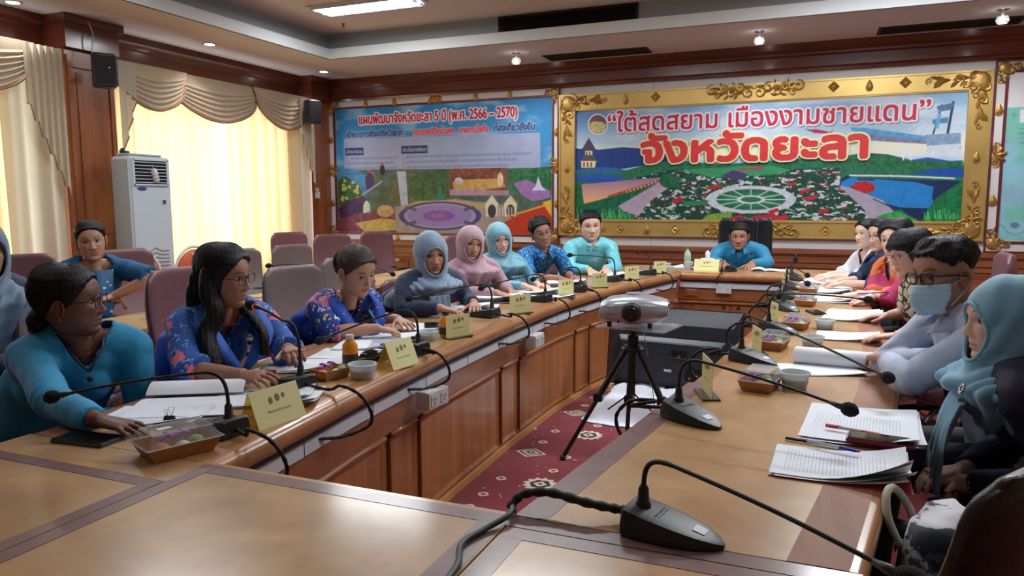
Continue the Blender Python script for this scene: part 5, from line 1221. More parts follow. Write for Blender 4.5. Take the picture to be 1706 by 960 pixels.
def person(P, label, tone='mid', fem=1, shirt=None, sleeve=1.0, fat=1.0, hair=None, hijab=None, trousers=None, glasses=None, mask=None, neck='round', collar=None, vest=None, hk=1., near=1, fold=.006, headkw={}, handkw=({}, {}), fingers=None, mouthcol=None, bust=.5, vdepth=.09, hem=None, skinneck=True, extra=None):
    Hx, Hy = P['hip']; N = Vector(P['N']); H = Vector(P['H']); s = P['s']; ta = R_(P['taz']); hz = .50
    root = Vector((Hx, Hy, 0)); hip = Vector((Hx, Hy, hz)); F = Vector((math.cos(ta), math.sin(ta), 0)); Rt = Vector((math.sin(ta), -math.cos(ta), 0)); UP = (N - hip).normalized()
    t = thing('person', label, 'person', tuple(root)); vox = .0085 if near else .011
    fa = math.atan2(N.y - hip.y, N.x - hip.x)
    def L_(v): return tuple(Vector(v) - root)
    sw = .155 * s * (.96 if fem else 1.06) * (.94 + .06 * fat)
    S = [N + Rt * sw * (1 if i == 0 else -1) - Vector((0, 0, .035)) + (N - hip).normalized() * -.005 for i in range(2)]
    Wp = [Vector(P['w'][0]), Vector(P['w'][1])]; ua, fl = .275 * s, .245 * s
    E = [ik(S[i], Wp[i], P['e'][i], ua, fl) for i in range(2)]
    for i in range(2):
        if E[i].z < .795 and Wp[i].z > .77: E[i].z = .795
    # torso rings (rt half width, forward half depth)
    def torso(mb, g, top=1.0, bottom=0., wide=0.):
        rows = [(-.10, .165, .135), (.0, .17, .14), (.22, .158, .128), (.45, .152, .120), (.66, .162, .122), (.80, .166, .112), (.90, .135, .088), (.965, .085, .066), (1.02, .058, .056)]
        rs = []; tdir = F
        for u, w, d in rows:
            if u < bottom or u > top: continue
            c = hip + (N - hip) * u; kf = 1 + (fat - 1) * (1.2 if u < .7 else .35); f2 = .02 * math.sin(PI * min(max(u, 0), 1))
            c = c - F * f2; ring = []
            for i in range(26):
                a = 2 * PI * i / 26; ca, sa = math.cos(a), math.sin(a)
                ring.append(L_(c + Rt * ((w * s * kf + g + wide) * math.copysign(abs(ca) ** .85, ca)) + F * ((d * s * kf + g) * math.copysign(abs(sa) ** .9, sa))))
            rs.append(ring)
        mb.rings(rs)
        if fem and bust:
            for sx in (-1, 1): mb.ball(L_(hip + (N - hip) * .66 + Rt * sx * .072 * s + F * (.075 * s + .02 * (fat - 1))), (.066 * s + g, .066 * s + g, .064 * s + g), 14, 10)
    def shoulders(mb, g):
        mb.tube([L_(S[0] + Vector((0, 0, 0))), L_(N + Rt * .09 * s - Vector((0, 0, .012))), L_(N - Rt * .09 * s - Vector((0, 0, .012))), L_(S[1])], [.050 * s + g, .052 * s + g, .052 * s + g, .050 * s + g], 14)
        for i in range(2): mb.ball(L_(S[i] - Vector((0, 0, .012))), .056 * s + g, 14, 10)
    def arm(mb, i, g, to, flare=0.):
        """to: 0..1 upper arm, 1..2 forearm"""
        pts, rad = [], []; pr_ = [(0, .050), (.15, .050), (.5, .045), (.85, .040), (1, .038), (1.12, .0385), (1.5, .034), (1.85, .0265), (2, .0255)]
        for u, r in pr_ + ([(to, None)] if to not in [q[0] for q in pr_] else []):
            if u > to: continue
            if r is None: r = np.interp(to, [q[0] for q in pr_], [q[1] for q in pr_])
            pts.append((u, r))
        pts.sort(); q = [(S[i].lerp(E[i], u) if u <= 1 else E[i].lerp(Wp[i], u - 1), r) for u, r in pts]
        fk = (fat - 1) * .35 + 1
        mb.tube([L_(p) for p, r in q], [r * s * fk + g + (flare * max(0, u - to + .5) if flare else 0) for (u, _), (p, r) in zip(pts, q)], 14)
    # ---------- body (skin)
    b = MB(); torso(b, -.016); shoulders(b, -.010)
    for i in range(2): arm(b, i, -.006, 1.25)
    fd = Vector((math.cos(fa), math.sin(fa), 0)) if (N - hip).to_2d().length > .03 else F
    if P['taz'] in (-90,): fd = F
    fr = Vector((fd.y, -fd.x, 0)); K, A, FT = [], [], []
    for sx in (1, -1):
        k_ = hip + fr * sx * .11 + fd * .42 * s + Vector((0, 0, .0)); a_ = Vector((k_.x + fd.x * .02, k_.y + fd.y * .02, .09)); K.append(k_); A.append(a_); FT.append(a_)
        b.tube([L_(hip + fr * sx * .08), L_(hip + fr * sx * .10 + fd * .18), L_(k_)], [.085, .078, .055], 12); b.tube([L_(k_), L_(k_.lerp(a_, .35)), L_(a_ - Vector((0, 0, .02)))], [.054, .052, .036], 12)
    hd = Vector((H.x, H.y, H.z)); nk = N - Vector((0, 0, .03)); hc = None
    Vb, Fb, _ = remesh(b, .014, 2); parts = [(Vb, Fb, np.ones((len(Vb), 3)))]
    # head matrix
    haz, hp, hr = [R_(q) for q in P['face']]; hs = hk * (1.0 if fem else 1.04) * min(s, 1.06)
    f_ = Vector((math.cos(haz) * math.cos(hp), math.sin(haz) * math.cos(hp), -math.sin(hp))); r_ = Vector((math.sin(haz), -math.cos(haz), 0)); u_ = r_.cross(f_)
    c_, s__ = math.cos(hr), math.sin(hr); r2 = r_ * c_ - u_ * s__; u2 = u_ * c_ + r_ * s__
    MH = np.array([[r2.x, f_.x, u2.x], [r2.y, f_.y, u2.y], [r2.z, f_.z, u2.z]]) * hs; HC = np.array(H - root) + MH @ np.array([0, -.018, .018])
    def hw(V): return (MH @ np.asarray(V, float).T).T + HC
    def hpnt(x, y, z): return tuple(hw([[x, y, z]])[0])
    nb = MB(); n1 = Vector(hpnt(0, -.022, -.045)); n0 = Vector(L_(nk)) - Vector((0, 0, .02)); nr = .050 * s * (.92 if fem else 1.08) * (1 + (fat - 1) * .4)
    nb.tube([tuple(n0), tuple(n0.lerp(n1, .35)), tuple(n0.lerp(n1, .7)), tuple(n1)], [nr * 1.22, nr * 1.0, nr * .97, nr * .98], 18)
    nb.ball(hpnt(0, .012, -.075), (.045 * hs, .045 * hs, .035 * hs), 14, 10)
    Vn, Fn, _ = remesh(nb, .009, 3); parts.append((Vn, Fn, np.ones((len(Vn), 3)) * (.97, .93, .92)))
    Vh, Fh, Ch = head_mesh(fem=fem, **headkw); parts.append((hw(Vh), Fh, Ch))
    for i in range(2):
        hb = MB(); side = 1 if i == 0 else -1; ang = R_(P['hd'][i]); d = Vector((math.cos(ang), math.sin(ang), 0)); kw = dict(handkw[i]); dz = kw.pop('dz', -.12); nrm = kw.pop('n', (0, 0, 1)); d = (d + Vector((0, 0, dz))).normalized()
        e_, w_ = E[i], Wp[i]; fk = (fat - 1) * .2 + 1
        hb.tube([L_(e_.lerp(w_, q)) for q in (.1, .35, .7, .92, 1.0)] + [L_(w_ + d * .015)], [.0365 * s * fk, .0355 * s * fk, .030 * s * fk, .0255 * s * fk, .0245 * s, .024 * s], 14)
        hand_geo(hb, L_(w_ + d * .012), d, nrm, side, k=.98 * s * (.95 if fem else 1.05), **kw); Vq, Fq, _ = remesh(hb, .0036 if near else .0048, 1); parts.append((Vq, Fq, np.ones((len(Vq), 3)) * (1, .94, .92)))
    V = []; Fa = []; C = []; o = 0
    for v, f, c in parts:
        V.append(v); C.append(c); Fa += [tuple(int(q) + o for q in ff) for ff in f]; o += len(v)
    link('body', to_mesh('body', np.vstack(V), Fa if False else Fa, skin(tone), col=np.vstack(C)), t)
    # eyes
    for sx, nm in ((1, 'eye'), (-1, 'eye')):
        eb = MB(); mw_ = mat('eye_white', srgb(184, 170, 162), .3); mi_ = mat('eye_iris', srgb(36, 22, 18), .15)
        c = (sx * .0305, .0665 + .0, -.0005); eb.mat(mw_)
        VV = []; M3 = Matrix([list(r) for r in (MH)])
        eb.ball(tuple(np.array(hpnt(*c))), (.0118, .0124, .0072), 14, 10, M=M3); eb.mat(mi_)
        eb.lathe([(.0001, .0130), (.0034, .0128), (.0060, .0118), (.0062, .0100)], c=tuple(np.array(hpnt(*c))), n=12, M=M3 @ Matrix.Rotation(R_(-90), 3, 'X')); eb.obj(nm, t, smooth=True)
    def wobble(seed, amp, sc=26):
        def f(V, Nn):
            W_ = V + np.array(root); q = W_ - np.array(S[0] + S[1]) / 2
            a = noise3(W_ * np.array([1, 1, .45]), sc, seed) * .6 + noise3(W_, sc * 2.3, seed + 5) * .3
            el = 0
            for i in range(2):
                dd = np.linalg.norm(W_ - np.array(E[i]), axis=1); el = el + np.exp(-(dd / .07) ** 2) * np.sin((W_ - np.array(E[i])) @ np.array((Wp[i] - S[i]).normalized()) * 190) * .8
                dd = np.linalg.norm(W_ - np.array(S[i]), axis=1); el = el + np.exp(-(dd / .09) ** 2) * np.sin(W_ @ np.array([60, 40, 90])) * .3
            return amp * (a + el * .6)
        return f
    # ---------- clothes
    sb = MB(); torso(sb, .010); shoulders(sb, .013)
    for i in range(2): arm(sb, i, .012 if sleeve >= 1.5 else .018, 1.93 if sleeve >= 1.5 else sleeve, 0.03 if sleeve < 1.5 else 0)
    for sx in (1, -1): sb.tube([L_(hip + fr * sx * .08), L_(hip + fr * sx * .09 + fd * .10)], [.105, .10], 12) if hem else None
    NN, FF, RR = np.array(L_(N)), np.array(F), np.array(Rt)
    def cut(V):
        q = V - NN; r = q @ RR; f = q @ FF; z = q[:, 2]
        k = (np.hypot(r, f) < .066 * s) & (z > -.035)
        if neck == 'v': k |= (f > 0) & (np.abs(r) < .052 * s * (z + vdepth) / vdepth + .004) & (z > -vdepth) 
        if neck == 'scoop': k |= (f > -.02) & ((r / (.085 * s)) ** 2 + ((z + .0) / vdepth) ** 2 < 1)
        return k
    Vs, Fs, Ns = remesh(sb, vox, 3, disp=wobble(len(label), fold), cut=cut); so = link('shirt' if shirt[1] is None else shirt[1], to_mesh('shirt', Vs, Fs, shirt[0]), t)
    md = so.modifiers.new('thick', 'SOLIDIFY'); md.thickness = .003; md.offset = -1
    if vest:
        vb = MB(); torso(vb, .020, top=.93); vb.tube([L_(N + Rt * .125 * s - Vector((0, 0, .035))), L_(N + Rt * .07 * s - Vector((0, 0, .012))), L_(N - Rt * .07 * s - Vector((0, 0, .012))), L_(N - Rt * .125 * s - Vector((0, 0, .035)))], [.062 * s, .066 * s, .066 * s, .062 * s], 14)
        def vcut(V):
            q = V - NN; r = q @ RR; f = q @ FF; z = q[:, 2]
            return (f > 0) & (np.abs(r) < .075 * s * (z + .20) / .20) & (z > -.20) | ((np.hypot(r, f) < .075 * s) & (z > -.05)) | (z < -.36)
        Vv, Fv, _ = remesh(vb, vox, 3, disp=wobble(3, fold * .7), cut=vcut); vo = link('vest', to_mesh('vest', Vv, Fv, vest), t); md = vo.modifiers.new('thick', 'SOLIDIFY'); md.thickness = .004
        for sx in (-1, 1):   # broad lapels
            A0 = [(.060, -.045, .03), (.090, .03, .022), (.088, .105, -.03), (.050, .14, -.12), (.004, .15, -.21)]; B0 = [(.085, -.06, .02), (.150, .02, -.008), (.155, .11, -.075), (.105, .16, -.15), (.02, .16, -.225)]
            A1 = spline([tuple(NN + RR * sx * a * s + FF * b_ * s * (.95 + .08 * fat) + np.array([0, 0, c])) for a, b_, c in A0], 5); B1 = spline([tuple(NN + RR * sx * a * s + FF * b_ * s * (.95 + .08 * fat) + np.array([0, 0, c])) for a, b_, c in B0], 5)
            lb = MB().mat(vest); n = len(A1); lb.add(A1 + [tuple((np.array(a) + b_) / 2 + FF * .010 + np.array([0, 0, .004])) for a, b_ in zip(A1, B1)] + B1, [(i, i + 1, n + i + 1, n + i) for i in range(n - 1)] + [(n + i, n + i + 1, 2 * n + i + 1, 2 * n + i) for i in range(n - 1)])
            lo = lb.obj('lapel', t, smooth=True); md = lo.modifiers.new('thick', 'SOLIDIFY'); md.thickness = .005
    if collar:
        kind, cm = collar; cb2 = MB().mat(cm); c0 = NN + np.array([0, 0, -.012]); ax_ = np.array(Vector(n1 - n0).normalized()); n = 30; rows = []
        gap = {'shirt': .30, 'stand': .16, 'open': .75}[kind]
        for (rr, zz, fl_) in ((.064, -.030, 0), (.060, .010, 0), (.062, .030, 0), (.072, .018, .5), (.086, -.016, 1)) if kind != 'stand' else ((.066, -.032, 0), (.061, .0, 0), (.058, .028, 0), (.061, .029, 0), (.066, -.005, 0)):
            ring = []
            for i in range(n + 1):
                a = PI / 2 + gap + (2 * PI - 2 * gap) * i / n; pt_ = 1 + fl_ * .45 * (G(a - PI / 2 - gap, .35) + G(a - (PI / 2 + 2 * PI - gap), .35))
                ring.append(tuple(c0 + RR * rr * s * 1.08 * math.cos(a) * pt_ + FF * (rr * s * math.sin(a) * pt_ + .008) + np.array([0, 0, zz - .018 * max(0, math.sin(a)) * (1.2 if kind == 'open' else 1) - fl_ * .02 * max(0, math.sin(a))])))
            rows.append(ring)
        cb2.rings(rows, False, False, closed=False); co_ = cb2.obj('collar', t, smooth=True); md = co_.modifiers.new('thick', 'SOLIDIFY'); md.thickness = .0025
        pk = MB().mat(cm)
        for i in range(4):
            p = hip.lerp(N, .86 - i * .17) ; pk.ball(L_(p + F * (.128 * s * (1 + (fat - 1) * .9) + .006)), (.006, .006, .006), 8, 6)
        pk.obj('button', t, smooth=True)
    tb = MB()
    for q, (sx, k_, a_) in enumerate(((1, K[0], A[0]), (-1, K[1], A[1]))):
        tb.tube([L_(hip + fr * sx * .07 - fd * .04), L_(hip + fr * sx * .10 + fd * .18), L_(k_)], [.112, .098, .075], 12); tb.tube([L_(k_ - Vector((0, 0, 0))), L_(k_.lerp(a_, .4)), L_(a_ + Vector((0, 0, .0)))], [.075, .068, .058], 12)
        sh = MB().mat(mat('dark_shoe_leather', srgb(30, 26, 26), .4)); rs = []
        for u, w, h in ((-.07, .026, .05), (-.05, .034, .075), (0, .036, .085), (.06, .040, .055), (.13, .042, .040), (.18, .030, .032), (.195, .012, .02)):
            c = Vector(L_(a_)) + fd * u; rs.append([(c.x + fr.x * w * math.cos(a), c.y + fr.y * w * math.cos(a), max(.002, h * .5 + h * .5 * math.sin(a))) for a in [2 * PI * i / 12 for i in range(12)]])
        sh.rings(rs); sh.obj('shoe', t, smooth=True)
    Vt, Ft, _ = remesh(tb, .014, 3, disp=wobble(9, .003)); link('trousers', to_mesh('trousers', Vt, Ft, trousers or mat('dark_trousers', srgb(26, 28, 38), .8)), t)
    # ---------- hair or veil
    if hair:
        hm = mat(hair.get('mat', 'black_hair'), srgb(*hair.get('col', (24, 20, 22))), .5, spec=.25, noise=(70, .25, (1, 1, .08)), bump=(160, .35, (1, 1, .1)))
        Vq, Fq = hair_shell(hair['line'], hair['thick'], headkw.get('wide', 1.), low=hair.get('low'), part=hair.get('part', 0), wave=hair.get('wave', 0), jag=hair.get('jag', 0), bulk=hair.get('bulk'), seed=len(label))
        ho = link('hair', to_mesh('hair', hw(Vq), Fq, hm), t)
        if 'locks' in hair:
            lb = MB()
            for pts, w, fl_ in hair['locks']: lb.tube([hpnt(*p) if len(p) == 3 else tuple(NN + RR * p[0] + FF * p[1] + np.array([0, 0, p[2]])) for p in spline_mixed(pts, hpnt, NN, RR, FF)], [w[0] + (w[1] - w[0]) * 1.0 * i / 24 if True else w for i in range(25)], 14, flat=fl_)
            Vq, Fq, _ = remesh(lb, .008, 3, disp=lambda V, Nn: .0018 * np.sin(V @ np.array([260, 220, 12])) ); link('long_hair', to_mesh('long_hair', Vq, Fq, hm), t)
        if 'bun' in hair: c, r = hair['bun']; bb = MB().mat(hm); bb.ball(hpnt(*c), r, 18, 12, M=Matrix([list(q) for q in MH])); bb.obj('hair_bun', t, smooth=True)
        if 'tie' in hair: c, r, tm_ = hair['tie']; bb = MB().mat(tm_); bb.ball(hpnt(*c), r, 14, 10, M=Matrix([list(q) for q in MH])); bb.obj('hair_tie', t, smooth=True)
    if hijab:
        vm = hijab['mat']; vb = MB(); Mv = Matrix([list(q) for q in MH])
        vb.ball(hpnt(0, -.014, .006), (.092, .111, .113), 26, 20, M=Mv)
        vb.tube([hpnt(0, .006, -.02), hpnt(0, .006, -.07), hpnt(0, .0, -.11)], [.088 * hs, .086 * hs, .080 * hs], 20)
        nn_ = Vector(tuple(NN)); drop = hijab.get('drop', .22); cp = Vector(hpnt(0, -.004, -.085)); rs = []
        for u, w, d, fo in ((0, .076, .076, .0), (.25, .082, .080, .0), (.5, .105, .088, .008), (.72, .140, .104, .012), (.86, .172, .120, .016), (1, .184, .134, .022)):
            z0_ = cp.z; z1_ = nn_.z - .055; c = cp.lerp(Vector((nn_.x, nn_.y, z1_)), u); rs.append([tuple(c + Vector(RR) * (w * s * math.cos(a)) + Vector(FF) * (d * s * math.sin(a) + fo)) for a in [2 * PI * i / 26 for i in range(26)]])
        for u in (.5, 1): 
            c = Vector((nn_.x, nn_.y, nn_.z - .055)) + (Vector(tuple(np.array(hip - root))) - nn_) * 0; c = nn_ + (Vector(tuple(np.array(hip - root))) - nn_) * (.12 + .28 * u * drop / .22); w, d = (.190, .146) if u < 1 else (.172, .150)
            rs.append([tuple(c + Vector(RR) * (w * s * math.cos(a)) + Vector(FF) * ((d * s + .02 * fat) * math.sin(a) + .016)) for a in [2 * PI * i / 26 for i in range(26)]])
        vb.rings(rs[::-1])
        for k in range(5):   # cloth wound in soft bands under the chin
            a0_, dr = .080 + .004 * k, .012 + .030 * k; L0 = Vector(hpnt(-.080, .0, -.03 - .014 * k)); L1 = Vector(hpnt(.078, -.01, -.05 - .022 * k)); Cm = Vector(hpnt(.012 * (k - 2), .083 + .010 * k, -.112 - dr * .8))
            vb.tube(bez([L0, L0.lerp(Cm, .75) + Vector((0, 0, -.02)) + Vector(FF) * .02, Cm, L1.lerp(Cm, .75) + Vector((0, 0, -.02)) + Vector(FF) * .02, L1], 16), [.008 + .009 * math.sin(PI * i / 16) for i in range(17)], 10)
        MI = np.linalg.inv(MH); sd = len(label)
        def vd(V, Nn):
            q = (MI @ (V - HC).T).T; low = ss(-.06, -.11, q[:, 2]); W_ = V - NN; ang = np.arctan2(W_ @ RR, W_ @ FF); front = ss(-.02, .05, q[:, 1])
            fl_ = np.sin(q[:, 2] * 105 - 780 * q[:, 0] ** 2 + 1.2 * noise3(V, 9, sd) + q[:, 0] * 26) * .0062 * low * front
            sd_ = np.sin(ang * 9 + 1.5 * noise3(V, 7, sd + 1) + W_[:, 2] * 9) * .0078 * ss(-.12, -.20, q[:, 2]); cap = np.sin(q[:, 1] * 95 + q[:, 2] * 60 + 2 * noise3(V, 18, sd + 2)) * .0020 * (1 - low)
            return fl_ + sd_ + cap + .0012 * noise3(V, 40, sd + 3) * low
        rx, rz, zc = hijab.get('open', (.0585, .080, -.033))
        def vcut(V):
            q = (MI @ (V - HC).T).T; return (q[:, 1] > .028) & ((q[:, 0] / rx) ** 2 + ((q[:, 2] - zc) / rz) ** 2 < 1) & (q[:, 2] > -.118)
        Vq, Fq, _ = remesh(vb, .0070 if near else .009, 2, disp=vd, cut=vcut); vo = link('headscarf', to_mesh('headscarf', Vq, Fq, vm), t); md = vo.modifiers.new('thick', 'SOLIDIFY'); md.thickness = .004; md.offset = 1
        # rolled edge of cloth round the face
        eb = MB().mat(vm); ring = []
        for i in range(41):
            a = 2 * PI * i / 40; x, z = rx * math.cos(a) * 1.02, zc + rz * math.sin(a) * 1.0; z = max(z, -.116)
            yy = max(math.sqrt(max(0, 1 - (x / .092) ** 2 - ((z - .006) / .113) ** 2)) * .111 - .014, (math.sqrt(max(0, 1 - (x / .087) ** 2)) * .087 + .006) if z < -.02 else 0)
            ring.append(hpnt(x, yy, z))
        eb.tube(ring, .0058 * hs, 8); eb.obj('rolled_edge', t, smooth=True)
        if hijab.get('tail'):
            tb_ = MB().mat(vm)
            for pts, w in hijab['tail']:
                A1 = spline(pts, 5); n = len(A1); tv = []
                for i, p in enumerate(A1):
                    ww = w[0] + (w[1] - w[0]) * i / (n - 1)
                    for j in range(13): u = j / 12 - .5; tv.append(tuple(NN + RR * (p[0] + u * ww * 2) + FF * (p[1] + .010 * math.sin(u * 22 + i * .25)) + np.array([0, 0, p[2]])))
                tb_.add(tv, [(i * 13 + j, i * 13 + j + 1, i * 13 + j + 14, i * 13 + j + 13) for i in range(n - 1) for j in range(12)])
            to_ = tb_.obj('scarf_end', t, smooth=True); md = to_.modifiers.new('thick', 'SOLIDIFY'); md.thickness = .003
    if glasses:
        gm, shape = glasses; gb = MB().mat(gm); th = {'thin': .0011, 'bold': .0027}.get(shape, .0016)
        for sx in (-1, 1):
            w, h = (.024, .018) if shape != 'round' else (.023, .022)
            pts = [hpnt(sx * .0315 + w * math.copysign(abs(math.cos(a)) ** .6, math.cos(a)), .094 - .10 * (abs(sx * .0315 + w * math.cos(a)) - .02) ** 1.0 * .25, -.002 + h * math.copysign(abs(math.sin(a)) ** .6, math.sin(a))) for a in [2 * PI * i / 24 for i in range(25)]]
            gb.tube(pts, th * hs, 6); gb.tube([hpnt(sx * .055, .091, .006), hpnt(sx * .074, .075, .006), hpnt(sx * .079, .02, .002), hpnt(sx * .079, -.015, -.004), hpnt(sx * .077, -.03, -.02)], th * hs, 6)
        gb.tube([hpnt(-.009, .096, .003), hpnt(0, .099, .006), hpnt(.009, .096, .003)], th * hs, 6); g = gb.obj('glasses', t, smooth=True)
        lz = MB().mat(M_lens)
        for sx in (-1, 1): lz.add([hpnt(sx * .0315 + .023 * math.cos(a), .0925, -.002 + .017 * math.sin(a)) for a in [2 * PI * i / 16 for i in range(16)]], [tuple(range(16))])
        lz.obj('lens', g)
    if mask:
        mb_ = MB().mat(mask); rows = []; n = 21
        for z in np.linspace(-.022, -.116, 15):
            k = (z + .022) / -.094; row = []; lim = R_(74 - 10 * abs(k - .45)); zz_ = z
            for i in range(n):
                a = -lim + 2 * lim * i / (n - 1); x, y = head_pt(np.array([a]), np.array([max(z, -.098)]), .007); x, y = float(x[0]), float(y[0])
                y += .006 + .026 * math.exp(-(x / .030) ** 2) * (.55 + math.sin(PI * min(1, k * 1.05))) + .0022 * math.sin(k * 5 * 2 * PI); row.append(hpnt(x, y, zz_ - .006 * k * math.cos(a)))
            rows.append(row)
        mb_.rings(rows, False, False, closed=False); mo_ = mb_.obj('face_mask', t, smooth=True); md = mo_.modifiers.new('thick', 'SOLIDIFY'); md.thickness = .002
        lp = MB().mat(M_white)
        for sx in (-1, 1):
            lp.tube([hpnt(sx * .066, .030, -.030), hpnt(sx * .076, .0, -.012), hpnt(sx * .080, -.022, .004)], .0016, 6); lp.tube([hpnt(sx * .058, .030, -.095), hpnt(sx * .073, .0, -.06), hpnt(sx * .079, -.022, -.035)], .0016, 6)
        lp.obj('ear_loop', mo_)
    return dict(root=t, NN=NN, FF=FF, RR=RR, S=S, E=E, W=Wp, h=hpnt, off=np.array(root))
def spline_mixed(pts, hp_, NN, RR, FF):
    """control points (x,y,z) in head space or (x,y,z,0) in torso space -> 25 smooth points in torso space tuples"""
    Q = []
    for p in pts: Q.append(Vector(hp_(*p)) if len(p) == 3 else Vector(tuple(NN + RR * p[0] + FF * p[1] + np.array([0, 0, p[2]]))))
    S_ = spline(Q, 24); idx = np.linspace(0, len(S_) - 1, 25).astype(int); out = []
    for i in idx:
        w = np.array(S_[i]) - NN; out.append((float(w @ RR), float(w @ FF), float(w[2]), 0))
    return out
PEOPLE = {
 'L1': {"hip":[-2.62,1.74],"N":[-2.31,1.75,0.94],"H":[-2.27,1.71,1.06],"face":[33,-2,4],"taz":-32,"e":[[-2.54,1.48,0.62],[-2.21,2.02,0.62]],"w":[[-1.87,1.44,0.79],[-2.26,1.66,0.68]],"hd":[12,-40],"s":1.02},
 'L2': {"hip":[-2.55,2.28],"N":[-2.17,2.25,0.98],"H":[-2.09,2.21,1.1],"face":[12,5,4],"taz":-22,"e":[[-2.35,1.96,0.62],[-2.12,2.54,0.62]],"w":[[-1.85,1.99,0.8],[-1.83,2.22,0.85]],"hd":[-5,-35],"s":1.0},
 'L3': {"hip":[-2.6,3.1],"N":[-2.15,3.05,0.94],"H":[-2.04,3.01,1.05],"face":[-18,20,6],"taz":-20,"e":[[-2.31,2.76,0.62],[-2.1,3.35,0.62]],"w":[[-1.93,2.98,0.8],[-1.99,3.27,0.8]],"hd":[20,-30],"s":1.0},
 'L4': {"hip":[-2.6,3.95],"N":[-2.13,3.88,0.96],"H":[-2.09,3.84,1.08],"face":[-46,8,4],"taz":-32,"e":[[-2.37,3.61,0.62],[-2.02,4.17,0.62]],"w":[[-1.96,3.69,0.8],[-1.88,3.96,0.8]],"hd":[10,-60],"s":1.06},
 'L5': {"hip":[-2.6,4.7],"N":[-2.19,4.6,0.98],"H":[-2.18,4.56,1.1],"face":[-45,5,-8],"taz":-35,"e":[[-2.43,4.36,0.62],[-2.07,4.87,0.62]],"w":[[-1.95,4.46,0.8],[-1.92,4.6,0.8]],"hd":[-15,-15],"s":1.0},
 'L6': {"hip":[-2.55,5.2],"N":[-2.17,5.05,0.98],"H":[-2.16,5.01,1.11],"face":[-50,5,6],"taz":-40,"e":[[-2.43,4.82,0.62],[-2.02,5.31,0.62]],"w":[[-1.93,4.91,0.8],[-1.89,5.05,0.8]],"hd":[-15,-15],"s":1.0},
 'L7': {"hip":[-2.45,5.9],"N":[-2.09,5.7,1.0],"H":[-2.07,5.66,1.13],"face":[-52,3,14],"taz":-42,"e":[[-2.36,5.49,0.62],[-1.94,5.96,0.62]],"w":[[-1.88,5.52,0.8],[-1.82,5.65,0.8]],"hd":[-25,-25],"s":1.0},
 'L8': {"hip":[-2.2,6.85],"N":[-1.92,6.55,1.02],"H":[-1.91,6.51,1.16],"face":[-64,6,4],"taz":-62,"e":[[-2.25,6.45,0.62],[-1.66,6.76,0.62]],"w":[[-1.85,6.28,0.8],[-1.73,6.35,0.8]],"hd":[-60,-60],"s":1.1},
 'C': {"hip":[-0.74,7.92],"N":[-0.71,7.7,0.94],"H":[-0.72,7.62,1.03],"face":[-88,6,0],"taz":-90,"e":[[-1.06,7.76,0.62],[-0.37,7.76,0.62]],"w":[[-0.84,7.43,0.8],[-0.58,7.43,0.8]],"hd":[-90,-90],"s":1.18},
 'R1': {"hip":[0.59,6.61],"N":[0.38,6.55,0.97],"H":[0.34,6.51,1.12],"face":[-140,0,3],"taz":-155,"e":[[0.31,6.84,0.62],[0.56,6.29,0.62]],"w":[[0.1,6.55,0.8],[0.13,6.41,0.8]],"hd":[-165,-165],"s":0.95},
 'R2': {"hip":[0.66,6.04],"N":[0.44,6.0,1.0],"H":[0.41,5.96,1.13],"face":[-140,5,0],"taz":-165,"e":[[0.42,6.32,0.62],[0.58,5.71,0.62]],"w":[[0.16,6.02,0.8],[0.19,5.88,0.8]],"hd":[-170,-170],"s":1.0},
 'R3': {"hip":[0.7,5.24],"N":[0.48,5.2,1.01],"H":[0.44,5.16,1.14],"face":[-122,3,6],"taz":-150,"e":[[0.38,5.49,0.62],[0.71,4.93,0.62]],"w":[[0.31,5.03,0.8],[0.26,5.23,0.8]],"hd":[-170,-170],"s":1.05},
 'R4': {"hip":[0.73,4.23],"N":[0.52,4.25,0.99],"H":[0.42,4.21,1.11],"face":[-152,8,8],"taz":-160,"e":[[0.47,4.54,0.62],[0.68,3.95,0.62]],"w":[[0.37,4.32,0.8],[0.35,3.66,0.8]],"hd":[175,175],"s":1.0},
 'R5': {"hip":[0.69,2.87],"N":[0.47,2.88,1.02],"H":[0.38,2.84,1.13],"face":[-143,5,4],"taz":-165,"e":[[0.26,3.1,0.82],[0.26,2.56,0.8]],"w":[[0.41,2.84,0.86],[0.24,2.88,0.84]],"hd":[-60,100],"s":1.06},
 'R6': {"hip":[0.86,2.45],"N":[0.5,2.38,0.95],"H":[0.46,2.34,1.06],"face":[-166,2,2],"taz":180,"e":[[0.62,2.7,0.76],[0.66,2.22,0.72]],"w":[[0.42,2.42,0.62],[0.41,2.36,0.6]],"hd":[-160,150],"s":1.05},
 'B1': {"hip":[-4.28,3.2],"N":[-4.01,3.15,1.04],"H":[-3.97,3.11,1.16],"face":[-36,2,6],"taz":-30,"e":[[-4.05,2.93,0.84],[-3.57,3.15,0.85]],"w":[[-3.88,3.1,0.83],[-3.84,3.12,0.85]],"hd":[60,-95],"s":1.0},
 'B2': {"hip":[-3.19,1.85],"N":[-2.97,1.85,1.08],"H":[-2.89,1.81,1.21],"face":[-10,0,0],"taz":-10,"e":[[-3.09,1.54,0.62],[-2.98,2.16,0.62]],"w":[[-2.7,1.78,0.8],[-3.47,2.23,0.79]],"hd":[0,0],"s":1.0},
}
SHORT = [(0, .066), (30, .062), (50, .046), (64, .022), (76, -.014), (86, .010), (100, .020), (112, -.02), (140, -.05), (180, -.062)]
TIED = [(0, .072), (30, .062), (55, .034), (74, .002), (84, -.012), (94, .014), (106, .0), (130, -.04), (180, -.062)]
LONG = [(0, .074), (22, .064), (48, .036), (66, .004), (76, -.05), (84, -.112), (180, -.118)]
BOB = [(0, .030), (20, .026), (42, .020), (56, -.005), (66, -.05), (80, -.075), (180, -.088)]
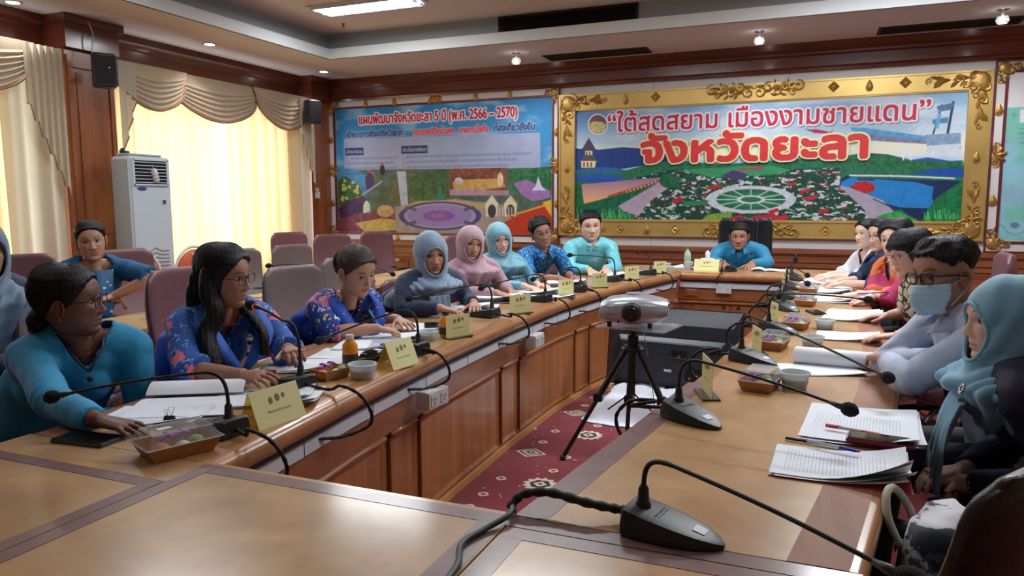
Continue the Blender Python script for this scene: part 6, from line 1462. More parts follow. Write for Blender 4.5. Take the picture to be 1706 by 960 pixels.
M_fl = pattern('blue_floral_sleeve_cloth', srgb(24, 84, 170), [(srgb(130, 176, 226), .24, 1.5), (srgb(226, 110, 130), .34, .8), (srgb(70, 30, 90), .13, .8)], 15)
M_royal = mat('royal_blue_cloth', srgb(14, 92, 196), .65, noise=(6, .05), sheen=.2)
M_fl2 = pattern('navy_flower_print', srgb(16, 62, 150), [(srgb(226, 226, 214), .24, 1.3), (srgb(206, 110, 160), .36, .8), (srgb(226, 206, 110), .24, 1.0)], 16)
M_dot = pattern('blue_dotted_cloth', srgb(10, 66, 170), [(srgb(220, 226, 236), .10, 1.6)], 16, kind='dot')
M_navy = mat('navy_cloth', srgb(24, 44, 76), .75, noise=(8, .08), sheen=.2)
M_pinkdress = mat('dusty_pink_cloth', srgb(176, 140, 154), .75, sheen=.2); M_aqua = mat('aqua_satin', srgb(92, 158, 184), .35, noise=(6, .06), sheen=.3)
M_batik = pattern('bright_blue_batik', srgb(0, 108, 186), [(srgb(70, 176, 226), .12, 1.2), (srgb(0, 66, 140), .10, 1.9)], 22, kind='crackle')
M_turq = pattern('turquoise_damask', srgb(112, 202, 216), [(srgb(150, 226, 234), .30, 1.0), (srgb(92, 184, 204), .12, 2.2)], 13, rough=.5)
M_cyan = mat('teal_blue_shirt_cloth', srgb(32, 148, 198), .7, noise=(6, .06), sheen=.2); M_chsh = mat('cyan_shirt_cloth', srgb(0, 124, 170), .6, noise=(8, .06), sheen=.3)
M_wt = mat('white_blouse_cloth', srgb(216, 220, 230), .8); M_nb = pattern('navy_print_blouse', srgb(34, 48, 84), [(srgb(110, 130, 180), .12, 1.5)], 20)
M_col = pattern('pink_orange_teal_print', srgb(196, 60, 110), [(srgb(222, 120, 60), .42, .42), (srgb(30, 96, 104), .36, .40), (srgb(214, 110, 170), .12, 1.8)], 12)
M_leafp = pattern('beige_blouse_with_dark_leaves', srgb(206, 190, 164), [(srgb(40, 36, 34), .075, 1.0)], 20, kind='crackle')
M_ltb = mat('pale_blue_grey_shirt_cloth', srgb(182, 194, 218), .7, noise=(6, .05)); M_dbat = pattern('dark_navy_batik_dress', srgb(24, 28, 52), [(srgb(150, 160, 196), .035, .9), (srgb(60, 70, 120), .10, 1.8)], 12)
M_tealb = pattern('teal_blouse_with_white_motif', srgb(22, 92, 140), [], 10) if False else mat('teal_blouse_cloth', srgb(20, 88, 136), .75, noise=(8, .06))
M_chk = pattern('blue_white_ikat', srgb(36, 96, 140), [(srgb(206, 222, 232), .20, 1.0)], 26, kind='dot')
M_v1 = mat('grey_blue_veil', srgb(128, 152, 178), .7, noise=(5, .05), sheen=.3); M_v2 = mat('dusty_pink_veil', srgb(180, 146, 160), .75, noise=(5, .05), sheen=.3)
M_v3 = mat('light_blue_veil', srgb(112, 170, 190), .55, noise=(5, .05), sheen=.3); M_v4 = mat('soft_blue_veil', srgb(116, 166, 192), .7, noise=(5, .05), sheen=.3); M_v5 = mat('pale_grey_blue_veil', srgb(116, 138, 158), .75, sheen=.3)
M_gl = mat('dark_spectacle_frame', srgb(28, 26, 32), .3); M_glm = mat('metal_spectacle_frame', srgb(150, 150, 156), .3, metal=.8)
FLAT = dict(curl=(.18, .25, .2)); CURL = dict(curl=(.5, .7, .5)); PEN = dict(curls=[(.5, .8, .3), (.6, .9, .5), (.8, 1.1, .6), (.9, 1.2, .7)], thumb=.5)

p1 = person(PEOPLE['L1'], 'woman in glasses and teal blue shirt, nearest the camera on the window side', 'dark', 1, (M_cyan, None), 2.0, 1.10, neck='v', vdepth=.085, glasses=(M_gl, 'rect'),
    hair=dict(line=TIED, thick=.010, col=(20, 17, 20), bulk=lambda u, z: .012 * G(np.abs(u) - PI, .9), bun=((0, -.105, -.06), (.045, .035, .045)), tie=((.0, -.12, -.085), (.03, .02, .02), mat('magenta_hair_tie', srgb(150, 60, 100), .7))),
    headkw=dict(wide=1.06, jaw=1.12, lips=(.82, .55, .52)), handkw=(dict(curl=(.12, .2, .15), spread=.22, thumb=1.0), FLAT), hk=.98, fold=.007, bust=.8)
cc = p1; b_ = MB().mat(mat('dark_piping', srgb(20, 26, 44), .6)); NN, FF, RR = cc['NN'], cc['FF'], cc['RR']
P_ = lambda r, f, z: tuple(NN + RR * r + FF * f + np.array([0, 0, z]))
b_.tube([P_(.060, .055, .005), P_(.045, .102, -.030), P_(.024, .128, -.062), P_(.0, .142, -.088)], .0042, 6); b_.tube([P_(-.060, .055, .005), P_(-.045, .102, -.030), P_(-.020, .128, -.062), P_(.0, .142, -.088)], .0042, 6)
b_.ball(P_(0, .152, -.11), (.010, .010, .010)); b_.obj('piping_and_button', cc['root'], smooth=True)
p2 = person(PEOPLE['L2'], 'woman with very long straight black hair speaking into the microphone with the red ring', 'tan', 1, (M_fl, None), 1.25, .92, neck='v', vdepth=.10, vest=M_royal, glasses=(M_gl, 'rect'),
    hair=dict(line=LONG, thick=.014, low=-.03, col=(16, 13, 16), locks=[([(.050, -.02, .03), (.080, -.006, -.06), (.088, .02, -.12), (.12, .135, -.06, 0), (.125, .180, -.15, 0), (.12, .20, -.24, 0)], (.052, .036), .62), ([(-.055, -.02, .02), (-.080, .0, -.07), (-.085, .02, -.12), (-.085, .165, -.08, 0), (-.07, .19, -.17, 0)], (.040, .020), .6), ([(0, -.06, .03), (0, -.09, -.06), (0, -.09, -.15), (0, -.13, -.12, 0), (0, -.15, -.34, 0)], (.078, .07), .5)]),
    headkw=dict(wide=.98, lips=(.88, .50, .52)), handkw=(dict(curl=(.25, .35, .25), spread=.2, thumb=.9, n=(.2, -.35, 1), dz=.05), dict(curl=(.45, .5, .4), thumb=.8, dz=.05)), hk=1.02, bust=.7)
p3 = person(PEOPLE['L3'], 'woman with tied greying hair and blue flowered blouse, bent over and writing', 'mid', 1, (M_fl2, None), 1.15, .98, neck='v', vdepth=.10, vest=M_dot,
    hair=dict(line=TIED, thick=.009, mat='greying_hair', col=(66, 56, 52), bun=((0, -.115, -.02), (.045, .05, .055)), tie=((0, -.118, .0), (.050, .042, .058), mat('black_hair_net', srgb(14, 13, 16), .9))),
    headkw=dict(lips=(.9, .50, .46), old=.6, wide=1.02), handkw=(PEN, dict(curl=(.15, .25, .2), spread=.25)), hk=1.0, bust=.8)
p4 = person(PEOPLE['L4'], 'older woman in a grey-blue veil and navy jacket turning over papers', 'mid', 1, (M_navy, None), 2.0, 1.08, hijab=dict(mat=M_v1, drop=.20, tail=[([(.02, .15, -.10), (.03, .165, -.2), (.03, .16, -.30)], (.06, .085))]), headkw=dict(old=1.0, wide=1.04, lips=(.72, .42, .42)), handkw=(dict(curl=(.3, .4, .3)), FLAT), bust=.9)
p5 = person(PEOPLE['L5'], 'woman in a dusty pink veil between the two blue-veiled women', 'mid', 1, (M_pinkdress, None), 2.0, .98, hijab=dict(mat=M_v2, drop=.34), headkw=dict(wide=1.03, lips=(.75, .42, .42)), near=0, bust=.8)
p6 = person(PEOPLE['L6'], 'young woman in a light blue veil and aqua satin dress', 'pale', 1, (M_aqua, None), 2.0, .9, hijab=dict(mat=M_v3, drop=.26, tail=[([(-.06, .14, -.12), (-.09, .15, -.24), (-.10, .14, -.36)], (.05, .07))]), headkw=dict(lips=(.82, .55, .55)), glasses=(M_glm, 'thin'), near=0)
p7 = person(PEOPLE['L7'], 'thin man in glasses and a bright blue batik shirt, head tilted', 'tan', 0, (M_batik, None), 1.1, .95, collar=('shirt', M_batik), hair=dict(line=SHORT, thick=.015), glasses=(M_glm, 'rect'), headkw=dict(wide=.96, lips=(.78, .52, .50), old=.5), near=0, bust=0)
p8 = person(PEOPLE['L8'], 'stout man in a pale turquoise stand-collar shirt beside the gold frame', 'fair', 0, (M_turq, None), 2.0, 1.12, collar=('stand', M_turq), hair=dict(line=SHORT, thick=.010), headkw=dict(wide=1.08, jaw=1.12, lips=(.80, .55, .52)), hk=1.03, near=0, bust=0)
pc = person(PEOPLE['C'], 'man in a bright cyan-blue shirt seated in the black executive chair at the head table', 'tan', 0, (M_chsh, None), 2.0, 1.0, collar=('shirt', M_chsh), hair=dict(line=SHORT, thick=.010), headkw=dict(wide=1.04, jaw=1.04, lips=(.80, .55, .52), old=.7), near=0, bust=0)
bd = MB().mat(mat('dark_pin', srgb(40, 30, 70), .4)); NN, FF, RR = pc['NN'], pc['FF'], pc['RR']; bd.ball(tuple(NN - RR * .115 + FF * .165 + np.array([0, 0, -.05])), (.018, .01, .018)); bd.obj('lapel_badge', pc['root'])
q1 = person(PEOPLE['R1'], 'woman in a plain white blouse farthest away on the right', 'pale', 1, (M_wt, None), 1.3, 1.0, neck='v', vdepth=.08, hair=dict(line=TIED, thick=.012, bun=((0, -.11, -.03), (.035, .03, .05))), headkw=dict(lips=(.85, .5, .5)), near=0)
q2 = person(PEOPLE['R2'], 'woman in glasses and navy print blouse, just behind the bright print dress', 'fair', 1, (M_nb, None), 1.3, 1.0, collar=('shirt', M_nb), glasses=(M_glm, 'thin'), hair=dict(line=TIED, thick=.012, bun=((0, -.11, -.03), (.035, .03, .05))), near=0)
q3 = person(PEOPLE['R3'], 'woman with chin-length hair and a pink, orange and teal print dress', 'pale', 1, (M_col, None), 1.3, 1.0, neck='v', vdepth=.11, collar=('open', M_col), hair=dict(line=[(0, .068), (18, .060), (40, .040), (58, .0), (70, -.05), (84, -.085), (180, -.10)], thick=.016, low=-.03), headkw=dict(lips=(.86, .45, .5)), handkw=(PEN, FLAT), near=0)
q4 = person(PEOPLE['R4'], 'woman with short bobbed hair, round glasses and a beige blouse with dark leaves', 'fair', 1, (M_leafp, None), .8, 1.05, hair=dict(line=BOB, thick=.018, low=-.02, col=(30, 26, 30), jag=.003), glasses=(M_glm, 'round'), headkw=dict(wide=1.05, lips=(.84, .5, .5)), handkw=(FLAT, FLAT))
q5 = person(PEOPLE['R5'], 'man in a blue face mask and dark glasses, arms folded on the table edge', 'tan', 0, (M_ltb, None), 1.93, 1.05, collar=('shirt', M_ltb), glasses=(M_gl, 'bold'), mask=mat('pale_blue_mask_cloth', srgb(182, 212, 228), .8),
    hair=dict(line=SHORT, thick=.016, col=(20, 20, 24), wave=.004, jag=.003, bulk=lambda u, z: -.011 * ss(.070, .02, z)), headkw=dict(wide=1.0), handkw=(CURL, dict(curl=(.35, .5, .4))), hk=.93, bust=0, fold=.007)
q6 = person(PEOPLE['R6'], 'woman in a soft blue veil with a brooch, in profile, nearest on the right', 'fair', 1, (M_dbat, None), 2.0, 1.12, hijab=dict(mat=M_v4, drop=.22, tail=[([(-.02, .12, -.10), (-.02, .150, -.18), (-.01, .165, -.28), (.0, .165, -.38)], (.10, .065))]), headkw=dict(wide=1.02, lips=(.86, .50, .50)), handkw=(dict(curl=(.4, .5, .4)), dict(curl=(.4, .6, .4))), hk=.95)
br = MB().mat(M_chrome); NN, FF, RR = q6['NN'], q6['FF'], q6['RR']
vs_ = [c for c in kids(q6['root']) if c.name.startswith('headscarf')][0].data.vertices; tg = Vector(tuple(NN - RR * .13 + FF * .16 + np.array([0, 0, -.06]))); bv = min(vs_, key=lambda v: (v.co - tg).length); e1 = bv.normal.orthogonal().normalized(); e2 = bv.normal.cross(e1)
for k in range(9): a = 2 * PI * k / 9; br.ball(tuple(bv.co + bv.normal * .006 + (e1 * math.cos(a) + e2 * math.sin(a)) * .012), .0045, 6, 5)
br.obj('brooch', q6['root'])
wv = MB().mat(mat('gold_watch_metal', srgb(206, 160, 70), .3, metal=.9)); w_ = np.array(q6['W'][1]) - q6['off']; e_ = np.array(q6['E'][1]) - q6['off']; d_ = Vector(e_ - w_).normalized(); c_ = Vector(w_) + d_ * .025; uu = d_.orthogonal().normalized(); vv = d_.cross(uu)
for k in range(16): a = 2 * PI * k / 16; wv.ball(tuple(c_ + (uu * math.cos(a) + vv * math.sin(a)) * .031), (.0075, .0075, .0075), 6, 5)
wv.obj('bracelet_watch', q6['root'])
x1 = person(PEOPLE['B1'], 'woman in a teal blouse with folded arms at the second-row table, hair tied back', 'mid', 1, (M_tealb, None), .95, 1.0, neck='scoop', vdepth=.055, hair=dict(line=TIED, thick=.009, col=(52, 40, 38), bun=((0, -.11, -.02), (.03, .035, .04)), locks=[([(0, -.10, -.02), (.03, -.12, -.08), (.03, -.10, -.16)], (.03, .018), .8)], tie=((.03, -.12, .005), (.03, .03, .022), mat('pink_hair_tie', srgb(196, 150, 170), .7))), headkw=dict(lips=(.8, .45, .45)), handkw=(CURL, CURL))
NN, FF, RR = x1['NN'], x1['FF'], x1['RR']; ik_ = MB().mat(M_chk); rows = []
for i in range(13):
    u = i / 12; row = []
    for j in range(9): r = (j / 8 - .5) * .15 * (1.15 - .45 * u); row.append(tuple(NN + RR * r + FF * ((.085 + .075 * math.sin(u * 1.7) - abs(r) * .35) * 1.05 + .022) + np.array([0, 0, -.035 - .26 * u])))
    rows.append(row)
ik_.rings(rows, False, False, closed=False); o_ = ik_.obj('patterned_front', x1['root'], smooth=True)
ws = MB().mat(M_chrome); w_ = np.array(x1['W'][0]) - x1['off']; e_ = np.array(x1['E'][0]) - x1['off']; d_ = Vector(e_ - w_).normalized(); uu = d_.orthogonal().normalized(); vv = d_.cross(uu); c_ = Vector(w_) + d_ * .02
ws.tube([tuple(c_ + (uu * math.cos(a) + vv * math.sin(a)) * .029) for a in [2 * PI * k / 16 for k in range(17)]], .006, 6); ws.lathe([(.001, .008), (.017, .007), (.018, 0)], c=tuple(c_ + Vector((.0, -.02, .02))), n=14, M=Matrix.Rotation(R_(-50), 3, 'X')); ws.obj('wrist_watch', x1['root'], smooth='auto')
x2 = person(PEOPLE['B2'], 'woman in a pale grey-blue veil cut off by the left edge of the view', 'mid', 1, (pattern('navy_paisley', srgb(34, 46, 84), [(srgb(110, 130, 176), .12, 1.6)], 22), None), 2.0, 1.1, hijab=dict(mat=M_v5, drop=.34), headkw=dict(), near=0)
# small clothing pieces and wrist jewellery
low = office_chair('maroon chair under the writing woman', M_maroon, .30); low.location = (-2.60, 3.10, 0); low.rotation_euler = (0, 0, R_(-90))
for k_, lab, az_ in (('L1', 'chair under the teal-shirted woman with glasses', -15), ('L4', 'chair under the grey-blue veiled woman', -15), ('L5', 'chair under the pink-veiled woman', -20), ('L6', 'chair under the light blue veiled woman', -20), ('L7', 'chair under the man in batik', -25), ('L8', 'chair under the man in turquoise', -50),
    ('R1', 'chair under the woman in the white blouse', 180), ('R2', 'chair under the woman in the navy print blouse', 180), ('R4', 'chair under the bobbed woman', 180), ('R5', 'chair under the masked man', 180), ('R6', 'chair under the woman with the brooch', 180), ('B2', 'chair under the veiled woman at the left edge', 0)):
    h_ = PEOPLE[k_]['hip']; dup(low, (h_[0] + .0, h_[1] - (.08 if k_ == 'L1' else 0), 0), R_(az_ - 90), 'low maroon leather ' + lab)
for P__, i, m_, r_ in ((p2, 1, M_black, .027), (p4, 0, mat('gold_bangle', srgb(190, 160, 110), .3, metal=.9), .031)):
    w_ = np.array(P__['W'][i]) - P__['off']; e_ = np.array(P__['E'][i]) - P__['off']; d_ = Vector(e_ - w_).normalized(); uu = d_.orthogonal().normalized(); vv = d_.cross(uu); c_ = Vector(w_) + d_ * .03
    bl = MB().mat(m_)
    for k in range(16): a = 2 * PI * k / 16; bl.ball(tuple(c_ + (uu * math.cos(a) + vv * math.sin(a)) * r_), .0042, 6, 5)
    bl.obj('bracelet', P__['root'])
# ============================================================ THINGS ON THE TABLES
M_led = mat('red_ring_light', srgb(200, 40, 30), .4, emit=((1, .08, .03), 1.5)); M_label = mat('white_sticker', srgb(200, 206, 214), .5)
def delegate_mic(label, loc, az, head, arch=None, cable=None, red=False, tip=1.0, up=.10):
    """wedge desk unit (blunt end carries the stem), gooseneck, foam head; az = where the pointed end aims"""
    t = thing('conference_microphone', label, 'microphone', (loc[0], loc[1], ZT), R_(az)); b = MB().mat(M_black); rs = []
    for x, w, z in ((-.085, .046, .050), (-.078, .052, .056), (-.03, .055, .046), (.02, .052, .036), (.065, .040, .025), (.095, .022, .016), (.108, .006, .010)):
        rs.append([(x, -w, .003), (x, w, .003), (x, w * 1.0, z * .45), (x, w * .86, z * .92), (x, w * .6, z), (x, -w * .6, z), (x, -w * .86, z * .92), (x, -w, z * .45)])
    b.rings(rs); b.box((-.02, 0, .0025), (.12, .085, .005)); bs = b.obj('base', t, smooth='auto')
    MB().mat(M_label).add([(.050, -.014, .0305), (.073, -.012, .0242), (.073, .014, .0242), (.050, .016, .0305)], [(0, 1, 2, 3)]).obj('label_sticker', bs)
    g = MB().mat(M_blackr)
    for k in range(8): g.box((-.02 + k * .007, 0, .0445 - k * .0024), (.003, .05, .002), M=Matrix.Rotation(R_(14), 3, 'Y'))
    g.obj('speaker_slots', bs, kind='stuff')
    b = MB().mat(M_black); b.lathe([(.016, .046), (.016, .054), (.012, .060), (.0105, .085), (.007, .092)], c=(-.055, 0, 0), n=12); b.obj('stem_socket', t, smooth='auto')
    ca, sa = math.cos(R_(az)), math.sin(R_(az)); dx, dy, dz = head[0] - loc[0], head[1] - loc[1], head[2] - ZT; hl = Vector((dx * ca + dy * sa, -dx * sa + dy * ca, dz)); s0 = Vector((-.055, 0, .085))
    if arch is None: arch = up
    hh_ = (hl - s0); hx = Vector((hh_.x, hh_.y, 0)); hx = hx.normalized() if hx.length > .02 else Vector((1, 0, 0)); ap = s0 + Vector((0, 0, arch * .78)) + hx * .030; q1 = s0 + Vector((0, 0, arch * .95)) + hx * .075
    P = bez([s0, s0 + Vector((0, 0, arch * .62)), s0 + Vector((0, 0, arch * 1.02)) + hx * .008, q1], 10)[:-1] + [tuple(Vector(q1).lerp(hl, i / 13) + Vector((0, 0, .006 * math.sin(PI * i / 13)))) for i in range(14)]
    b = MB().mat(M_blackr); b.tube(P, [.0052] * 10 + [.0042] * 14, 8); b.obj('gooseneck', t, smooth=True)
    d = (Vector(P[-1]) - Vector(P[-3])).normalized(); q = Vector(P[-1]); b = MB().mat(M_black); b.tube([tuple(q - d * .035), tuple(q - d * .01), tuple(q + d * .004)], [.0045, .0085, .0085], 10); b.obj('capsule', t, smooth=True)
    if red: b = MB().mat(M_led); b.tube([tuple(q - d * .001), tuple(q + d * .005)], [.0105, .0105], 12); b.obj('ring_light', t)
    b = MB().mat(M_foam); b.tube([tuple(q + d * x) for x in (-.002, .002, .012, .026, .036, .042)], [.008, .0135, .0185, .0185, .0125, .004], 14); b.obj('foam_windscreen', t, smooth=True)
    if cable:
        b = MB().mat(M_blackr); M_ = Matrix.Rotation(-R_(az), 3, 'Z'); P2 = [(-.082, 0, .022)] + [tuple(M_ @ Vector((c[0] - loc[0], c[1] - loc[1], c[2] - ZT))) for c in cable]
        Q = spline(P2, 7); b.tube(Q, [.0058 + .0010 * math.sin(i * 2.1) for i in range(len(Q))], 7); b.obj('cable', t, smooth=True)
    return t
def lc(x, y, n=0):   # cable loop of a left-hand unit over the inner edge and back to the trunking
    xe = float(np.interp(y, [p[1] for p in LI], [p[0] for p in LI])); return [(x + .10, y - .02, .765), (xe - .02, y - .03, .785), (xe + .045, y - .02, .76), (xe + .075, y + .00, .70), (xe + .06, y + .01, .645), (xe + .01, y - .07, .625), (xe - .02, y - .14, .635), (xe - .035, y - .17, .640)]
def rc_(x, y):
    xe = float(np.interp(y, [p[1] for p in RI], [p[0] for p in RI])); return [(x - .10, y + .01, .765), (xe + .02, y + .02, .785), (xe - .06, y + .03, .775), (xe - .11, y + .04, .72), (xe - .09, y + .03, .66), (xe - .02, y + .0, .64), (xe + .035, y - .02, .636)]
MICS = [
 ('black gooseneck microphone aimed at the woman in the teal blue shirt', (-1.56, 1.575), 172, (-1.93, 1.378, .870), .10, lc(-1.53, 1.57), 0),
 ('upright gooseneck microphone with a glowing red ring before the long-haired woman', (-1.70, 2.075), 165, (-1.86, 2.085, 1.030), .16, lc(-1.62, 2.07), 1),
 ('black gooseneck microphone reaching toward the writing woman', (-1.62, 2.75), 170, (-1.95, 2.60, .815), .11, lc(-1.58, 2.74), 0),
 ('black gooseneck microphone in front of the grey-blue veiled woman', (-1.74, 3.80), 170, (-2.03, 3.50, .880), .11, lc(-1.66, 3.78), 0),
 ('black gooseneck microphone in front of the pink-veiled woman', (-1.68, 4.52), 170, (-1.98, 4.33, .850), .10, lc(-1.64, 4.50), 0),
 ('black gooseneck microphone in front of the light blue veiled woman', (-1.62, 5.10), 170, (-1.87, 4.98, .850), .10, lc(-1.56, 5.08), 0),
 ('black gooseneck microphone held out toward the man in turquoise', (-1.56, 5.86), 160, (-1.80, 5.62, .975), .12, lc(-1.47, 5.84), 0),
 ('black gooseneck microphone at the corner beside the head table', (-1.40, 6.52), 150, (-1.53, 6.81, .925), .08, lc(-1.34, 6.50), 0),
 ('large black microphone unit nearest the camera with a white sticker on its tip', (-.245, 1.395), -10, (.125, 1.165, .858), .070, None, 0),
 ('black microphone unit with white sticker by the tripod, stem level toward the veiled woman', (-.325, 2.185), -35, (.075, 2.05, .870), .10, rc_(-.42, 2.22), 0),
 ('black microphone unit with its stem pointing toward the masked man', (-.225, 3.10), -30, (.205, 2.52, .860), .11, rc_(-.30, 3.12), 0),
 ('black microphone unit beside the kraft snack box, stem rising toward the bobbed woman', (-.165, 3.86), -30, (.22, 3.97, .920), .11, rc_(-.24, 3.88), 0),
 ('black microphone unit at mid right wing with its head turned to the camera', (-.150, 4.66), -60, (-.205, 4.84, .825), .07, rc_(-.22, 4.68), 0),
 ('black microphone unit farther along the right wing, foam head low', (-.150, 5.22), -45, (-.055, 4.90, .895), .09, rc_(-.20, 5.24), 0),
 ('black microphone unit with its foam head just above the next one', (-.165, 5.80), -45, (-.065, 5.50, .890), .09, rc_(-.20, 5.82), 0),
 ('farthest microphone unit at the end of the right wing', (-.165, 6.50), -60, (-.165, 6.62, .925), .10, None, 0)]
for lab, loc, az, hd_, ar, cab, red in MICS: delegate_mic(lab, loc, az, hd_, ar, cab, red)
t = delegate_mic('microphone unit on the head table with its stem leaning to the camera', (-.735, 7.12), 90, (-.805, 7.02, .775), .03, [(-.74, 6.98, .77), (-.78, 6.86, .765), (-.82, 6.82, .71), (-.83, 6.88, .65)])
# bundled cable of the nearest unit, running over the table to the gap
t = thing('cable_bundle', 'black wrapped cable lying over the table joint and dropping to the camera side', 'cable', (0, 0, 0))
b = MB().mat(M_blackr); Q = spline([(-.332, 1.425, .775), (-.36, 1.425, .775), (-.42, 1.41, .785), (-.50, 1.42, .790), (-.555, 1.40, .785), (-.575, 1.375, .760)], 8); b.tube(Q, [.010 + .0015 * math.sin(i * 1.7) for i in range(len(Q))], 8); b.obj('wrapped_cable', t, smooth=True)
b = MB().mat(mat('grey_cable', srgb(48, 56, 62), .45)); b.tube(spline([(-.575, 1.40, .74), (-.565, 1.37, .768), (-.56, 1.33, .766), (-.585, 1.27, .758), (-.600, 1.20, .757), (-.57, 1.12, .757), (-.56, 1.00, .757)], 8), .0062, 8); b.obj('thin_cable', t, smooth=True)
# second-row microphones
t = delegate_mic('second-row microphone with a slim silver stem beside the folded arms', (-3.46, 3.10), 150, (-3.46, 3.36, .925), .05)
for c in kids(t):
    if c.name.startswith(('gooseneck', 'capsule', 'foam')): c.data = c.data.copy(); c.data.materials.clear(); c.data.materials.append(M_chrome if not c.name.startswith('foam') else M_white)
delegate_mic('second-row microphone between the taupe chairs', (-3.45, 4.45), 170, (-3.62, 4.25, .95), .12); delegate_mic('second-row microphone whose small head shows left of the grey-blue veil', (-3.42, 5.10), 20, (-3.10, 5.02, .84), .07)

# ---- name signs
M_ink = mat('dark_print', srgb(74, 78, 58), .8); M_emb1 = mat('grey_emblem_print', srgb(120, 120, 98), .8); M_emb2 = mat('brown_emblem_print', srgb(140, 118, 70), .8)
M_amber = clear('amber_acrylic', (.86, .72, .30), .25, .08); M_acr = clear('acrylic_sheet', (.93, .97, .90), .10)
TXT = {}
def text_mesh(body, w, m):
    k = (body, w)
    if k in TXT: return TXT[k]
    cu = bpy.data.curves.new('t', 'FONT'); cu.body = body; cu.size = 1; cu.align_x = 'CENTER'; cu.resolution_u = 3; o = bpy.data.objects.new('t', cu); COL.objects.link(o); dg = bpy.context.evaluated_depsgraph_get()
    me = bpy.data.meshes.new_from_object(o.evaluated_get(dg)); bpy.data.objects.remove(o); xs = [v.co.x for v in me.vertices]; s_ = w / (max(xs) - min(xs))
    me.transform(Matrix.Scale(s_, 4)); me.materials.clear(); me.materials.append(m); TXT[k] = me; return me
def put_text(body, w, m, parent, loc, rot, name='lettering'):
    o = link(name, text_mesh(body, w, m), parent); o.location = loc; o.rotation_euler = rot; return o
def face_print(par, w, h, M3, org, text):
    """emblems and one line of print on a sign face given by its frame"""
    f = lambda x, z, d=.0012: tuple(Vector(org) + M3 @ Vector((x, -d, z)))
    for (x, z, rx, rz, m) in ((-.022, h * .72, .0075, .0105, M_emb1), (.004, h * .76, .0085, .0115, M_emb2), (.028, h * .78, .006, .0075, M_emb1)):
        b = MB().mat(m); b.add([f(x + rx * math.cos(a), z + rz * math.sin(a)) for a in [2 * PI * k / 16 for k in range(16)]], [tuple(range(16))]); b.mat(M_emb2 if m is M_emb1 else M_emb1)
        b.add([f(x + rx * .55 * math.cos(a), z - .002 + rz * .5 * math.sin(a), .0016) for a in [2 * PI * k / 10 for k in range(10)]], [tuple(range(10))]); b.obj('emblem', par)
    o = link('lettering', text_mesh(text, w * .48, M_ink), par); o.matrix_local = Matrix.Translation(Vector(f(0, h * .38, .0014))) @ M3.to_4x4() @ Matrix.Rotation(R_(90), 4, 'X')
def tent_sign(label, loc, az, text, w=.185, h=.105):
    """A-shaped holder; az = direction the printed face looks"""
    t = thing('name_sign', label, 'name sign', (loc[0], loc[1], ZT), R_(az + 90)); lean = .042
    M3 = Matrix.Rotation(-math.atan2(lean, h), 3, 'X')
    b = MB().mat(M_cream).box((0, -lean / 2, h / 2), (w, .0016, math.hypot(h, lean)), M=M3); fc = b.obj('front_card', t); face_print(fc, w, h, M3, (0, -lean - .0006, 0), text)
    MB().mat(M_amber).box((0, lean / 2, h / 2), (w, .0016, math.hypot(h, lean)), M=Matrix.Rotation(math.atan2(lean, h), 3, 'X')).obj('back_sheet', t)
    for x in (-w / 2, w / 2):
        b = MB().mat(M_acr); b.tube([(x, -lean, .002), (x, 0, h), (x, lean, .002)], .0018, 6); b.obj('edge', t)
    MB().mat(M_amber).box((0, 0, .028), (w, .036, .0015)).obj('cross_sheet', t); return t
def stand_sign(label, loc, az, text, w=.150, h=.105, base=True):
    t = thing('name_sign', label, 'name sign', (loc[0], loc[1], ZT), R_(az + 90))
    MB().mat(mat('dark_acrylic_base', srgb(60, 58, 40), .12, spec=.8)).box((0, 0, .003), (w, .060, .006)).obj('base_plate', t, bevel=.001)
    b = MB().mat(M_cream).box((0, 0, .006 + h / 2), (w, .002, h)); fc = b.obj('card', t); face_print(fc, w, h, Matrix.Identity(3), (0, -.0010, .006), text); return t
TX = 'พัฒนาการอำเภอเบตง'
tent_sign('yellow tent name sign nearest the camera on the left, before the teal-shirted woman', (-1.485, 1.725), -7, TX); tent_sign('yellow tent name sign between the clear cup and the juice bottle mic', (-1.53, 2.515), -7, TX, .165)
stand_sign('upright yellow name sign on a dark base behind the orange juice bottle', (-1.585, 3.16), -22, TX); stand_sign('upright yellow name sign before the pink-veiled woman', (-1.59, 3.98), -32, TX, .15)
stand_sign('small yellow name sign in front of the light blue veiled woman', (-1.60, 4.86), -45, TX, .12); stand_sign('small yellow name sign left of the silver projector top', (-1.51, 5.40), -50, TX, .12); stand_sign('small yellow name sign in front of the man in turquoise', (-1.42, 6.06), -50, TX, .13); stand_sign('small yellow name sign at the corner by the plastic cup', (-1.30, 6.64), -55, TX, .12)
tent_sign('yellow name sign on the head table beside the water bottle', (-.955, 7.12), -92, 'ผู้ว่าราชการจังหวัดยะลา', .23, .105)
stand_sign('yellow name sign seen edge-on beside the tripod microphone', (-.325, 2.50), 200, TX, .15, .125); stand_sign('yellow name sign seen edge-on between two right-hand microphones', (-.225, 3.30), 200, TX, .14); stand_sign('yellow name sign seen edge-on behind the kraft box', (-.20, 4.15), 200, TX, .13)
stand_sign('thin acrylic name sign at the far end of the right wing', (-.215, 5.65), 195, TX, .12); stand_sign('farthest acrylic name sign on the right wing', (-.215, 6.25), 195, TX, .12)

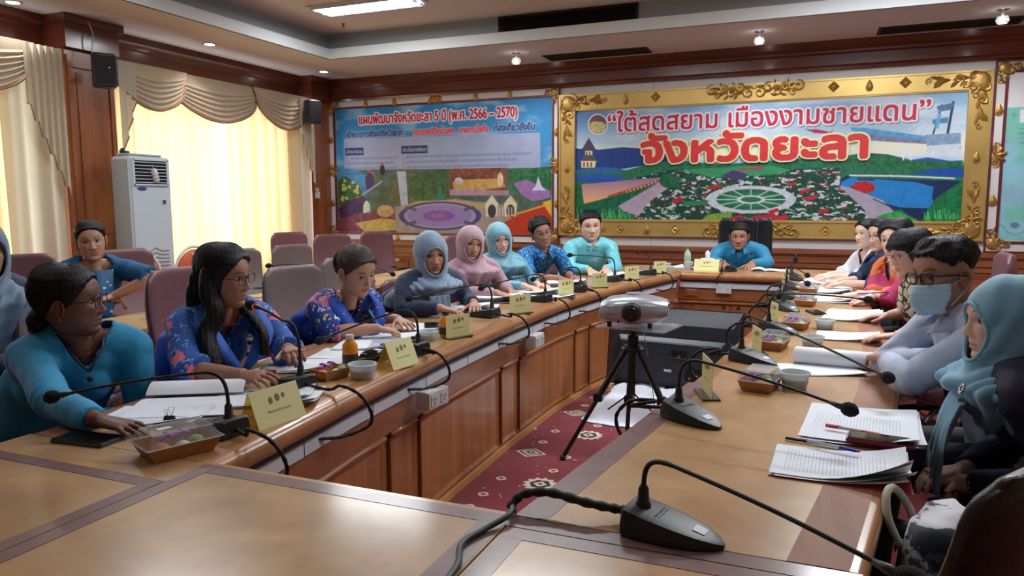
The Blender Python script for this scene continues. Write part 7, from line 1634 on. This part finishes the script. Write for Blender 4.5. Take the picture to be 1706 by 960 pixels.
# ---- cups, bottles, snack boxes
M_pp = mat('frosted_plastic', srgb(214, 222, 226), .35, transl=((.8, .85, .88), .35)); M_ice = mat('white_jelly', srgb(206, 212, 214), .5); M_kraft = mat('kraft_board', srgb(172, 118, 72), .75, noise=(30, .06))
M_orc = mat('purple_orchid', srgb(160, 70, 170), .6); M_gr = mat('green_snack', srgb(128, 160, 70), .6); M_orp = mat('orange_pastry', srgb(206, 130, 60), .6, noise=(30, .2)); M_wh2 = mat('white_snack', srgb(226, 216, 190), .6)
def cup(label, x, y, r=.050, h=.056, z=ZT):
    t = thing('plastic_cup', label, 'cup', (x, y, z)); MB().mat(M_pp).lathe([(.001, .001), (r * .78, .001), (r * .80, .003), (r * .98, h * .86), (r * 1.06, h * .88), (r * 1.08, h * .97), (r * 1.04, h), (r * .97, h), (r * .95, h * .88), (r * .78, .006), (.001, .005)], n=28).obj('cup', t, smooth='auto')
    MB().mat(M_ice).lathe([(.001, .006), (r * .76, .006), (r * .90, h * .6), (.001, h * .62)], n=20).obj('contents', t, smooth='auto'); return t
cup('open frosted plastic cup beside the second tent name sign', -1.545, 2.285); cup('frosted plastic cup with a wrapped lid beside the orange juice bottle', -1.685, 3.045, .046, .046)
cup('frosted plastic cup beside the nearest flower snack box on the right', -.055, 2.715, .049, .058); cup('frosted plastic cup on the right wing next to the bound red document', -.005, 3.50, .048, .055); cup('frosted plastic cup beside the open white file on the right wing', .05, 4.05, .047, .05)
cup('clear plastic cup behind the corner name sign', -1.27, 6.93, .04, .045); cup('white lidded cup beside the water bottle on the head table', -1.36, 7.22, .05, .05)
def juice(label, x, y):
    t = thing('juice_bottle', label, 'bottle', (x, y, ZT)); MB().mat(mat('orange_juice', srgb(222, 140, 30), .25, coat=.6)).lathe([(.001, 0), (.029, .001), (.031, .006), (.031, .070), (.029, .084), (.017, .100), (.015, .106), (.001, .107)], n=24).obj('bottle', t, smooth='auto')
    MB().mat(mat('dark_green_label', srgb(46, 50, 24), .5)).lathe([(.0315, .012), (.0318, .014), (.0318, .046), (.0315, .048)], n=24, cap=False).obj('label', t, smooth='auto'); MB().mat(mat('bottle_cap_' + ('white' if 'white' in label else 'dark'), srgb(206, 204, 200) if 'white' in label else srgb(40, 38, 36), .4)).lathe([(.001, .104), (.0165, .104), (.0170, .106), (.0165, .122), (.015, .124), (.001, .124)], n=20).obj('cap', t, smooth='auto'); return t
juice('small orange juice bottle with a white cap before the long-haired woman', -1.715, 2.455); juice('small orange juice bottle with a dark cap behind the upright name sign', -1.655, 3.165)
t = thing('water_bottle', 'clear water bottle with a green cap on the head table', 'bottle', (-1.165, 7.30, ZT)); MB().mat(M_pp).lathe([(.001, 0), (.030, .001), (.032, .006), (.032, .13), (.030, .145), (.014, .172), (.013, .185), (.001, .186)], n=22).obj('bottle', t, smooth='auto')
MB().mat(mat('pale_green_label', srgb(150, 190, 160), .5)).lathe([(.0325, .07), (.033, .072), (.033, .118), (.0325, .12)], n=22, cap=False).obj('label', t, smooth='auto'); MB().mat(mat('green_cap', srgb(60, 150, 70), .4)).lathe([(.001, .182), (.016, .182), (.016, .200), (.001, .202)], n=16).obj('cap', t, smooth='auto')
cup('small clear glass in front of the water bottle', -1.125, 7.16, .034, .075)
t = thing('tissue_box', 'white tissue packet behind the head table name sign', 'tissue box', (-.975, 7.30, ZT)); MB().mat(M_paper).box((0, 0, .05), (.14, .09, .10)).obj('box', t, bevel=.01); MB().mat(M_paper).lathe([(.028, .10), (.02, .12), (.026, .15), (.006, .175)], n=9).obj('tissue', t, smooth=True)
t = thing('saucer', 'white saucer left of the head table name sign', 'saucer', (-1.075, 7.22, ZT)); MB().mat(M_white).lathe([(.001, .002), (.03, .002), (.055, .012), (.053, .014), (.028, .006), (.001, .006)], n=24).obj('dish', t, smooth='auto')
def snack_box(label, x, y, rz, lid=True, w=.165, d=.115, flower=True):
    t = thing('snack_box', label, 'food box', (x, y, ZT), R_(rz)); b = MB().mat(M_kraft); a = .80; o = [(-w / 2 * a, -d / 2 * a), (w / 2 * a, -d / 2 * a), (w / 2 * a, d / 2 * a), (-w / 2 * a, d / 2 * a)]; P = [(-w / 2, -d / 2), (w / 2, -d / 2), (w / 2, d / 2), (-w / 2, d / 2)]
    b.rings([[(x_, y_, .001) for x_, y_ in o], [(x_, y_, .038) for x_, y_ in P], [(x_ * .975, y_ * .965, .038) for x_, y_ in P], [(x_ * .97, y_ * .95, .004) for x_, y_ in o]]); b.obj('tray', t)
    fl = MB().mat(M_orc)
    if flower:
        for (cx_, cy_) in ((-.02, .015), (.02, .02)):
            for k in range(5): a_ = 2 * PI * k / 5; fl.ball((cx_ + .014 * math.cos(a_), cy_ + .014 * math.sin(a_), .045 + .006 * math.sin(k * 2)), (.012, .009, .004), 8, 5, M=Matrix.Rotation(a_, 3, 'Z') @ Matrix.Rotation(.4, 3, 'Y'))
            fl.mat(M_wh2).ball((cx_, cy_, .048), .004, 6, 4); fl.mat(M_orc)
        fl.obj('orchid', t, smooth=True)
    MB().mat(M_orp).ball((-.045, -.015, .022), (.022, .025, .018), 12, 8).obj('pastry', t, smooth=True); MB().mat(M_gr).ball((.045, -.01, .024), (.022, .02, .016), 12, 8).obj('green_sweet', t, smooth=True); MB().mat(M_wh2).ball((.005, -.025, .022), (.02, .016, .015), 12, 8).obj('white_sweet', t, smooth=True)
    if lid:
        b = MB().mat(M_clear); Q = [(x_ * 1.02, y_ * 1.02) for x_, y_ in P]; b.rings([[(x_ * 1.03, y_ * 1.03, .038) for x_, y_ in Q], [(x_, y_, .041) for x_, y_ in Q], [(x_ * .96, y_ * .95, .044) for x_, y_ in Q], [(x_ * .80, y_ * .74, .070) for x_, y_ in Q]], cap0=False); b.obj('clear_lid', t)
        b = MB().mat(clear('lid_edge_plastic', (.9, .95, 1), .45))
        for z_, k in ((.040, 1.035), (.070, .80)):
            pts = [(x_ * k, y_ * (k if k > 1 else .74), z_) for x_, y_ in Q]; b.tube(pts + [pts[0]], .0016, 5)
        b.obj('lid_rim', t)
    return t
snack_box('clear-lidded kraft snack box at the near left corner beside the black phone', -1.53, 1.405, 68, w=.185, d=.13); MB().mat(M_label).box((0, 0, 0), (.035, .022, .001)).obj('sticker', bpy.data.objects['snack_box'], loc=(-.03, .0, .0715))
snack_box('open kraft snack tray with purple orchids and green sweets before the long-haired woman', -1.66, 2.245, 75, False, .125, .10)
snack_box('clear-lidded snack box with orchids nearest on the right wing', -.165, 2.665, 80); snack_box('clear-lidded kraft box beside the edge-on name sign', -.165, 3.44, 80); snack_box('clear-lidded kraft box with a purple flower at mid right wing', -.085, 4.02, 80); snack_box('clear-lidded kraft box in front of the far microphone pair', -.055, 4.93, 82); snack_box('farthest kraft snack box on the right wing', -.045, 5.62, 82)
snack_box('crushed clear snack box behind the second tent name sign', -1.66, 2.66, 70, True, .15, .10)

# ---- papers
M_txt = pattern('printed_page', srgb(226, 232, 242), [], 10) if False else None
def text_page_mat(name, seed):
    if name in MATS: return MATS[name]
    m = bpy.data.materials.new(name); MATS[name] = m; m.use_nodes = True; nt = m.node_tree; b = nt.nodes['Principled BSDF']; L = nt.links.new; b.inputs['Roughness'].default_value = .65
    tc = nn(nt, 'ShaderNodeTexCoord'); sp = nn(nt, 'ShaderNodeSeparateXYZ'); L(tc.outputs['Object'], sp.inputs[0])
    def mth(op, a, b2=None):
        n = nn(nt, 'ShaderNodeMath', operation=op)
        for i, v in enumerate((a, b2)):
            if v is None: continue
            if isinstance(v, (int, float)): n.inputs[i].default_value = v
            else: L(v, n.inputs[i])
        return n.outputs[0]
    line = mth('GREATER_THAN', mth('FRACT', mth('MULTIPLY', sp.outputs['Y'], 118)), .62); nz = nn(nt, 'ShaderNodeTexNoise'); mp = nn(nt, 'ShaderNodeMapping'); mp.inputs['Scale'].default_value = (320, 118, 1); mp.inputs['Location'].default_value = (seed, seed, 0); L(tc.outputs['Object'], mp.inputs[0]); L(mp.outputs[0], nz.inputs['Vector']); nz.inputs['Scale'].default_value = 1
    wd = mth('GREATER_THAN', nz.outputs['Fac'], .47); ix = mth('LESS_THAN', mth('ABSOLUTE', sp.outputs['X']), .082); iy = mth('LESS_THAN', mth('ABSOLUTE', mth('ADD', sp.outputs['Y'], .01)), .115); msk = mth('MULTIPLY', mth('MULTIPLY', line, wd), mth('MULTIPLY', ix, iy)); msk = mth('MULTIPLY', msk, .45)
    mx = nn(nt, 'ShaderNodeMix', data_type='RGBA'); mx.inputs['A'].default_value = (*srgb(228, 233, 242), 1); mx.inputs['B'].default_value = (*srgb(120, 126, 140), 1); L(msk, mx.inputs['Factor']); L(mx.outputs['Result'], b.inputs['Base Color']); return m
M_page = text_page_mat('printed_page', 3.0)
def document(label, x, y, rz, n=6, w=.21, h=.297, curl=.012, cover=None, page=None, z=ZT, th=.0012, fan=.01):
    """stack of sheets, the upper ones slightly turned and curled at a corner"""
    t = thing('document', label, 'document', (x, y, z), R_(rz)); r = random.Random(len(label))
    if cover: MB().mat(cover).box((0, 0, .0012), (w + .012, h + .008, .0024)).obj('cover', t)
    for k in range(n):
        mb = MB().mat((page or M_page) if k == n - 1 else M_paper); a = r.uniform(-1, 1) * fan * 3; ox, oy = r.uniform(-fan, fan), r.uniform(-fan, fan); z0 = .0028 + k * th; nx, ny = 8, 10; vs = []
        if k == n - 1: a = ox = oy = 0
        for j in range(ny + 1):
            for i in range(nx + 1):
                u, v = i / nx - .5, j / ny - .5; xx, yy = u * w, v * h; c = curl * (.35 + .65 * k / n) * (max(0, u + v - .25) ** 2 * 5 + max(0, -u + v - .35) ** 2 * 3 + .5 * max(0, abs(v) - .3) ** 2)
                vs.append((xx * math.cos(a) - yy * math.sin(a) + ox, xx * math.sin(a) + yy * math.cos(a) + oy, z0 + c))
        mb.add(vs, [(j * (nx + 1) + i, j * (nx + 1) + i + 1, (j + 1) * (nx + 1) + i + 1, (j + 1) * (nx + 1) + i) for j in range(ny) for i in range(nx)]); o = mb.obj('sheet', t, smooth=True)
        if k in (0,): md = o.modifiers.new('t', 'SOLIDIFY'); md.thickness = .002
    return t
def open_folio(label, x, y, rz, w=.21, h=.297, roll=.028, z=ZT):
    """booklet opened flat: left pages rolled back in a soft fold"""
    t = thing('document', label, 'document', (x, y, z), R_(rz))
    for s_, nm in ((1, 'right_pages'), (-1, 'rolled_pages')):
        mb = MB().mat(M_paper if s_ < 0 else M_page); rs = []
        for i in range(15):
            u = i / 14; xx = s_ * u * w * (1 if s_ > 0 else .62); zz = .004 + (.010 * math.sin(PI * min(1, u * 1.4)) * (1 - u) if s_ > 0 else roll * math.sin(PI * (u * .86 + .10)) )
            rs.append([(xx, -h / 2, max(.002, zz) + .0), (xx, h / 2, max(.002, zz)), (xx, h / 2, max(.002, zz) + .003), (xx, -h / 2, max(.002, zz) + .003)])
        mb.rings(rs); mb.obj('pages', t, smooth='auto')
    return t
M_redc = mat('red_cover', srgb(170, 40, 60), .5); M_bluec = mat('blue_page_edge', srgb(120, 150, 210), .6)
open_folio('thick booklet opened and rolled back in front of the teal-shirted woman', -1.90, 1.83, -60, .23, .31, .040); document('loose printed sheets under the teal-shirted woman hand', -1.85, 1.62, -70, 3); document('messy pile of sheets spilling beside the first name sign', -1.68, 1.92, -62, 6, fan=.03)
document('white sheets spread before the long-haired woman', -1.87, 2.36, -70, 4, fan=.02, page=M_paper); document('second stack of white sheets beyond the open snack tray', -1.83, 2.62, -75, 4, page=M_paper)
document('white sheets the writing woman is filling in', -1.88, 3.02, -72, 4, page=M_page); t = document('thick white file under the writing woman microphone', -1.85, 2.80, -70, 8, page=M_paper); document('papers near the writing woman left hand', -1.84, 3.36, -76, 3)
document('upright fanned papers held by the grey-blue veiled woman', -1.93, 3.98, -70, 6, fan=.03, page=M_paper, th=.005); document('stack of files before the pink-veiled woman', -1.92, 4.42, -70, 9, fan=.02, page=M_paper, th=.004); document('papers in front of the light blue veiled woman', -1.82, 4.88, -72, 7, page=M_paper, th=.003); document('flat white sheets near the small left name sign', -1.66, 4.78, -60, 3, page=M_paper)
document('open papers before the man in batik', -1.78, 5.45, -65, 8, page=M_paper, th=.004); document('white papers before the man in turquoise', -1.62, 6.12, -55, 8, page=M_paper, th=.004, fan=.02); document('white papers by the corner microphone', -1.45, 6.72, -40, 4, page=M_paper)
open_folio('open booklet before the man in the executive chair', -.45, 7.27, 2, .19, .20, .02); document('white sheet lying left of the open booklet', -1.28, 7.35, 20, 2, w=.16, h=.2, page=M_paper)
document('printed document with binder clips nearest on the right wing', .07, 1.915, -92, 5, curl=.03, cover=M_redc, w=.225); document('printed document under the red pen on the right wing', .135, 2.30, -95, 6, fan=.012, w=.37, h=.29)
document('white sheet under the rolled booklet on the right wing', .02, 3.04, -70, 1, w=.21, h=.30, page=M_paper)
t = thing('rolled_booklet', 'white booklet rolled back on itself beside the level microphone stem', 'document', (.085, 3.13, ZT), R_(-6)); mb = MB().mat(M_paper); rs = []
for i in range(16): a = PI * .5 + PI * 1.25 * i / 15; rs.append([(-.155, .028 * math.cos(a), .032 + .028 * math.sin(a)), (.155, .028 * math.cos(a), .032 + .028 * math.sin(a))])
rs += [[(-.155, .12, .012), (.155, .12, .012)]]; rs = [[(-.155, .13, .030), (.155, .13, .030)], [(-.155, .07, .052), (.155, .07, .052)]] + rs; mb.rings(rs, False, False, closed=False); o = mb.obj('pages', t, smooth='auto'); md = o.modifiers.new('t', 'SOLIDIFY'); md.thickness = .004
document('white report in a red cover before the masked man', .155, 3.83, -92, 4, cover=M_redc, w=.235, h=.27, page=M_paper); document('large white file open before the bobbed woman', .20, 4.55, -95, 6, w=.42, h=.26, page=M_paper, fan=.02); document('white papers before the woman in the bright print dress', .13, 5.30, -95, 6, w=.40, h=.28, page=M_paper, fan=.02); document('white papers before the navy print blouse', .11, 5.80, -92, 6, w=.38, h=.24, page=M_paper, fan=.02); document('farthest white papers on the right wing', .12, 6.40, -95, 6, w=.40, h=.40, page=M_paper, fan=.03)
document('white booklet on the table edge at the far left', -3.55, 2.42, -20, 6, w=.20, h=.28, cover=M_black, page=M_paper); document('white sheets on the second-row table behind the writing woman', -3.45, 4.20, -80, 3, page=M_paper)
for x, y, a in ((-1.765, 1.60, 20),):
    t = thing('binder_clip', 'black binder clip with wire handles on the loose sheets', 'clip', (x, y, ZT + .008), R_(a)); MB().mat(M_black).rings([[(-.016, -.008, 0), (.016, -.008, 0), (.016, .008, 0), (-.016, .008, 0)], [(-.016, -.001, .012), (.016, -.001, .012), (.016, .001, .012), (-.016, .001, .012)]]).obj('clip', t)
    for s_ in (-1, 1): MB().mat(M_chrome).tube([(-.006, 0, .010), (-.009, s_ * .014, .034), (.009, s_ * .014, .034), (.006, 0, .010)], .0010, 5).obj('wire_handle', t)
# ---- phones, pens
def phone(label, x, y, rz, w, h, case, z=ZT):
    t = thing('smartphone', label, 'phone', (x, y, z), R_(rz)); MB().mat(case).box((0, 0, .0055), (w, h, .011)).obj('case', t, bevel=.003); MB().mat(mat('phone_screen', srgb(14, 16, 20), .06, spec=.8)).box((0, 0, .0115), (w - .008, h - .010, .0012)).obj('screen', t); return t
phone('black phone lying face up by the teal-shirted woman', -1.835, 1.385, 96, .085, .175, mat('grey_phone_case', srgb(60, 66, 74), .35)); p_ = phone('phone in a magenta case lying on the documents at the right', .175, 2.135, -96, .078, .165, mat('magenta_case', srgb(150, 40, 90), .4), ZT + .012)
MB().mat(mat('phone_glass_grey', srgb(70, 84, 92), .1)).box((0, -.055, .0122), (.055, .035, .0006)).obj('screen_icon', p_)
phone('black phone on the right wing beside the kraft box', .005, 4.60, 20, .075, .15, M_black); phone('dark notebook-like tablet beside the wrapped cup', -1.80, 3.42, -60, .15, .20, mat('dark_tablet_case', srgb(30, 42, 50), .4))
def pen(label, a, b_, m, m2, r=.0042, z=ZT + .006, cat='pen'):
    t = thing('pen', label, cat, (*a, z)); d = Vector((b_[0] - a[0], b_[1] - a[1], 0)) if len(b_) == 2 else Vector((b_[0] - a[0], b_[1] - a[1], b_[2] - z)); MB().mat(m).tube([(0, 0, 0), tuple(d * .62)], r, 8).obj('barrel', t, smooth='auto'); MB().mat(m2).tube([tuple(d * .62), tuple(d * .9), tuple(d)], [r * 1.08, r * 1.02, r * .3], 8).obj('grip', t, smooth='auto'); return t
M_pr = mat('coral_pen_grip', srgb(206, 70, 80), .4); M_pclr = mat('clear_pen_barrel', srgb(190, 196, 210), .2); M_bl = mat('blue_pen_cap', srgb(30, 50, 170), .4)
t = pen('red and clear ballpoint lying across the printed document', (.045, 2.215), (.185, 2.175), M_pclr, M_pr, .0048, ZT + .020); MB().mat(M_pr).tube([(-.004, .0005, 0), (.035, -.009, 0)], .0055, 8).obj('rear_grip', t, smooth=True)
pen('black pencil with a gold end beside the magenta phone', (-.06, 2.10), (.085, 2.07), M_black, M_black, .0042, ZT + .006, 'pencil'); pen('clear ballpoint with a blue cap on the nearest printed document', (-.005, 2.045), (.12, 2.00), M_pclr, M_bl, .0045, ZT + .022)
t = pen('pale blue pen in the hand of the writing woman', (-1.985, 3.005), (-1.93, 3.045, .765), mat('pale_blue_pen', srgb(90, 180, 220), .4), M_pclr, .0045, .885); t = pen('dark pen held by the woman in the bright print dress', (.24, 5.06), (.42, 5.06, .84), M_bl, M_bl, .004, .82)
t = thing('spectacle_case', 'black oval case lying before the second tent name sign', 'case', (-1.66, 2.56, ZT + .02), R_(75)); MB().mat(mat('glossy_black', srgb(16, 18, 22), .12)).ball((0, 0, .016), (.085, .032, .018), 24, 12).obj('case', t, smooth=True)

# ---- projector on its tripod
t = thing('tripod', 'black tripod with a clear plate standing in the gap between the table wings', 'tripod', (-.925, 4.0, 0)); M_trp = mat('tripod_black', srgb(22, 24, 28), .35)
MB().mat(M_trp).tube([(0, 0, .30), (0, 0, .70)], .016, 10).tube([(0, 0, .58), (0, 0, .66)], .030, 12).obj('centre_column', t, smooth='auto'); MB().mat(M_trp).lathe([(.02, .57), (.062, .575), (.066, .59), (.05, .605), (.02, .61)], n=20).obj('crown', t, smooth='auto')
for k, (a, L) in enumerate(((R_(222), .42), (R_(275), .22), (R_(-28), .42))):
    f = (L * math.cos(a), L * math.sin(a), .014); m_ = (.45 * f[0] + .02 * math.cos(a), .45 * f[1] + .02 * math.sin(a), .33); lg = MB().mat(M_trp); lg.tube([(.045 * math.cos(a), .045 * math.sin(a), .585), m_], .017, 10).tube([m_, f], .012, 10); l = lg.obj('leg', t, smooth='auto')
    MB().mat(M_blackr).ball(f, (.018, .018, .014), 10, 8).obj('rubber_foot', l, smooth=True); MB().mat(M_trp).box(m_, (.05, .05, .045)).obj('clamp', l, bevel=.006); MB().mat(M_trp).tube([(0, 0, .34), (.36 * f[0], .36 * f[1], .255)], .005, 6).obj('brace', t)
MB().mat(clear('clear_plate', (.86, .90, .92), .22)).box((.02, .06, .706), (.40, .30, .008), rz=R_(-10)).obj('acrylic_plate', t); MB().mat(M_trp).box((0, 0, .695), (.09, .09, .014)).obj('mount', t, bevel=.003)
MB().mat(M_chrome).tube([(.06, -.02, .70), (.10, -.03, .50), (.15, -.05, .20), (.16, -.05, .02)], .002, 5).obj('cord', t)
M_sil = mat('silver_plastic', srgb(186, 190, 200), .28, metal=.55, coat=.3)
t = thing('projector', 'silver video projector with a black lens on the tripod plate', 'projector', (-.925, 4.02, .712), R_(8)); b = MB().mat(M_sil); rs = []
for x, hy, h0, h1 in ((-.190, .05, .055, .110), (-.180, .085, .035, .135), (-.14, .11, .022, .158), (-.06, .125, .014, .172), (.02, .125, .014, .176), (.10, .12, .020, .168), (.15, .105, .035, .158), (.185, .085, .06, .146)):
    rs.append([(x, hy * math.copysign(abs(math.cos(a)) ** .6, math.cos(a)), (h0 + h1) / 2 + (h1 - h0) / 2 * math.copysign(abs(math.sin(a)) ** .75, math.sin(a))) for a in [2 * PI * i / 24 for i in range(24)]])
b.rings(rs); b.obj('shell', t, smooth='auto'); b = MB().mat(M_black); rs = []
for x, k in ((.150, 1.01), (.188, 1.02), (.196, .92)): rs.append([(x - .02 * (1 - math.sin(a)) * .9, .088 * k * math.copysign(abs(math.cos(a)) ** .7, math.cos(a)) - .0, .100 + .047 * k * math.sin(a)) for a in [2 * PI * i / 24 for i in range(24)]])
b.rings(rs); b.obj('side_vent', t, smooth='auto')
L90 = Matrix.Rotation(R_(90), 3, 'X'); MB().mat(M_black).lathe([(.001, .140), (.036, .140), (.046, .136), (.052, .128), (.053, .10)], c=(-.005, 0, .090), n=32, M=L90).obj('lens_barrel', t, smooth='auto'); MB().mat(mat('lens_glass', srgb(8, 9, 14), .04, spec=1)).lathe([(.001, .147), (.015, .1455), (.028, .1425), (.034, .139)], c=(-.005, 0, .090), n=28, M=L90).obj('lens', t, smooth=True)
MB().mat(M_chrome).lathe([(.0535, .127), (.056, .126), (.056, .118)], c=(-.005, 0, .090), n=32, M=L90, cap=False).obj('lens_ring', t, smooth='auto'); MB().mat(M_black).lathe([(.001, .128), (.007, .128), (.007, .12)], c=(-.075, 0, .040), n=14, M=L90).obj('infrared_window', t)
put_text('SAMSUNG', .045, M_black, t, (-.125, -.1165, .075), (R_(90), 0, R_(-6)))
for x in (-.13, .09): MB().mat(M_blackr).lathe([(.001, 0), (.012, 0), (.014, .03), (.001, .03)], c=(x, -.06, 0), n=12).obj('foot', t)
MB().mat(M_sil).rings([[(.0 + .05 * c_, .02 + .05 * s_, z) for c_, s_ in [(math.cos(2 * PI * i / 16), math.sin(2 * PI * i / 16)) for i in range(16)]] for z in (.165, .182)]).obj('top_dial', t, smooth='auto')
# ---- television seen from behind, leaning on a cloth-covered crate
M_tv = mat('television_back', srgb(44, 52, 60), .38, coat=.2); M_tv2 = mat('television_frame', srgb(16, 18, 22), .3)
t = thing('television', 'large flat television seen from behind, propped between the table wings', 'television', (-.88, 4.93, .135), R_(-7)); W_, H_ = .92, .55; TL = Matrix.Rotation(R_(-7), 3, 'X')
tvp = lambda x, y, z: tuple(TL @ Vector((x, y, z)))
b = MB().mat(M_tv2); b.rings([[tvp(x * W_ / 2, y, z * H_) for x, z in ((-1, 0), (1, 0), (1, 1), (-1, 1))] for y in (.014, -.014)][::1]); b.obj('panel_frame', t)
MB().mat(M_tv).rings([[tvp(x * W_ / 2, -.014, z0 + z * H_) for x, z, z0 in ((-.99, .01, 0), (.99, .01, 0), (.99, .99, 0), (-.99, .99, 0))], [tvp(x * W_ / 2, -.055, z * H_) for x, z in ((-.88, .06), (.88, .06), (.88, .80), (-.88, .80))]]).obj('back_shell', t)
MB().mat(M_tv).rings([[tvp(x * W_ / 2, -.055, z * H_) for x, z in ((-.80, .08), (.80, .08), (.80, .64), (-.80, .64))], [tvp(x * W_ / 2, -.085, z * H_) for x, z in ((-.74, .10), (.74, .10), (.74, .58), (-.74, .58))]]).obj('electronics_cover', t, bevel=.004)
MB().mat(mat('vent_void', srgb(12, 12, 14), .9)).box(tvp(.07, -.087, .25), (.10, .006, .055)).obj('mount_recess', t); MB().mat(M_chrome).box(tvp(.07, -.091, .224), (.11, .004, .006)).box(tvp(.07, -.091, .235), (.02, .004, .02)).obj('bracket', t)
MB().mat(M_label).box(tvp(.0, -.088, .135), (.05, .002, .018)).obj('maker_label', t); MB().mat(mat('vent_void', srgb(12, 12, 14), .9)).box(tvp(.20, -.088, .12), (.16, .004, .09)).obj('connector_bay', t)
for k in range(3): MB().mat(M_chrome).box(tvp(.15 + k * .05, -.092, .10 + .02 * k), (.012, .006, .014)).obj('plug', t)
t = thing('cloth_covered_crate', 'crumpled white cloth over a low crate beneath the television', 'cloth', (-.93, 4.66, 0)); MB().mat(M_front).box((0, .22, .065), (.70, .26, .13)).obj('crate', t)
mb = MB().mat(mat('white_cloth', srgb(214, 218, 230), .85)); nx, ny = 40, 34; vs = []
for j in range(ny + 1):
    for i in range(nx + 1):
        u, v = i / nx * 2 - 1, j / ny * 2 - 1; x, y = u * .43, v * .30 + .06; d = max(abs(u) / .78, abs(v + .0) / .62 if v < 0 else abs(v) / .95); p = np.array([[x * 3, y * 3, 0]]); n_ = float(noise3(p, 7, 4)[0]); n2 = float(noise3(p, 17, 8)[0])
        hh = .135 * float(ss(1.35, .82, d)) + .028 * max(0, n_) * float(ss(1.5, .8, d)) + .012 * n2 * float(ss(1.4, 1.0, d)); vs.append((x + .02 * n2, y + .02 * n_, max(.004, hh + .004)))
mb.add(vs, [(j * (nx + 1) + i, j * (nx + 1) + i + 1, (j + 1) * (nx + 1) + i + 1, (j + 1) * (nx + 1) + i) for j in range(ny) for i in range(nx)]); o = mb.obj('cloth', t, smooth=True); md = o.modifiers.new('t', 'SOLIDIFY'); md.thickness = .003; md.offset = 1
# ---- handbag on the lap of the near right woman
M_bag = pattern('white_bag_with_dark_leaf_print', srgb(206, 206, 212), [(srgb(40, 48, 56), .42, .55), (srgb(84, 96, 104), .22, .9)], 16)
t = thing('handbag', 'white fabric handbag with dark leaf print and pale rope handles at the lower right', 'bag', (.262, 1.71, .50), R_(70)); mb = MB(); rs = []
for z, w, d in ((0, .12, .07), (.05, .135, .08), (.14, .13, .075), (.21, .12, .06), (.245, .11, .045)): rs.append([((w + .012 * math.sin(a * 5 + z * 30)) * math.cos(a), (d + .012 * math.sin(a * 4 + z * 20)) * math.sin(a), z) for a in [2 * PI * i / 40 for i in range(40)]])
mb.mat(M_bag).rings(rs); mb.obj('bag_body', t, smooth=True)
for s_ in (-1, 1):
    MB().mat(mat('rope_handle', srgb(190, 186, 170), .8)).tube(spline([(-.06, s_ * .06, .18), (-.065, s_ * .085, .235), (-.03, s_ * .10, .275), (.03, s_ * .10, .27), (.065, s_ * .08, .225), (.06, s_ * .06, .18)], 6), .0085, 8).obj('rope_handle', t, smooth=True)
    for x in (-.06, .06): MB().mat(M_chrome).lathe([(.012, -.002), (.018, 0), (.012, .002)], c=(x, s_ * .068, .185), n=16, M=L90).obj('eyelet', t, smooth=True)
